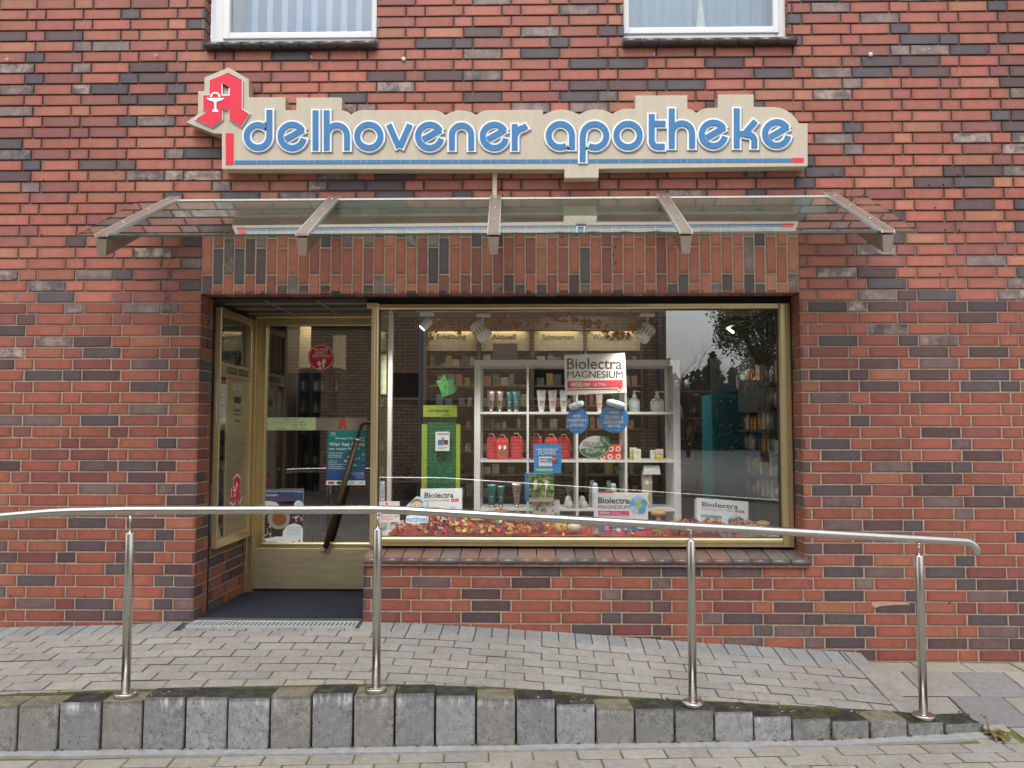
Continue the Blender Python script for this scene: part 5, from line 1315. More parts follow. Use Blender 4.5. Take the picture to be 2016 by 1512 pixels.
# white cube shelf
SY_ = .78
sh = thing('cube_shelf', (P(1135, 1010, SY_).x, SY_, PLZ), 'white open cube shelf standing in the display window', 'shelf')
mb = MB(); a = P(933, 1010, SY_); b = P(1338, 708, SY_); DP = .36
xo0, xo1 = a.x, b.x; th = .045
mb.bx(xo0, xo0 + th, SY_, SY_ + DP, PLZ, b.z, WSH, .002); mb.bx(P(1326, 800, SY_).x, xo1, SY_, SY_ + DP, PLZ, b.z, WSH, .002)
mb.bx(xo0 + th, P(1326, 800, SY_).x, SY_ + .001, SY_ + DP, b.z - .042, b.z, WSH, .002); mb.build('outer_frame', sh)
mb = MB()
for px in (1039, 1136, 1232): x = P(px, 800, SY_).x; mb.bx(x - .008, x + .008, SY_ + .002, SY_ + DP, PLZ, b.z - .042, WSH)
mb.build('divider', sh)
SZ = []
for i, py in enumerate((813, 908, 1004)):
    z = P(1135, py, SY_).z; SZ.append(z); mb = MB(); xs_ = [xo0 + th] + [P(px, 800, SY_).x for px in (1039, 1136, 1232)] + [P(1326, 800, SY_).x]
    for j in range(4): mb.bx(xs_[j] + (.008 if j else 0), xs_[j + 1] - (.008 if j < 3 else 0), SY_ + .003, SY_ + DP, z - .0085, z + .0085, WSH)
    mb.build('shelf_board', sh)

# products on the shelf
def tube_(px, pyt, pyb, wt, wb, Y, body, cap, label, grp='cosmetic tubes on the cube shelf', zf=None, print_=None):
    a = P(px, pyb, Y); b = P(px, pyt, Y); sc_ = (Y - CAM.y) / FPX; z0 = zf if zf is not None else a.z; H = b.z - a.z
    t = thing('cosmetic_tube', (a.x, Y, z0), label, 'tube', grp)
    w0, w1 = wb * sc_ / 2, wt * sc_ / 2; n = 20; prof_ = []
    mb = MB(); ch = H * .14; k = 8; vs = []
    for j in range(k + 1):
        f = j / k; w_ = w0 + (w1 - w0) * f; d_ = w0 * .95 * (1 - f) ** .8 + .0015
        for i in range(n):
            an = 2 * math.pi * i / n; vs.append((a.x + w_ * math.cos(an), Y + d_ * math.sin(an), z0 + ch + (H - ch) * f))
    fs = [(j * n + i, j * n + (i + 1) % n, (j + 1) * n + (i + 1) % n, (j + 1) * n + i) for j in range(k) for i in range(n)] + [tuple(k * n + i for i in range(n))]
    mb.add(vs, fs, body, None, True); mb.build('body', t)
    mb = MB(); mb.lathe((a.x, Y, z0), [(w0 * .86, 0), (w0 * .9, .003), (w0 * .9, ch - .001), (w0 * .5, ch)], cap, 20); mb.build('cap', t)
    if print_:
        mb = MB()
        for (f0, f1, q_) in ((.45, .50, .6), (.38, .40, .45), (.30, .32, .5)): mb.bx(a.x - w0 * q_, a.x + w0 * q_, Y - w0 * .95 - .0022, Y - w0 * .5, z0 + H * f0, z0 + H * f1, print_)
        mb.build('print', t)
SILV = mat('silver_pink_foil', (.50, .38, .34), .22, .8, .35, 60); TEALM = mat('dark_green_tube', (.03, .14, .12), .28, .4, .25, 40); GCAP = mat('champagne_cap', (.55, .52, .42), .25, .8)
PINKT = mat('pale_rose_tube', (.62, .48, .44), .4, 0, .15, 80); WHT = mat('floral_white_tube', (.64, .60, .60), .4, 0, .14, 90); WCAP = mat('white_cap', (.72, .72, .72), .35)
Yt = SY_ + .10
for a_ in ((967, 767, 810, 18, 9, SILV, GCAP, 'silver pink foil tube leftmost on the upper shelf board'), (984, 767, 810, 16, 9, SILV, GCAP, 'silver foil tube with dark print second from left on the upper board'),
           (1003, 768, 810, 15, 10, TEALM, GCAP, 'dark green tube with pale label third from left on the upper board'), (1016, 767, 810, 18, 11, TEALM, GCAP, 'dark green tube with orange print right of the other green tube')):
    tube_(*a_[:5], Yt, *a_[5:], zf=SZ[0] + .0087, print_=CHAMP_L if a_[5] is TEALM else DARKT)
for a_ in ((1066, 768, 811, 19, 12, WHT, WCAP, 'white floral tube leftmost in the second column'), (1088, 768, 811, 18, 12, PINKT, WCAP, 'rose beige tube between the two floral tubes'), (1110, 768, 811, 17, 12, WHT, WCAP, 'white floral tube partly behind the hanging magnesium sign'), (1180, 776, 811, 14, 9, PINKT, WCAP, 'rose tube behind the blue round signs')):
    tube_(*a_[:5], Yt, *a_[5:], zf=SZ[0] + .0087, print_=GREYT)
for a_ in ((968, 952, 999, 19, 12, TEALM, GCAP, 'dark green tube with orange animal print on the bottom board'), (986, 953, 997, 15, 9, TEALM, GCAP, 'slim dark green tube beside the orange printed tube on the bottom board'), (1017, 952, 1001, 19, 9, SILV, GCAP, 'bronze and green tube on the bottom board left of the blue tower')):
    tube_(*a_[:5], Yt - .04, *a_[5:], zf=SZ[2] + .0087, print_=CHAMP_L)
# orange figure prints on two green tubes
ORG = mat('orange_print', (.60, .20, .05), .5)
CLEAR = glass_mat('clear_bottle', (.80, .86, .84), .08); 
def pump(px, pyt, pyb, w_, label):
    Y = Yt; a = P(px, pyb, Y); b = P(px, pyt, Y); sc_ = (Y - CAM.y) / FPX; H = b.z - a.z; r = w_ * sc_ / 2; z0 = SZ[0] + .0087
    t = thing('pump_bottle', (a.x, Y, z0), label, 'bottle', 'clear pump bottles on the upper shelf board')
    mb = MB(); mb.lathe((a.x, Y, z0), [(r * .95, 0), (r, .004), (r, H * .52), (r * .8, H * .60), (r * .4, H * .65)], mat('milky_bottle', (.52, .50, .44), .25), 22); mb.build('body', t)
    mb = MB(); mb.lathe((a.x, Y, z0 + H * .12), [(r * 1.02, 0), (r * 1.02, H * .38)], mat('aqua_floral_label', (.55, .63, .62), .5, 0, .2, 120), 22); mb.build('label', t)
    mb = MB(); mb.lathe((a.x, Y, z0 + H * .64), [(r * .42, 0), (r * .42, H * .14), (r * .25, H * .16), (r * .22, H * .30), (r * .34, H * .31), (r * .3, H * .36)], WCAP, 18)
    mb.tube([(a.x, Y, z0 + H * .97), (a.x + r * .9, Y - .01, z0 + H * .97), (a.x + r * 1.05, Y - .012, z0 + H * .93)], .004, WCAP, 8); mb.build('pump', t)
pump(1249, 768, 810, 21, 'smaller clear pump bottle with pale floral label left of the other pump bottle'); pump(1294, 769, 810, 26, 'larger clear pump bottle with pale floral label near the right shelf side')
# red gift boxes
REDB = mat('crimson_gift_box', (.42, .018, .03), .45, 0, .1, 40); REDF = mat('dotted_red_panel', (.52, .04, .035), .45, 0, .6, 150); RIB = mat('cream_ribbon', (.60, .50, .38), .6)
def gift(x0, x1, yt, yb, label, win=False, dy=0):
    Y = SY_ + .06 + dy; z0 = SZ[1] + .0087; a = P(x0, yb, Y); b = P(x1, yt, Y); t = thing('gift_box', ((a.x + b.x) / 2, Y, z0), label, 'gift box', 'red gift boxes on the middle shelf board')
    mb = MB(); ht = b.z - z0; mb.bx(a.x, b.x, Y, Y + .07, z0, z0 + ht * .82, REDF if win else REDB, .002)
    mb.add([(a.x, Y, z0 + ht * .82), (b.x, Y, z0 + ht * .82), (b.x, Y + .07, z0 + ht * .82), (a.x, Y + .07, z0 + ht * .82), (a.x + .006, Y + .033, z0 + ht), (b.x - .006, Y + .033, z0 + ht)], [(0, 1, 5, 4), (2, 3, 4, 5), (1, 2, 5), (3, 0, 4)], REDF if win else REDB); mb.build('box', t)
    mb = MB(); cx = (a.x + b.x) / 2; mb.tube([(cx - .02, Y + .033, z0 + ht), (cx - .015, Y + .02, z0 + ht + .02), (cx + .01, Y + .015, z0 + ht + .022), (cx + .035, Y + .01, z0 + ht - .02)], .003, RIB, 6); mb.build('ribbon', t)
    mb = MB()
    if win:
        for dx_ in (-.018, .018):
            if dx_ > 0: mb.build('print', t); mb = MB()
            mb.bx(cx + dx_ - .010, cx + dx_ + .010, Y - .003, Y, z0 + ht * .12, z0 + ht * .5, GCAP, .002); mb.lathe((0, 0, 0), [(.012, 0), (.012, .003)], WCAP, 16, Matrix.Translation((cx + dx_, Y, z0 + ht * .58)) @ Matrix.Rotation(R(90), 4, 'X'))
    else:
        for k in range(8): mb.bx(a.x + .012, b.x - .012 - rq.uniform(0, .03), Y - .0008, Y, z0 + ht * (.12 + k * .08), z0 + ht * (.12 + k * .08) + .003, mat('pink_print', (.60, .20, .22), .6))
    mb.build('print', t)
gift(958, 977, 860, 903, 'crimson gift box with printed back at the left end of the middle board', dy=.05); gift(977, 1001, 862, 904, 'red gift box showing two windows between two crimson boxes', True); gift(1005, 1029, 859, 902, 'crimson gift box right of the box with two windows', dy=.05)
gift(1045, 1068, 860, 902, 'crimson gift box behind the blue display tower top', dy=.08); gift(1074, 1098, 861, 902, 'red gift box with light ribbon half hidden by the blue tower', True, dy=.04); gift(1098, 1123, 861, 902, 'crimson gift box at right of the blue display tower', dy=.08)
# red calendar box
t = thing('calendar_box', (P(1200, 906, SY_ + .08).x, SY_ + .08, SZ[1] + .009), 'red box with cream round motifs behind the green oval sign', 'box')
mb = MB(); Y = SY_ + .08; a, b = P(1179, 905, Y), P(1224, 876, Y); mb.bx(a.x, b.x, Y, Y + .08, SZ[1] + .0087, b.z, REDF, .002); mb.build('box', t)
mb = MB()
for px, py in ((1186, 900), (1201, 899), (1217, 884), (1217, 899), (1203, 884)): mb.lathe((0, 0, 0), [(.020, 0), (.020, .0015)], RIB, 18, Matrix.Translation(P(px, py, Y)) @ Matrix.Rotation(R(90), 4, 'X')); mb.lathe((0, 0, 0), [(.009, .0015), (.009, .003)], REDB, 14, Matrix.Translation(P(px, py, Y)) @ Matrix.Rotation(R(90), 4, 'X'))
mb.build('motif', t)
YEL = mat('yellow_carton', (.62, .40, .04), .5); PYEL = mat('pale_yellow_carton', (.66, .60, .36), .5); PWH = mat('white_carton', (.70, .72, .72), .5, var=.03); PGR = mat('pale_green_carton', (.50, .60, .54), .5)
for (x0, x1, yt, m_, dy, lb) in ((1240, 1254, 881, YEL, .10, 'yellow carton behind the cream carton'), (1247, 1262, 884, PYEL, .05, 'cream carton with yellow foot in the right column'), (1281, 1290, 886, PGR, .09, 'slim pale green carton left of the yellow carton'), (1291, 1306, 884, YEL, .05, 'yellow carton with white header at far right of the shelf')):
    Y = SY_ + dy; a, b = P(x0, 906, Y), P(x1, yt, Y); z0 = SZ[1] + .0087
    t = thing('medicine_carton', ((a.x + b.x) / 2, Y, z0), lb, 'carton', 'small cartons on the middle shelf board')
    mb = MB(); mb.bx(a.x, b.x, Y, Y + .035, z0, b.z, m_, .001); mb.build('carton', t)
    mb = MB(); h = b.z - z0; mb.bx(a.x + .002, b.x - .002, Y - .0008, Y, z0 + h * .6, z0 + h * .97, PWH); mb.bx(a.x + .006, b.x - .006, Y - .0014, Y - .0007, z0 + h * .72, z0 + h * .78, GREYT); mb.bx(a.x + .008, b.x - .01, Y - .0014, Y - .0002, z0 + h * .3, z0 + h * .42, PWH); mb.build('print', t)
# slippers, spray cans, beige stand
FLUF = mat('grey_terry', (.50, .50, .49), .95, 0, .15, 60, .8, 300)
for px, lb in ((1119, 'pale grey slipper left of the shelf divider'), (1146, 'pale grey slipper right of the shelf divider')):
    p = P(px, 999, SY_ + .08); mb = MB(); n = 8
    pr = [(.0, 0), (.026, .0), (.032, .008), (.031, .03), (.026, .055), (.018, .078), (.006, .088), (.0, .089)]
    mb.lathe((p.x, SY_ + .08, SZ[2] + .009), pr, FLUF, 20, None, (1, .8)); 
    mb.lathe((p.x + .012, SY_ + .055, SZ[2] + .009), [(0, 0), (.024, 0), (.027, .02), (.02, .045), (0, .055)], FLUF, 18, None, (1, .8))
    tag(mb.build('slipper'), lb + ' on the bottom board', 'slipper', 'grey slippers on the bottom board')
SPB = mat('pale_blue_can', (.55, .62, .70), .35, var=.05); SPG = mat('mint_can', (.25, .42, .34), .35)
for px, pyt, m_, lb in ((1166, 945, SPB, 'pale blue spray can behind, left in the third column'), (1172, 950, SPB, 'pale blue spray can standing in front of its twin'), (1199, 946, SPG, 'mint spray can left of the other mint can'), (1208, 951, SPG, 'mint spray can right of its twin behind the white box')):
    Y = SY_ + (.16 if pyt < 948 else .09); p = P(px, 1000, Y); b = P(px, pyt, Y); z0 = SZ[2] + .0087; H = b.z - z0
    t = thing('spray_can', (p.x, Y, z0), lb, 'spray can', 'spray cans on the bottom board')
    mb = MB(); mb.lathe((p.x, Y, z0), [(.023, 0), (.024, .004), (.024, H * .78), (.018, H * .84)], m_, 20); mb.build('can', t)
    mb = MB(); mb.lathe((p.x, Y, z0 + H * .82), [(.019, 0), (.019, H * .1), (.012, H * .17), (0, H * .18)], mat('grey_cap', (.55, .58, .6), .3), 18); mb.build('cap', t)
BEI = mat('beige_card', (.40, .34, .27), .7, var=.06)
t = thing('leaflet_stand', (P(1280, 1000, SY_ + .05).x, SY_ + .05, SZ[2]), 'beige cardboard stand with leaflet tray in the right column', 'stand')
mb = MB(); Y = SY_ + .05; a, b = P(1265, 998, Y), P(1284, 928, Y); mb.bx(a.x, b.x, Y, Y + .07, SZ[2] + .009, b.z, BEI, .002); mb.build('column', t)
mb = MB(); a, b = P(1266, 934, Y - .01), P(1300, 917, Y - .01); mb.prism([(a.x, a.z), (b.x, a.z), (b.x - .008, b.z), (a.x + .006, b.z)], Y - .02, Y + .05, PWH); mb.build('tray', t)
mb = MB()
for py in (950, 972, 990): p = P(1274, py, Y); mb.lathe((0, 0, 0), [(.014, 0), (.014, .001)], PWH, 16, Matrix.Translation(p) @ Matrix.Rotation(R(90), 4, 'X'))
mb.build('round_label', t)
# box on top of shelf
mb = MB(); bpx(mb, 970, 676, 1018, 708, SY_ + .25, .06, mat('pale_pink_box', (.44, .38, .37), .7), .002); tag(mb.build('storage_box'), 'pale pinkish box standing on top of the cube shelf', 'box')

# ---- signs hanging in the window
YH = .33
def plate_px(name, label, cat, quad, Y, m, th=.006):
    t = thing(name, P(sum(q_[0] for q_ in quad) / 4, max(q_[1] for q_ in quad), Y), label, cat)
    mb = MB(); mb.prism(pxpoly(quad, Y), Y, Y + th, m); mb.build('board', t); return t
SIGNW = mat('off_white_sign', (.60, .57, .53), .5, var=.03); NAVY = mat('navy_print', (.035, .04, .075), .5); CRIM = mat('crimson_print', (.48, .035, .06), .5); ANTH = mat('anthracite_print', (.055, .05, .06), .5)
t = plate_px('hanging_sign', 'white hanging magnesium sign with crimson band in middle of the display window', 'sign', [(1110, 699), (1230, 695), (1234, 773), (1113, 778)], YH, SIGNW)
Yq = YH - .0012
textpx('Biolectra', (1116, 705, 1225, 727), Yq, ANTH, t, bold=.014); textpx('MAGNESIUM', (1117, 730, 1226, 744), Yq, ANTH, t, bold=.008)
mb = MB(); mb.prism(pxpoly([(1117, 750), (1226, 748), (1226, 765), (1117, 769)], YH), YH - .002, YH - .0005, CRIM); mb.build('red_band', t)
mb = MB(); wl = pxpoly([(1117, 766), (1215, 764), (1220, 768.5), (1226, 762)], YH - .003); ribbon(mb, [wl], .005, YH - .0035, YH - .0022, SIGNW); mb.build('white_line', t)
textpx('400', (1123, 752, 1146, 762), YH - .0035, SIGNW, t, bold=.014); textpx('mg', (1149, 754, 1162, 764), YH - .0035, SIGNW, t, bold=.02); textpx('ULTRA', (1168, 754, 1193, 760), YH - .0035, SIGNW, t)
mb = MB(); mb.tube([P(1118, 701, YH), P(1120, 600, YH)], .0008, CHAMP_L, 5); mb.tube([P(1222, 697, YH), P(1220, 600, YH)], .0008, CHAMP_L, 5); mb.build('string', t)
BLUS = mat('sky_blue_sign', (.025, .17, .42), .45, var=.04); CAPS = mat('white_capsule', (.50, .58, .66), .3, 0, .25, 60)
def balloon(cx, cy, rx, ry, lines, label, cap):
    t = thing('round_sign', P(cx, cy + ry, YH), label, 'sign', 'blue round signs with capsules')
    mb = MB(); mb.prism(pxpoly([(cx + rx * math.cos(2 * math.pi * k / 36), cy + ry * math.sin(2 * math.pi * k / 36)) for k in range(36)], YH + .004), YH + .004, YH + .009, BLUS); mb.build('disc', t)
    for (tx, bx_) in lines: textpx(tx, bx_, YH + .003, SIGNW, t, bold=.014)
    (ax, ay), (bx2, by2), r = cap; A_, B_ = P(ax, ay, YH), P(bx2, by2, YH); rr = r * (YH - CAM.y) / FPX
    n = 8; pts = []; rad = []
    for k in range(n + 1): f = k / n; pts.append(A_.lerp(B_, f)); rad.append(rr * (.55 if k in (0, n) else .85 if k in (1, n - 1) else 1))
    mb = MB(); mb.tube(pts, rr, CAPS, 14, True, rad); mb.build('capsule', t)
balloon(1137, 828, 22, 26, [('OHNE', (1128, 816, 1144, 821.5)), ('FARBSTOFFE', (1118, 825, 1155, 830.5)), ('& AROMEN', (1122, 834, 1151, 839.5))], 'smaller blue round sign reading OHNE FARBSTOFFE & AROMEN', ((1121, 803, ), (1149, 793), 7))
balloon(1209, 824, 28.5, 28, [('OHNE', (1199, 809, 1219, 815)), ('ZUCKER &', (1191, 818, 1227, 824.5)), ('SÜSSUNGS-', (1189, 826.5, 1230, 833.5)), ('MITTEL', (1197, 836, 1222, 841.5))], 'larger blue round sign reading OHNE ZUCKER & SÜSSUNGS-MITTEL', ((1194, 791), (1230, 800), 7.5))
GRS = mat('leaf_green_sign', (.02, .16, .06), .45); 
t = thing('oval_sign', P(1172, 900, YH), 'green and white oval sign with leaf reading VEGANE REZEPTUR', 'sign')
def oval(cx, cy, rx, ry, rot, a0=0, a1=360, n=40): return [(cx + rx * math.cos(R(a0 + (a1 - a0) * k / n)) * math.cos(rot) - ry * math.sin(R(a0 + (a1 - a0) * k / n)) * math.sin(rot), cy + rx * math.cos(R(a0 + (a1 - a0) * k / n)) * math.sin(rot) + ry * math.sin(R(a0 + (a1 - a0) * k / n)) * math.cos(rot)) for k in range(n + 1)]
rt = R(-8)
mb = MB(); mb.prism(pxpoly(oval(1171, 880, 30.5, 21.5, rt)[:-1], YH), YH, YH + .006, SIGNW); mb.prism(pxpoly(oval(1171, 880, 31.5, 22.5, rt)[:-1], YH + .003), YH + .002, YH + .008, GRS); mb.build('disc', t)
mb = MB(); mb.prism(pxpoly(oval(1171, 880, 28.5, 19.5, rt, 0, 180)[:-1] + [oval(1171, 880, 28.5, 19.5, rt, 0, 180)[-1]], YH), YH - .002, YH - .0002, GRS); mb.build('green_half', t)
textpx('VEGANE', (1147, 870, 1182, 880), YH - .001, ANTH, t, bold=.01, shear=.05); textpx('REZEPTUR', (1153, 883, 1193, 892), YH - .003, SIGNW, t, bold=.014)
mb = MB(); lf = [(1180, 860), (1190, 859), (1199, 864), (1202, 873), (1200, 879), (1190, 877), (1183, 870)]; mb.prism(pxpoly(lf, YH), YH - .004, YH - .001, GRS)
ribbon(mb, [pxpoly([(1182, 862), (1192, 869), (1200, 877)], YH), pxpoly([(1188, 860), (1190, 867)], YH), pxpoly([(1185, 871), (1192, 869)], YH)], .003, YH - .005, YH - .004, SIGNW); mb.build('leaf', t)
# glass ivy leaf
LG = mat('green_leaf_hanging', (.06, .28, .09), .35, 0, .5, 25)
t = thing('leaf_ornament', P(880, 780, .5), 'green ivy leaf ornament hanging above the yellow Gute Besserung sign', 'ornament')
mb = MB(); mb.prism(pxpoly([(874, 737), (879, 748), (893, 744), (892, 758), (901, 764), (893, 775), (871, 782), (867, 768), (859, 750), (867, 748)], .5), .5, .512, LG); mb.build('leaf', t)
mb = MB(); ribbon(mb, [pxpoly([(874, 740), (882, 758), (880, 778)], .5), pxpoly([(882, 758), (896, 762)], .5), pxpoly([(881, 757), (864, 751)], .5)], .003, .498, .5, mat('pale_green_vein', (.35, .55, .30), .4)); mb.build('vein', t)
mb = MB(); mb.tube([P(874, 738, .506), P(874, 600, .506)], .0007, CHAMP_L, 5); mb.build('string', t)
# green display stand
LIME = mat('lime_card', (.27, .36, .03), .5, var=.04); GRN = mat('deep_green_card', (.010, .11, .045), .5, 0, .12, 5)
t = thing('display_stand', (P(866, 1000, .9).x, .9, PLZ), 'tall green display stand with lime header reading Gute Besserung!', 'display stand')
mb = MB(); bpx(mb, 840, 822, 898, 1030, .92, .02, GRN); mb.build('green_panel', t)
mb = MB(); bpx(mb, 829, 835, 841, 1030, .90, .03, LIME); bpx(mb, 897, 835, 906, 1030, .90, .03, LIME); mb.build('side_panel', t)
mb = MB(); bpx(mb, 833, 798, 900, 821, .88, .012, LIME, .002); mb.build('header', t)
textpx('Gute Besserung!', (843, 804, 883, 813.5), .877, mat('green_print', (.05, .12, .02), .5), t, bold=.01); 
textpx('www.', (872, 816, 890, 818.4), .877, mat('green_print', (.05, .12, .02), .5), t, name='small_print')
mb = MB(); a, b = bpx(mb, 857, 850, 885, 888, .86, .014, PWH, .002); mb.build('leaflet', t)
mb = MB()
for (x0, y0, x1, y1, c) in ((861, 853, 883, 855, GREYT), (862, 866, 872, 876, BLUS), (869, 861, 875, 868, mat('skin_print', (.45, .28, .2), .6)), (873, 866, 882, 875, ANTH), (862, 879, 881, 880.5, PGR), (862, 882, 876, 883, PGR)):
    a, b = P(x0, y1, .857), P(x1, y0, .857); mb.bx(a.x, b.x, .857, .8595, a.z, b.z, c)
mb.build('leaflet_print', t)
# leaning leaflet strip at left pane
mb = MB(); bpx(mb, 751, 698, 761, 776, .62, .01, mat('pale_lime_card', (.42, .46, .28), .6)); tag(mb.build('lime_strip'), 'narrow pale lime strip beside the white post at left of the display', 'strip')
t = plate_px('side_leaflet', 'narrow pale leaflet with grey print low beside the white post', 'leaflet', [(750, 949), (757, 947), (757, 985), (750, 985)], .60, PAPER, .004)
textpx('ZAHLEN', (751.5, 953, 756, 980), .598, GREYT, t)

# ---- big medicine boxes
def bigbox(name_, label, x0, x1, ytl, ytr, zb, Y, lean, dep, build_print, taper=0):
    """box front leaning back; px coordinates x0..x1 of the front, top y at left and right"""
    a = P(x0, 1030, Y); b = P(x1, 1030, Y); zt = (P(x0, ytl, Y).z + P(x1, ytr, Y).z) / 2; W_ = b.x - a.x; H = (zt - zb) / math.cos(lean)
    t = thing(name_, (a.x + W_ / 2, Y, zb), label, 'medicine box', 'large white magnesium boxes')
    tilt = math.atan2(P(x1, ytr, Y).z - P(x0, ytl, Y).z, W_)
    M = Matrix.Translation((a.x, Y, zb)) @ Matrix.Rotation(-tilt, 4, 'Y') @ Matrix.Rotation(-lean, 4, 'X')
    mb = MB(); mb.bx(0, W_, 0, dep, 0, H, PWH, .002, M); mb.build('carton', t)
    build_print(t, M, W_, H); return t
def tx(t, body, M, W_, H, u0, u1, v0, v1, m, y=-.0012, **k): text_mesh(body, u0 * W_, u1 * W_, v0 * H, v1 * H, y, m, t, M=M, **k)
LBL = mat('light_blue_print', (.10, .33, .62), .4, 0, .35, 30); PBL = mat('pale_blue_print', (.38, .56, .74), .4); LGR = mat('lime_print', (.38, .55, .12), .4); PINK = mat('magenta_print', (.55, .05, .14), .5); TEALP = mat('teal_print', (.04, .36, .34), .5)
SKYP = mat('sky_blue_print', (.04, .20, .50), .4)
def flower(t, M, cx, cz, r):
    mb = MB(); 
    for k in range(5):
        a = R(72 * k + 20); pts = []
        for (rr, da) in ((.35, -30), (.95, -38), (1.08, -5), (.95, 28), (.45, 38)): pts.append((cx + r * rr * math.cos(a + R(da)), cz + r * rr * math.sin(a + R(da))))
        mb.prism(pts, -.0010 - .0004 * k, 0, (LBL, PBL, LBL, PBL, LBL)[k], M)
    mb.prism([(cx + r * .36 * math.cos(2 * math.pi * k / 18), cz + r * .36 * math.sin(2 * math.pi * k / 18)) for k in range(18)], -.0042, -.003, LGR, M); mb.build('flower_print', t)
def pr_center(t, M, W_, H):
    tx(t, 'Biolectra', M, W_, H, .07, .65, .73, .89, NAVY, bold=.02); tx(t, 'MAGNESIUM', M, W_, H, .07, .65, .60, .69, NAVY, bold=.006)
    mb = MB(); mb.bx(.07 * W_, .65 * W_, -.0012, 0, .42 * H, .55 * H, PINK, 0, M); mb.bx(0, W_, -.0012, 0, 0, .20 * H, SKYP, 0, M); mb.bx(.07 * W_, .62 * W_, -.0022, -.001, .435 * H, .443 * H, PWH, 0, M)
    mb.bx(.07 * W_, .36 * W_, .0, .02, H, H + .012, REDT, 0, M); mb.build('colour_band', t)
    tx(t, '400', M, W_, H, .10, .22, .465, .53, PWH, -.0024, bold=.014); tx(t, 'mg', M, W_, H, .23, .30, .46, .51, PWH, -.0024, bold=.02); tx(t, 'ULTRA', M, W_, H, .34, .48, .465, .50, PWH, -.0024)
    tx(t, 'Nahrungsergänzungsmittel und mit Magnesium', M, W_, H, .08, .75, .06, .10, PWH, -.0024)
    flower(t, M, .82 * W_, .70 * H, .17 * W_)
    mb = MB(); mb.tube([M @ Vector((.80 * W_, -.006, .13 * H)), M @ Vector((.93 * W_, -.006, .11 * H))], .008, PWH, 10); mb.build('capsule_print', t)
    tx(t, '®', M, W_, H, .655, .675, .86, .885, GREYT)
bigbox('magnesium_box', 'upright white Biolectra magnesium box with crimson band in front of the cube shelf', 1170, 1276, 970, 971, PLZ + .01, .42, R(2), .05, pr_center)
def pr_side(t, M, W_, H, caps=True):
    tx(t, 'Biolectra', M, W_, H, .10, .80, .76, .90, NAVY, bold=.018); tx(t, 'MAGNESIUM', M, W_, H, .10, .52, .67, .725, GREYT); tx(t, '400', M, W_, H, .54, .70, .665, .735, GREYT)
    mb = MB(); mb.bx(.74 * W_, .92 * W_, -.0012, 0, .665 * H, .735 * H, CRIM, 0, M); mb.build('red_tag', t); tx(t, 'ultra', M, W_, H, .77, .89, .68, .725, PWH, -.0024)
    mb = MB(); mb.bx(.08 * W_, .48 * W_, -.0012, 0, .46 * H, .54 * H, TEALP if caps else mat('peach_print', (.62, .42, .28), .5), 0, M); mb.build('stripe', t)
    if caps: tx(t, 'Kapseln', M, W_, H, .10, .28, .475, .52, PWH, -.0024)
    for v, u in ((.41, .36), (.36, .30)): tx(t, 'für eine schnelle' if v > .4 else 'Magnesiumzufuhr', M, W_, H, .08, u, v - .02, v + .01, GREYT, name='small_print')
    tx(t, '®', M, W_, H, .81, .83, .87, .895, GREYT)
    flower(t, M, .77 * W_, .36 * H, .17 * W_)
bigbox('magnesium_box', 'tilted white Biolectra box leaning back at right below the teal cabinet', 1371, 1474, 977, 985, PLZ + .005, .42, R(14), .07, pr_side)
bigbox('magnesium_box', 'white Biolectra box with peach stripe behind the child face sticker at left', 826, 909, 964, 963, PLZ + .02, .50, R(14), .06, lambda t, M, W_, H: pr_side(t, M, W_, H, False))

# ---- blue display tower in front of the shelf
t = thing('display_tower', (P(1078, 1010, .5).x, .5, PLZ), 'stack of blue and photo printed cubes topped by a blue POWER sign', 'display tower')
POWB = mat('bright_blue_card', (.03, .24, .60), .45, var=.03)
mb = MB(); bpx(mb, 1051, 875, 1105, 932, .52, .012, POWB, .001); bpx(mb, 1051, 873, 1105, 878, .521, .013, mat('dark_card_edge', (.10, .10, .12), .6)); mb.build('top_sign', t)
textpx('IHRE MAGNESIUM', (1057, 883, 1098, 887), .517, PWH, t, bold=.02); textpx('POWER', (1060, 888, 1095, 895.5), .517, PWH, t, bold=.014)
mb = MB(); bpx(mb, 1061, 899, 1087, 918, .517, .002, PWH); bpx(mb, 1063, 907.5, 1076, 909.5, .515, .001, CRIM); bpx(mb, 1055, 923, 1089, 927.5, .517, .002, LGR); mb.build('sign_print', t)
mb = MB(); mb.prism(pxpoly([(1082 + 5 * math.cos(a_ / 3), 906 + 5 * math.sin(a_ / 3)) for a_ in range(18)], .516), .515, .517, LBL); mb.prism(pxpoly([(1090.5 + 5.6 * math.cos(2 * math.pi * k / 20), 904 + 5.6 * math.sin(2 * math.pi * k / 20)) for k in range(20)], .514), .513, .5148, CRIM); mb.build('round_seal', t)
textpx('Nr.1', (1086.5, 901, 1095, 906), .511, PWH, t, bold=.014); textpx('Biolectra', (1063, 901, 1077, 905), .5148, NAVY, t, bold=.02)
def photo_mat():
    m = bpy.data.materials.new('park_photo_print'); m.use_nodes = True; n = m.node_tree; p = n.nodes['Principled BSDF']; T = n.nodes.new('ShaderNodeTexCoord'); z = n.nodes.new('ShaderNodeTexNoise'); z.inputs['Scale'].default_value = 38; z.inputs['Detail'].default_value = 5
    r = n.nodes.new('ShaderNodeValToRGB'); e = r.color_ramp.elements; e[0].position = .35; e[0].color = (.015, .03, .01, 1); e[1].position = .65; e[1].color = (.35, .45, .12, 1); x = e.new(.5); x.color = (.09, .19, .03, 1)
    n.links.new(T.outputs['Object'], z.inputs[0]); n.links.new(z.outputs[0], r.inputs[0]); n.links.new(r.outputs[0], p.inputs['Base Color']); p.inputs['Roughness'].default_value = .4; return m
PARK = photo_mat()
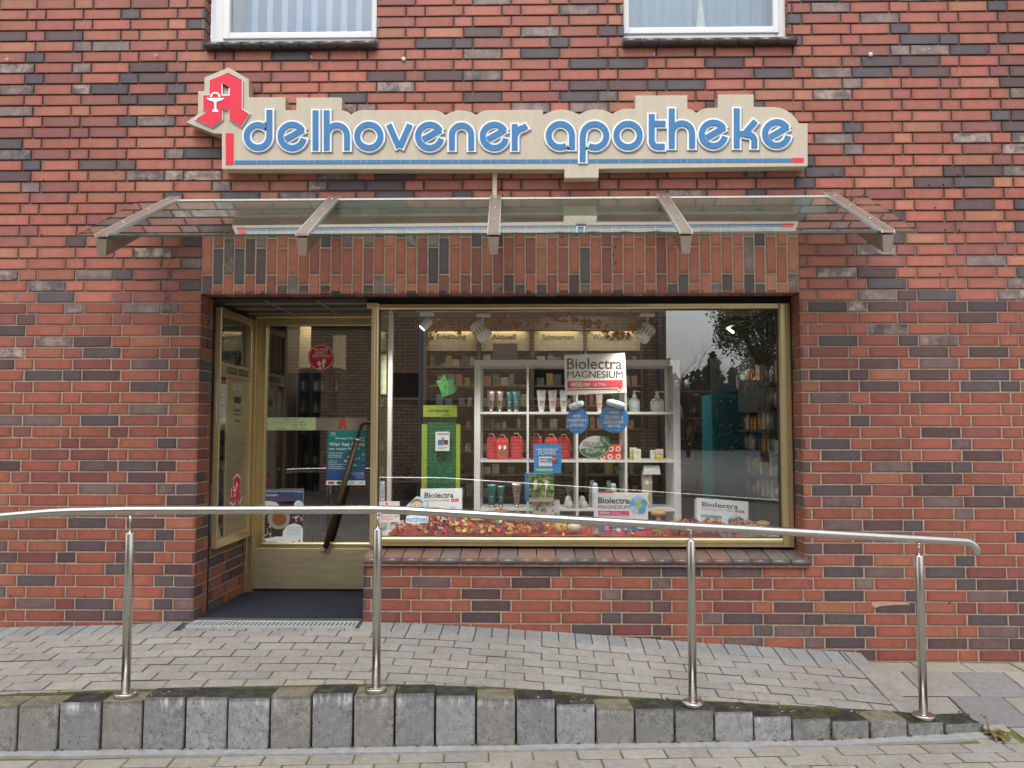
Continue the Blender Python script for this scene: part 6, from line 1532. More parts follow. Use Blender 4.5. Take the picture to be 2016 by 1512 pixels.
a, b = P(1041, 987, .50), P(1090, 932, .50)
mb = MB(); cx = a.x; MM_ = Matrix.Translation((a.x, .50, a.z)) @ Matrix.Rotation(R(14), 4, 'Z')
MM_ = Matrix.Translation((b.x, .47, a.z)) @ Matrix.Rotation(R(12), 4, 'Z')
wq, hq = (b.x - a.x) * 1.02, b.z - a.z
mb.bx(-wq, 0, 0, .13, 0, hq, POWB, 0, MM_); mb.build('middle_cube', t)
mb = MB(); mb.bx(-wq + .001, -.001, -.0012, 0, .001, hq - .001, PARK, 0, MM_); mb.bx(-wq + .001, -.001, -.002, -.001, .001, hq * .16, mat('path_print', (.42, .36, .24), .5), 0, MM_); mb.build('photo_print', t)
mb = MB(); PCLO = mat('pale_clothes_print', (.58, .55, .50), .5); PSK = mat('skin_tone_print', (.42, .24, .15), .5)
for cxq, s_ in ((-.74, 1), (-.30, 1.05)):
    c = cxq * wq
    mb.prism([(c - .008, hq * .45), (c + .008, hq * .45), (c + .013, hq * .72), (c + .006, hq * .78), (c - .006, hq * .78), (c - .013, hq * .72)], -.0032, -.002, PCLO, MM_)
    mb.prism([(c + .0055 * math.cos(2 * math.pi * k / 10), hq * .84 + .0065 * math.sin(2 * math.pi * k / 10)) for k in range(10)], -.0032, -.002, PSK, MM_)
    mb.prism([(c - .008, hq * .45), (c - .001, hq * .45), (c - .004, hq * .12), (c - .009, hq * .12)], -.003, -.002, NAVY if cxq < -.5 else PCLO, MM_); mb.prism([(c + .001, hq * .45), (c + .008, hq * .45), (c + .009, hq * .15), (c + .004, hq * .15)], -.003, -.002, NAVY, MM_)
    for dx_ in (-.012, .014):
        rg_ = [(c + dx_ + .012 * math.cos(2 * math.pi * k / 14), hq * .22 + .012 * math.sin(2 * math.pi * k / 14)) for k in range(15)]; b0 = len(mb.v); ribbon(mb, [rg_], .0016, -.0044, -.0034, GREYT)
        for i_ in range(b0, len(mb.v)): mb.v[i_] = tuple(MM_ @ Vector(mb.v[i_]))
mb.build('cyclist_print', t)
M3 = MM_ @ Matrix.Rotation(R(90), 4, 'Z')
text_mesh('IHR MAGNESIUM', .012, .115, hq * .78, hq * .86, -.0015, PWH, t, M=MM_ @ Matrix.Rotation(R(90), 4, 'Z'), bold=.02)
mb = MB(); mb.bx(.02, .11, -.0015, 0, hq * .3, hq * .66, PWH, 0, M3); mb.bx(.03, .07, -.0025, -.001, hq * .38, hq * .48, CRIM, 0, M3); mb.bx(.02, .11, -.0015, 0, hq * .1, hq * .18, LGR, 0, M3); mb.build('side_print', t)
mb = MB(); a, b = P(1047, 1020, .50), P(1102, 986, .50); mb.bx(a.x, b.x, .50, .60, PLZ, b.z, PWH, .001); mb.build('bottom_cube', t)
mb = MB(); rf = random.Random(9)
for k in range(26):
    u, v = a.x + rf.uniform(.006, b.x - a.x - .006), rf.uniform(P(1, 1012, .5).z, b.z - .01); r_ = rf.uniform(.005, .013)
    mb.prism([(u + r_ * math.cos(2 * math.pi * i / 8) * rf.uniform(.7, 1.1), v + r_ * math.sin(2 * math.pi * i / 8) * rf.uniform(.7, 1.1)) for i in range(8)], .4985 - k * .00005, .5, rf.choice((mat('rose_print', (.50, .25, .27), .5), mat('leaf_print', (.12, .26, .08), .5), mat('blossom_print', (.62, .60, .58), .5), mat('leaf_print', (.12, .26, .08), .5))))
mb.build('rose_print', t)

# ---- autumn decoration on the sill of the display
CLO = mat('red_felt_cloth', (.36, .018, .016), .85, 0, .18, 30, .6, 300)
mb = MB(); nx, ny = 90, 14; x0_, x1_ = XP + .10, P(1420, 1050, .3).x; vs = []
for j in range(ny + 1):
    for i in range(nx + 1):
        x = x0_ + (x1_ - x0_) * i / nx; y = .222 + .40 * j / ny; z = PLZ + .004 + .020 * abs(noise.noise(Vector((x * 4.3, y * 7, 3)))) + .05 * max(0, (y - .34)) ** 1.0 + .03 * max(0, noise.noise(Vector((x * 2, 1, 1)))) * min(1, (y - .22) * 9); vs.append((x, y, z))
mb.add(vs, [(j * (nx + 1) + i, j * (nx + 1) + i + 1, (j + 1) * (nx + 1) + i + 1, (j + 1) * (nx + 1) + i) for j in range(ny) for i in range(nx)], CLO, None, True)
tag(mb.build('red_cloth'), 'crumpled red cloth spread along the bottom of the display window', 'cloth')
AL = [mat('autumn_leaf_%d' % i, c, .6, 0, .3, 60) for i, c in enumerate(((.62, .10, .02), (.55, .03, .02), (.70, .30, .03), (.25, .03, .025), (.35, .05, .03), (.66, .42, .10)))]
mb = MB(); ra = random.Random(8)
for k in range(1300):
    x = ra.uniform(XP + .12, XR - .16); ppx = 1032 + x * FPX / 5.3
    if 1085 < ppx < 1300 and ra.random() < .9: continue
    if ppx < 820 and ra.random() < .5: continue
    y = ra.uniform(.25, .46); base = PLZ + .014 + .10 * (y - .22) / .25 * (1 if ppx < 1090 else .7)
    z = base + ra.uniform(-.012, .022)
    c = Vector((x, y, z)); s_ = ra.uniform(.014, .030); M = Matrix.Translation(c) @ Matrix.Rotation(ra.uniform(0, 6.28), 4, 'Z') @ Matrix.Rotation(ra.uniform(-1.2, 1.2), 4, 'X') @ Matrix.Rotation(ra.uniform(-1, 1), 4, 'Y')
    n = 7; pts = [(s_ * (1 if i % 2 else .62) * math.cos(2 * math.pi * i / n), s_ * (1 if i % 2 else .62) * math.sin(2 * math.pi * i / n), s_ * .25 * (i % 2)) for i in range(n)]
    mb.add([(0, 0, -.002)] + pts, [(0, 1 + i, 1 + (i + 1) % n) for i in range(n)], ra.choice(AL), M, True)
tag(mb.build('autumn_leaves'), kind='stuff')
# gourds and mushrooms
def stripes(name, c1_, c2_, freq=16, ph=0):
    m = bpy.data.materials.new(name); m.use_nodes = True; n = m.node_tree; p = n.nodes['Principled BSDF']; T = n.nodes.new('ShaderNodeUVMap'); T.uv_map = 'UVMap'; S = n.nodes.new('ShaderNodeSeparateXYZ'); n.links.new(T.outputs[0], S.inputs[0])
    z = n.nodes.new('ShaderNodeTexNoise'); z.inputs['Scale'].default_value = 9; a = n.nodes.new('ShaderNodeMath'); a.operation = 'MULTIPLY_ADD'; a.inputs[1].default_value = 1.2; n.links.new(z.outputs[0], a.inputs[0])
    b = n.nodes.new('ShaderNodeMath'); b.operation = 'MULTIPLY'; b.inputs[1].default_value = freq * 6.2832; n.links.new(S.outputs[0], b.inputs[0]); n.links.new(b.outputs[0], a.inputs[2])
    s_ = n.nodes.new('ShaderNodeMath'); s_.operation = 'SINE'; n.links.new(a.outputs[0], s_.inputs[0]); r = n.nodes.new('ShaderNodeMapRange'); r.inputs[1].default_value = -.1; r.inputs[2].default_value = .4; n.links.new(s_.outputs[0], r.inputs[0])
    mx = n.nodes.new('ShaderNodeMix'); mx.data_type = 'RGBA'; n.links.new(r.outputs[0], mx.inputs[0]); mx.inputs[6].default_value = (*c1_, 1); mx.inputs[7].default_value = (*c2_, 1); n.links.new(mx.outputs[2], p.inputs['Base Color']); p.inputs['Roughness'].default_value = .4; return m
def gourd(px, py, w_, h_, m, Y, label, lobes=10, axis='Z'):
    sc_ = (Y - CAM.y) / FPX; r = w_ * sc_ / 2; H = h_ * sc_; p = P(px, py, Y); z0 = p.z - H / 2; t = thing('gourd', (p.x, Y, z0), label, 'gourd', 'gourds on the display sill')
    mb = MB(); n = 48; k = 12; vs = []; M = Matrix.Translation((p.x, Y, p.z)) @ (Matrix.Rotation(R(78), 4, 'X') @ Matrix.Rotation(R(-14), 4, 'Z') if axis == 'Y' else Matrix())
    for j in range(k + 1):
        a = math.pi * j / k
        for i in range(n):
            b_ = 2 * math.pi * i / n; q_ = 1 - .07 * abs(math.cos(b_ * lobes / 2)) ** 4 * math.sin(a); rr = r * math.sin(a) ** .8 * q_; vs.append((rr * math.cos(b_), rr * math.sin(b_), -H / 2 * math.cos(a) * (1 - .12 * math.sin(a) ** 8) * (1 if j < k - 1 or axis else 1) - (.10 * H if j in (0, k) and j == k else 0)))
    fs = [(j * n + i, j * n + (i + 1) % n, (j + 1) * n + (i + 1) % n, (j + 1) * n + i) for j in range(k) for i in range(n)]; mb.add(vs, fs, m, M, True); me = mb.mesh('body')
    ul = me.uv_layers.new(name='UVMap')
    for pg in me.polygons:
        i0 = pg.index % n
        for li, u in zip(pg.loop_indices, (i0, i0 + 1, i0 + 1, i0)): ul.data[li].uv = (u / n, .5)
    put('body', me, t)
    mb = MB(); tip = M @ Vector((0, 0, H * .40)); e_ = M @ Vector((.004, 0, H * .56)); mb.tube([tip, e_, e_ + Vector((.006, -.003, .006))], .0045, mat('gourd_stem', (.30, .24, .12), .8), 8); mb.build('stem', t)
YW = stripes('yellow_ribbed_gourd', (.62, .33, .015), (.60, .42, .08), 12); WG = mat('white_gourd_skin', (.58, .52, .38), .45, var=.06); OG = stripes('orange_green_gourd', (.60, .24, .015), (.05, .075, .02), 10); GGD = stripes('green_striped_gourd', (.03, .085, .03), (.40, .46, .22), 7)
gourd(1104, 1037, 27, 21, YW, .33, 'yellow ribbed gourd with stripes left of the white pumpkin', axis='Y'); gourd(1131, 1038, 28, 20, WG, .33, 'small white pumpkin right of the yellow gourd')
gourd(1300, 1043, 32, 20, OG, .33, 'orange gourd with dark green stripes at right of the white magnesium box', axis='Y'); gourd(1331, 1043, 26, 22, GGD, .36, 'dark green striped gourd behind the third railing post'); gourd(985, 1012, 38, 20, mat('orange_pumpkin', (.42, .14, .04), .5), .62, 'orange brown pumpkin in front of the cube shelf, mostly behind the handrail')
def mushroom(px, pyt, pyb, w_, Y, label, capm):
    a = P(px, pyb, Y); b = P(px, pyt, Y); sc_ = (Y - CAM.y) / FPX; r = w_ * sc_ / 2; H = b.z - a.z
    t = thing('toy_mushroom', (a.x, Y, a.z), label, 'mushroom', 'toy mushrooms on the display sill')
    mb = MB(); mb.lathe((a.x, Y, a.z), [(r * .34, 0), (r * .42, H * .12), (r * .34, H * .4), (r * .26, H * .66), (r * .3, H * .72)], WG, 22); mb.build('stem', t)
    mb = MB(); mb.lathe((a.x, Y, a.z), [(r * .25, H * .66), (r * .92, H * .74), (r, H * .82), (r * .86, H * .92), (r * .5, H * .99), (r * .08, H)], capm, 26); mb.build('cap', t)
YM = mat('yellow_mushroom_cap', (.55, .38, .09), .5, 0, .25, 25); OM = mat('orange_mushroom_cap', (.50, .28, .09), .5, 0, .3, 25)
mushroom(1173, 1027, 1052, 31, .27, 'toy mushroom with yellow cap in front of the white magnesium box', YM); mushroom(1297, 1003, 1043, 31, .45, 'toy mushroom with orange cap rising above the handrail beside the box', OM)
mushroom(940, 1018, 1041, 28, .36, 'toy mushroom with cream cap among the leaves left of centre', YM); mushroom(1503, 1025, 1056, 26, .33, 'toy mushroom with orange cap near the right end of the display', OM)

# ---- teal cabinet and right hand product shelf
TEAL = mat('teal_lacquer', (.022, .24, .29), .35, var=.06)
t = thing('teal_cabinet', (P(1446, 1000, 2.0).x, 2.0, .37), 'tall teal cupboard with perforated rows seen at right of the cube shelf', 'cupboard')
mb = MB(); Y = 2.0; a, b = P(1404, 1000, Y), P(1488, 776, Y); mb.bx(a.x, b.x, Y, Y + .4, .37, b.z, TEAL, .004); mb.build('body', t)
mb = MB(); a2 = P(1414, 1000, Y); b2 = P(1480, 784, Y); mb.bx(a2.x, b2.x, Y - .01, Y, .40, b2.z, mat('teal_door', (.018, .18, .225), .35)); mb.build('door', t)
mb = MB()
for py, n_ in ((789, 4), (837, 4), (886, 4)):
    for k in range(n_):
        for d_ in (0, 3): p = P(1418 + k * 19 + d_, py, Y - .012); mb.box(p, (.008, .004, .014), CHAMP_L)
mb.build('hook', t)
mb = MB(); Y = 2.25; bpx(mb, 1400, 705, 1486, 775, Y, .02, mat('grey_wall_panel', (.12, .125, .13), .6)); tag(mb.build('grey_panel'), 'plain grey panel above the teal cupboard', 'panel')
t = thing('product_shelf', (P(1530, 1000, 1.2).x, 1.2, .6), 'side wall shelf full of bottles and cartons at right edge of the display', 'shelf')
mb = MB(); BSH = mat('blue_shelf_edge', (.03, .05, .14), .5); xs0_ = XR - .02
for i, (pyf) in enumerate((752, 800, 846, 892, 940, 985)):
    z = P(1535, pyf, 1.0).z; mb.bx(xs0_ - .20 + .35, 2.35, 1.0, 3.0, z - .010, z, SHELFG); mb.bx(xs0_ - .20 + .33, xs0_ - .20 + .35, 1.0, 3.0, z - .022, z + .004, BSH)
mb.build('board', t)
mb = MB(); rs = random.Random(6); BOTM = [mat('bottle_%d' % i, c, .35) for i, c in enumerate(((.60, .58, .52), (.55, .50, .38), (.06, .08, .20), (.58, .22, .06), (.30, .42, .30), (.62, .60, .58), (.45, .18, .10)))]
for pyf in (752, 800, 846, 892, 940, 985):
    z = P(1535, pyf, 1.0).z
    y = 1.04
    while y < 2.9:
        for x in (xs0_ + .22, xs0_ + .32):
            h = rs.uniform(.08, .19); r_ = rs.uniform(.018, .032); m_ = rs.choice(BOTM)
            if rs.random() < .55: mb.lathe((x, y, z), [(r_, 0), (r_, h * .7), (r_ * .4, h * .8), (r_ * .4, h)], m_, 12)
            else: mb.bx(x - r_, x + r_, y - .03, y + .03, z, z + h, m_)
        y += rs.uniform(.07, .11)
mb.build('product', t)['kind'] = 'stuff'
t = thing('notice_board', P(1485, 815, 1.3), 'pale grey translucent board hanging in front of the product shelf at right', 'board')
mb = MB(); bpx(mb, 1455, 748, 1510, 812, 1.3, .006, mat('pale_grey_board', (.30, .32, .34), .6)); mb.build('sheet', t)
# dark shelving between shelf and teal cupboard
t = thing('bottle_rack', (P(1370, 1000, 2.8).x, 2.8, .5), 'dim rack of dark bottles between the cube shelf and the teal cupboard', 'rack')
mb = MB()
for py in (770, 822, 864, 912, 965): z = P(1370, py, 2.8).z; mb.bx(P(1338, 800, 2.8).x, P(1400, 800, 2.8).x, 2.8, 3.0, z - .012, z, SHELFG)
mb.build('board', t)
mb = MB()
for py in (770, 822, 864, 912, 965):
    z = P(1370, py, 2.8).z; x = P(1342, 800, 2.8).x
    while x < P(1398, 800, 2.8).x:
        r_ = rs.uniform(.018, .032); h = rs.uniform(.1, .2)
        if rs.random() < .6: mb.lathe((x, 2.86, z), [(r_, 0), (r_, h * .65), (r_ * .4, h * .78), (r_ * .4, h)], rs.choice([PRODC[7], PRODC[4], PRODC[3], PRODC[6], BLKM]), 12)
        x += r_ * 2 + rs.uniform(.01, .03)
mb.build('product', t)['kind'] = 'stuff'

# ---------------------------------------------------------------- stickers and posters
PK = plate_px
YG = FY + .046
t = thing('small_notice', P(767, 1028, YG), 'small white and pink notice with red writing at lower left corner of the display glass', 'sticker')
mb = MB(); mb.prism(pxpoly([(745, 986), (787, 987), (787, 1027), (746, 1029)], YG), YG - .001, YG, mat('white_pink_paper', (.66, .60, .60), .6)); mb.build('sheet', t)
textpx('Benötigen Sie Hilfe?', (750, 1015, 785, 1019), YG - .0016, REDT, t); textpx('bitte klingeln', (750, 1020, 774, 1024), YG - .0016, REDT, t)
mb = MB(); mb.prism(pxpoly([(761.5 + 2.2 * math.cos(k), 991 + 2.2 * math.sin(k)) for k in [i * .7 for i in range(9)]], YG), YG - .0018, YG - .001, REDP); mb.prism(pxpoly([(760.5, 993), (762.5, 993), (762.5, 999), (760.5, 999)], YG), YG - .0018, YG - .001, REDP); mb.build('bell_mark', t)
t = thing('notinsel_sticker', P(822, 1030, YG), 'cloud shaped light blue sticker reading notinsel at lower left of the display glass', 'sticker')
PALEB = mat('pale_sky_sticker', (.46, .66, .76), .5); NOTB = mat('sky_blue_lettering', (.05, .38, .72), .5)
mb = MB(); mb.prism(pxpoly([(798, 998), (804, 992), (812, 985), (820, 977), (830, 979), (838, 984), (845, 992), (846, 1000), (843, 1012), (801, 1014)], YG), YG - .001, YG, PALEB)
mb.prism(pxpoly([(800, 1016), (812, 1013), (843, 1015), (842, 1029), (812, 1031), (799, 1029)], YG), YG - .0022, YG - .0012, WHP); mb.build('sheet', t)
mb = MB(); HBR = mat('hair_brown_print', (.40, .17, .05), .6); FPR = mat('face_print', (.66, .52, .36), .6)
mb.prism(pxpoly([(821 + 12.5 * math.cos(k_ / 5), 994 + 12 * math.sin(k_ / 5)) for k_ in range(31)], YG), YG - .002, YG - .0011, ANTH); mb.prism(pxpoly([(821 + 11.6 * math.cos(k_ / 5), 994 + 11.2 * math.sin(k_ / 5)) for k_ in range(31)], YG), YG - .0026, YG - .002, FPR)
mb.prism(pxpoly([(810, 992), (812, 985), (820, 982.5), (828, 984), (832, 991), (824, 987), (817, 988)], YG), YG - .0032, YG - .0026, HBR)
mb.prism(pxpoly([(837 + 6 * math.cos(k_ / 5), 993 + 7 * math.sin(k_ / 5)) for k_ in range(31)], YG), YG - .0032, YG - .0026, ANTH); mb.prism(pxpoly([(837 + 5.2 * math.cos(k_ / 5), 993 + 6.2 * math.sin(k_ / 5)) for k_ in range(31)], YG), YG - .0038, YG - .0032, PALEB)
for ex_ in (817, 825): mb.prism(pxpoly([(ex_ + 1.1 * math.cos(k_ / 2), 995 + 1.1 * math.sin(k_ / 2)) for k_ in range(12)], YG), YG - .0034, YG - .0026, ANTH)
mb.prism(pxpoly([(801, 1009), (809, 1003), (833, 1004), (842, 1010), (842, 1013), (801, 1013)], YG), YG - .0026, YG - .0012, BLUS); mb.build('picture', t)
textpx('notinsel', (801, 1016, 841, 1028), YG - .0035, NOTB, t, bold=.014)
# door stickers
YDG = DY + .019
t = thing('round_sticker', P(632, 729, YDG), 'round red sticker with footprints reading SICHER HEISST ABSTAND! on the door glass', 'sticker')
STR = mat('sticker_red', (.66, .02, .035), .45); STW = mat('sticker_white', (.85, .82, .80), .5)
circ = lambda cx, cy, r, n=40: [(cx + r * math.cos(2 * math.pi * k / n), cy + r * math.sin(2 * math.pi * k / n)) for k in range(n)]
mb = MB(); mb.prism(pxpoly(circ(632, 703.5, 26), YDG), YDG - .001, YDG, STR); mb.build('disc', t)
mb = MB(); rg_ = pxpoly(circ(632, 703.5, 23.9), YDG); ribbon(mb, [rg_ + rg_[:2]], .005, YDG - .0018, YDG - .001, STW); mb.build('ring', t)
for s_, bx_ in (('SICHER', (619, 685.5, 646, 690.5)), ('HEISST', (620, 692, 645, 697)), ('ABSTAND!', (614.5, 698, 651, 703)), ('Wir sind gerne für Sie da', (617, 704.5, 648, 706.5))): textpx(s_, bx_, YDG - .0019, STW, t, bold=.014 if s_[0] != 'W' else 0)
mb = MB()
for (cx, cy, rx, ry, ro) in ((628.5, 716, 3.6, 5.2, -.25), (637.5, 712.5, 3.8, 5.5, .3), (630, 725, 2.7, 3.0, -.25), (636.5, 721, 2.7, 2.8, .3)): mb.prism(pxpoly(oval(cx, cy, rx, ry, ro)[:-1], YDG), YDG - .0019, YDG - .001, STW)
mb.build('footprint', t)
# opening hours band
t = thing('opening_hours_band', P(620, 848, YDG), 'pale green and brown band with opening hours and red A across the door glass', 'sticker')
PG = mat('pale_green_film', (.60, .70, .38), .5, var=.04); BRF = mat('rosy_brown_film', (.26, .20, .16), .45, 0, .15, 6)
mb = MB(); a, b = P(523, 847, YDG), P(622, 822, YDG); mb.bx(a.x, b.x, YDG - .001, YDG, a.z, b.z, PG); mb.build('green_film', t)
mb = MB(); a, b = P(622, 847, YDG), P(723, 822.5, YDG); mb.bx(a.x, b.x, YDG - .001, YDG, a.z, b.z, BRF); mb.build('brown_film', t)
OT = mat('olive_print', (.07, .075, .05), .6)
for s_, bx_ in (('Öffnungszeiten', (559, 823.5, 588, 827)), ('Mo, Di, Do, Fr', (544, 830, 571, 833)), ('8.30 - 12.30', (577, 830, 601, 832.8)), ('14.30 - 18.30', (574, 835, 601, 837.8)), ('Mi und Sa', (544, 842, 563, 844.5)), ('8.30 - 13.00', (577, 842, 601, 844.5))): textpx(s_, bx_, YDG - .0014, OT, t, bold=.005)
mb = MB(); pa, pb = P(664, 846, YDG), P(683, 824, YDG); a_shape(mb, sticker_fn((pa.x, pb.z), (pb.x, pa.z)), mat('sticker_rose_red', (.50, .05, .06), .5), YDG - .0016, YDG - .001); mb.build('red_letter', t)
# teal concert poster
def grad_mat(name, c1_, c2_, z0, z1):
    m = bpy.data.materials.new(name); m.use_nodes = True; n = m.node_tree; p = n.nodes['Principled BSDF']; T = n.nodes.new('ShaderNodeTexCoord'); S = n.nodes.new('ShaderNodeSeparateXYZ'); r = n.nodes.new('ShaderNodeMapRange'); r.inputs[1].default_value = z0; r.inputs[2].default_value = z1
    mx = n.nodes.new('ShaderNodeMix'); mx.data_type = 'RGBA'; mx.inputs[6].default_value = (*c1_, 1); mx.inputs[7].default_value = (*c2_, 1); n.links.new(T.outputs['Object'], S.inputs[0]); n.links.new(S.outputs[2], r.inputs[0]); n.links.new(r.outputs[0], mx.inputs[0]); n.links.new(mx.outputs[2], p.inputs['Base Color']); p.inputs['Roughness'].default_value = .4; return m
YPo = YDG - .001
t = thing('concert_poster', P(681, 955, YPo), 'teal to blue music poster reading Wer hat Angst vor neuer Musik behind the door handle', 'poster')
hz = P(681, 847, YPo).z - P(681, 955, YPo).z
PTB = grad_mat('teal_blue_poster', (.03, .08, .28), (.01, .24, .20), hz * .15, hz * .95)
mb = MB(); mb.prism(pxpoly([(645, 847), (720, 847), (719, 955), (642, 955)], YPo), YPo - .001, YPo, PTB); mb.build('sheet', t)
mb = MB(); mb.prism(pxpoly([(642.5, 946), (719, 946), (719, 955), (642, 955)], YPo), YPo - .0016, YPo - .001, PAPER)
for x0, x1, c in ((646, 658, CRIM), (663, 672, GRN), (690, 699, PGR), (706, 716, PGR)): mb.prism(pxpoly([(x0, 948), (x1, 948), (x1, 953), (x0, 953)], YPo), YPo - .0022, YPo - .0016, c)
mb.build('logo_strip', t)
for s_, bx_, bo in (('Reihe', (651, 851, 661, 854), .03), ('acht', (651, 855, 661, 857.6), .03), ('Dienstag, 8. Oktober 2024', (660.5, 861, 718, 865.5), .03), ('20 Uhr', (702, 866, 718, 869), .03), ('Wer hat Angst', (647.5, 871, 718, 880), .035), ('vor neuer Musik?', (647.5, 881, 708, 885.6), .035), ('Utopia Quartet', (647, 890.5, 675, 893.8), .02), ('zusammen mit', (647, 894.6, 672, 897.5), .01), ('Georg Wendt', (647, 898.5, 672, 902), .02), ('Werke von', (647, 906, 664, 908.6), .01), ('Kian Ravaei,', (646.5, 909.6, 664, 912.4), .01), ('Wang Jie, Albert Schnelzer,', (646.5, 913.2, 692, 916.2), .01), ('Caroline Cameron', (646.5, 917, 675, 919.8), .01), ('und Christian Schoof', (646.5, 920.8, 680, 923.6), .01), ('Kulturhalle Dormagen', (688, 930, 717, 933), .01), ('Langemarkstraße 1', (694, 934, 717, 936.4), .01), ('Eintritt 12 €', (702, 938, 717, 940.6), .01)):
    textpx(s_, bx_, YPo - .0016, STW, t, bold=bo * .5)
mb = MB(); rr_ = random.Random(2)
for k in range(26):
    x, y = rr_.uniform(680, 717), rr_.uniform(893, 916); r_ = rr_.uniform(1.5, 4)
    mb.prism(pxpoly([(x + r_ * math.cos(i) * rr_.uniform(.6, 1.2), y + r_ * .6 * math.sin(i) * rr_.uniform(.6, 1.2)) for i in (0, 1, 2, 3, 4, 5)], YPo), YPo - .0016 - k * .00002, YPo - .001, rr_.choice((LGR, GREYT, STW, NAVY, mat('olive_print2', (.20, .28, .05), .5))))
mb.build('picture', t)
# fire brigade concert poster
t = thing('concert_poster', P(558, 1072, YPo), 'blue and white Konzert poster with brass instrument picture at lower left of the door glass', 'poster')
mb = MB(); mb.prism(pxpoly([(520.5, 963), (598, 962.5), (596, 1071.5), (517.5, 1072)], YPo), YPo - .001, YPo, PAPER); mb.build('sheet', t)
NB = mat('slate_blue_print', (.045, .095, .19), .45, 0, .25, 14)
mb = MB(); mb.prism(pxpoly([(520.3, 963.3), (597.7, 963), (597, 990), (560, 991), (538, 988), (520, 985)], YPo), YPo - .0016, YPo - .001, NB); mb.build('blue_field', t)
for s_, bx_, c, bo in (('Musikzug der Feuerwehr Dormagen', (522, 965, 596, 969.6), STW, .02), ('Konzert', (522, 971.5, 547, 977), STW, .03), ('Moments of Music', (521.5, 979.5, 583, 984.5), CRIM, .02), ('evd', (527, 1062.5, 542, 1069.5), GREYT, .0)): textpx(s_, bx_, YPo - .0022, c, t, bold=bo * .5)
mb = MB(); DPH = mat('dark_photo_print', (.05, .04, .035), .5, 0, .5, 60); COP = mat('copper_print', (.30, .10, .04), .4, 0, .4, 40)
mb.prism(pxpoly([(545, 989), (597, 986), (596.5, 1045), (560, 1058), (518.5, 1060), (519, 1020), (532, 1000)], YPo), YPo - .0016, YPo - .001, DPH)
mb.prism(pxpoly(circ(549, 1020, 22, 28), YPo), YPo - .0022, YPo - .0016, mat('silver_bowl_print', (.34, .36, .30), .4)); mb.prism(pxpoly(oval(550, 1022, 14, 13, 0)[:-1], YPo), YPo - .0028, YPo - .0022, COP)
mb.prism(pxpoly(oval(535, 994, 15, 7, .2)[:-1], YPo), YPo - .0024, YPo - .0018, PAPER); mb.prism(pxpoly(circ(588, 994, 9, 20), YPo), YPo - .0026, YPo - .002, PAPER)
mb.prism(pxpoly([(556, 1056), (558, 1044), (566, 1034), (580, 1030), (592, 1034), (596.4, 1040), (596.2, 1058)], YPo), YPo - .0032, YPo - .0026, PAPER); mb.prism(pxpoly([(518, 1061), (545, 1056), (596.2, 1057), (596, 1071.4), (517.6, 1071.8)], YPo), YPo - .0036, YPo - .003, PAPER)
for k in range(22):
    x, y = rr_.uniform(521, 536), rr_.uniform(1036, 1056); mb.prism(pxpoly(circ(x, y, rr_.uniform(1, 2.2), 7), YPo), YPo - .0026 - k * .00001, YPo - .002, rr_.choice((GCAP, COP, PWH)))
for k in range(12): x, y = rr_.uniform(574, 595), rr_.uniform(1012, 1028); mb.prism(pxpoly(circ(x, y, rr_.uniform(1.5, 3.5), 7), YPo), YPo - .0026 - k * .00001, YPo - .002, rr_.choice((mat('rose_print', (.5, .25, .27), .5), PWH, DPH)))
for k in range(5): mb.prism(pxpoly([(566, 1038 + k * 3.5), (592, 1038 + k * 3.5), (592, 1039 + k * 3.5), (566, 1039 + k * 3.5)], YPo), YPo - .0042, YPo - .0032, PBL)
mb.prism(pxpoly(circ(522.5, 1066, 2.3, 12), YPo), YPo - .0042, YPo - .0036, mat('pink_logo', (.5, .15, .2), .5)); mb.prism(pxpoly([(571, 1068), (576, 1066), (583, 1065), (575, 1069)], YPo), YPo - .0042, YPo - .0036, BLUS); mb.prism(pxpoly([(588, 1062), (591, 1062), (591, 1070), (588, 1070)], YPo), YPo - .0042, YPo - .0036, CRIM)
mb.build('picture', t)
textpx('evd', (527, 1062.5, 542, 1069.5), YPo - .0045, GREYT, t, bold=.0, name='logo_lettering')

# ---------------------------------------------------------------- across the street (seen in the panes)
def tan_brick():
    m = bpy.data.materials.new('tan_brick'); m.use_nodes = True; n = m.node_tree; p = n.nodes['Principled BSDF']; T = n.nodes.new('ShaderNodeTexCoord'); mp_ = n.nodes.new('ShaderNodeMapping'); mp_.inputs['Rotation'].default_value = (R(90), 0, 0)
    b = n.nodes.new('ShaderNodeTexBrick'); b.inputs['Scale'].default_value = 1; b.inputs['Brick Width'].default_value = .25; b.inputs['Row Height'].default_value = .0833; b.inputs['Mortar Size'].default_value = .008; b.inputs['Color1'].default_value = (.58, .40, .24, 1); b.inputs['Color2'].default_value = (.42, .28, .17, 1); b.inputs['Mortar'].default_value = (.06, .045, .03, 1)
    n.links.new(T.outputs['Object'], mp_.inputs[0]); n.links.new(mp_.outputs[0], b.inputs['Vector']); n.links.new(b.outputs[0], p.inputs['Base Color']); p.inputs['Roughness'].default_value = .8; return m
TB = tan_brick(); DKW = mat('dark_window', (.012, .012, .013), .15); LTF = mat('pale_roof_edge', (.42, .42, .42), .6)
YO = -13.6
def mir(px, py, Y=YO): 
    """point of the opposite side whose mirror image in the display pane appears at this pixel"""
    d_ = P(px, py, 2 * YG - Y); return Vector((d_.x, Y, d_.z))
t = thing('opposite_building', (-3, YO, 0), 'tan brick building across the street reflected in the panes', 'building')
xr = mir(1312, 700).x
mb = MB(); mb.bx(-16, xr, YO - 8, YO, -.1, 7.5, TB); mb.build('wall', t)
mb = MB()
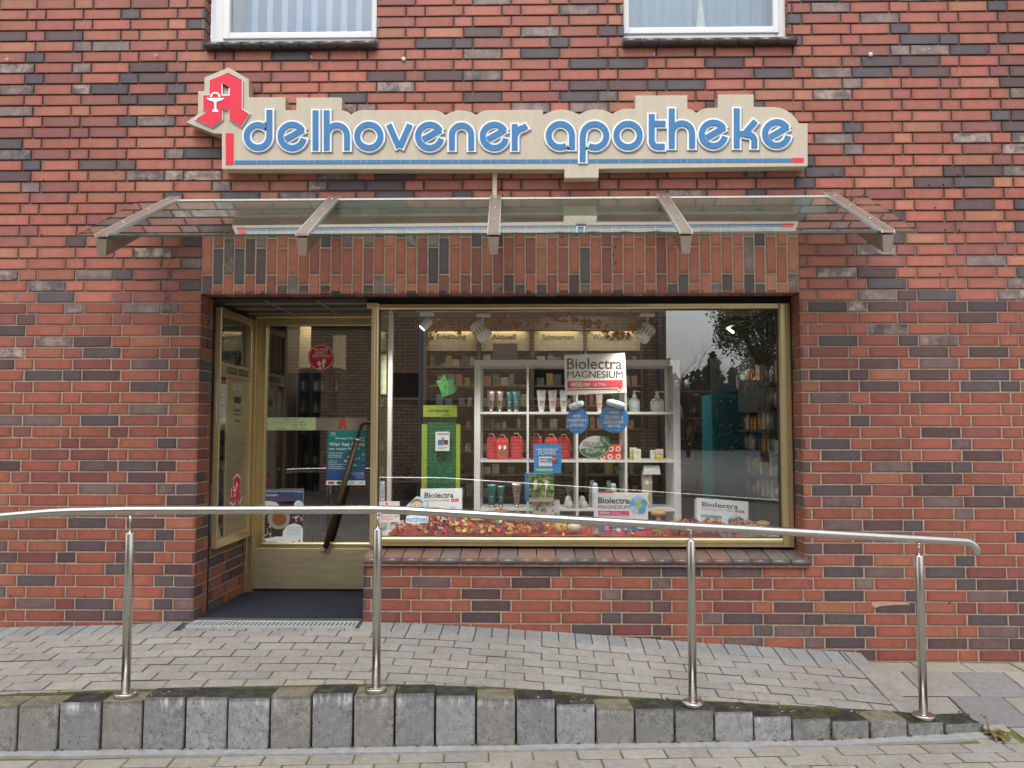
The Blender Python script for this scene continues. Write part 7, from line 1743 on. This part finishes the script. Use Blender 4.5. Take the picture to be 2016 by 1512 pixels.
for (x0, x1, y0, y1) in ((748, 830, 735, 782), (500, 600, 725, 1000), (1050, 1120, 725, 790)): a, b = mir(x0, y1), mir(x1, y0); mb.bx(a.x, b.x, YO - .02, YO + .03, a.z, b.z, DKW)
mb.build('window', t)
mb = MB(); a, b = mir(1228, 845), mir(1272, 718); mb.bx(a.x, b.x, YO, YO + .04, a.z, b.z, mat('roller_shutter', (.28, .24, .19), .6))
for k in range(22): z = a.z + (b.z - a.z) * k / 22; mb.bx(a.x, b.x, YO + .035, YO + .052, z, z + .02, mat('shutter_gap', (.12, .10, .08), .6))
mb.build('roller_shutter', t)
mb = MB(); a = mir(748, 784); b = mir(1135, 788); mb.bx(a.x, b.x, YO, YO + .12, a.z - .05, a.z + .01, LTF); mb.build('sill', t)
mb = MB(); p = mir(1300, 800, YO + .1); mb.tube([(p.x, YO + .1, 0), (p.x, YO + .1, 7.3)], .055, mat('zinc_downpipe', (.24, .26, .30), .4, .5), 12); mb.build('downpipe', t)
mb = MB(); mb.bx(-16, xr + .3, YO - 8, YO + .35, 7.5, 7.8, LTF); mb.build('roof_edge', t)
p = mir(829, 800, -8.5); mb = MB(); mb.lathe((p.x, -8.5, -.05), [(.07, 0), (.07, 1), (.05, 1.05), (.045, 7)], mat('grey_lamp_pole', (.20, .22, .25), .4, .4), 16)
t = thing('street_lamp', (p.x, -8.5, 0), 'grey street lamp post reflected at left of the display pane', 'street lamp'); mb.build('pole', t)
mb = MB(); mb.lathe((p.x, -8.5, 6.9), [(.05, 0), (.25, .1), (.22, .28), (.05, .34)], LTF, 16); mb.build('lamp_head', t)
# trees
def leafy(name, x, y, h, r, zc, label, cat='tree', n=9000, dark=(.11, .12, .055), trunk=True, seed=1, cone=False):
    q_ = random.Random(seed); t = thing(name, (x, y, 0), label, cat)
    LM = [mat('foliage_%s_%d' % (name, i), tuple(v * k for v in dark), .7, 0, .3, 3) for i, k in enumerate((.7, 1.1, 1.7))]
    mb = MB(); cl = [(Vector((q_.uniform(-1, 1), q_.uniform(-1, 1), q_.uniform(-1, 1))) * r * .75, q_.uniform(.25, .5) * r) for _ in range(22)]
    for k in range(n):
        if cone:
            f = q_.random() ** 1.4; a = q_.uniform(0, 6.28); rr = r * (1 - f) * (.55 + .45 * q_.random()) * (1 + .25 * math.sin(f * 40)); c = Vector((x + rr * math.cos(a), y + rr * math.sin(a), zc + f * h))
        else:
            cc, cr_ = q_.choice(cl); v = Vector((q_.gauss(0, 1), q_.gauss(0, 1), q_.gauss(0, 1))).normalized() * cr_ * q_.uniform(.5, 1.05); c = Vector((x, y, zc)) + cc + v
        s_ = q_.uniform(.07, .15) * (r / 3) ** .5; d_ = [Vector((q_.uniform(-1, 1), q_.uniform(-1, 1), q_.uniform(-1, 1))) * s_ for _ in range(3)]
        mb.add([c + e for e in d_], [(0, 1, 2)], q_.choice(LM))
    mb.build('crown', t)
    BK = mat('bark', (.09, .07, .05), .9, 0, .3, 8); mb = MB(); mb.tube([(x, y, -.1), (x + .1, y, zc * .5), (x, y, zc + h * .2)], .2, BK, 10, True, [.22, .16, .05])
    for k in range(7): a = q_.uniform(0, 6.28); mb.tube([(x, y, zc * .6 + k * .15), (x + math.cos(a) * r * .4, y + math.sin(a) * r * .4, zc + .3), (x + math.cos(a) * r * .8, y + math.sin(a) * r * .8, zc + r * .4)], .05, BK, 6, True, [.08, .05, .01])
    mb.build('trunk', t)
tp = mir(1500, 640, -34); leafy('leafy_tree', tp.x, -34, 6, 3.1, tp.z, 'large leafy tree across the street reflected at upper right of the display pane', n=17000, seed=3)
tp = mir(1590, 700, -40); leafy('leafy_tree', tp.x, -40, 6, 3.4, tp.z, 'second leafy tree beyond the right frame, reflected behind the large tree', n=14000, seed=5)
def bare(px, pyt, y, seed):
    q_ = random.Random(seed); p = mir(px, pyt, y); t = thing('bare_tree', (p.x, y, 0), 'bare leafless tree reflected against the sky in the display pane', 'tree'); mb = MB(); BK = mat('bark', (.09, .07, .05), .9)
    def br(a, d, l, r, dep):
        b = a + d * l; m_ = a.lerp(b, .5) + Vector((q_.gauss(0, .04), q_.gauss(0, .04), 0)) * l; mb.tube([a, m_, b], r, BK, 5, True, [r, r * .8, r * .6])
        if dep: 
            for _ in range(3 if dep > 1 else 3): br(b if q_.random() < .5 else m_, (d + Vector((q_.gauss(0, .38), q_.gauss(0, .38), q_.uniform(-.05, .3)))).normalized(), l * q_.uniform(.6, .85), r * .55, dep - 1)
    for dx_ in (-.25, .05, .3): br(Vector((p.x, y, 0)), Vector((dx_, 0, 1)).normalized(), p.z * .30, .07, 4)
    mb.build('branches', t)
bare(1352, 645, -40, 4)
mb = MB(); q_ = random.Random(12); FOR = [mat('far_wood_%d' % i, c, .8) for i, c in enumerate(((.035, .045, .028), (.055, .065, .04), (.08, .085, .055)))]
for k in range(64):
    x = 6 + k * .85 + q_.uniform(-.6, .6); y = -62 + q_.uniform(-4, 4); h = q_.uniform(5.5, 8.2); r_ = q_.uniform(1.2, 2.0)
    for _ in range(620):
        f = q_.random(); a = q_.uniform(0, 6.28); rr = r_ * (1.05 - f) * (.5 + .5 * q_.random()); c = Vector((x + rr * math.cos(a), y + rr * math.sin(a), f * h)); s_ = .30
        mb.add([c + Vector((q_.uniform(-s_, s_), q_.uniform(-s_, s_), q_.uniform(-s_, s_))) * 1.3 for _ in range(3)], [(0, 1, 2)], q_.choice(FOR))
for _ in range(16000):
    x = q_.uniform(2, 62); top = 6.0 + .9 * math.sin(x * 1.3) + .7 * math.sin(x * 3.1 + 1) + .5 * math.sin(x * 7.7); z_ = top * q_.random() ** .6; c = Vector((x, -64 + q_.uniform(-2, 2), z_)); s_ = .30
    mb.add([c + Vector((q_.uniform(-s_, s_), q_.uniform(-s_, s_), q_.uniform(-s_, s_))) * 1.5 for _ in range(3)], [(0, 1, 2)], q_.choice(FOR))
tag(mb.build('far_wood'), kind='stuff')
for (x, w_, h) in ((-2.2, .9, .7), (1.9, 1.1, .8)):
    t = thing('low_shrub', (x, YO + .8, 0), 'low dark shrub at the foot of the opposite building, ' + ('left' if x < 0 else 'right') + ' of the two reflected', 'shrub'); mb = MB()
    for _ in range(1500):
        c = Vector((x + q_.gauss(0, w_ * .45), YO + .8 + q_.gauss(0, .25), abs(q_.gauss(0, h * .5)))); mb.add([c + Vector((q_.uniform(-.06, .06), q_.uniform(-.06, .06), q_.uniform(-.06, .06))) for _ in range(3)], [(0, 1, 2)], FOR[q_.randrange(3)])
    mb.build('foliage', t)
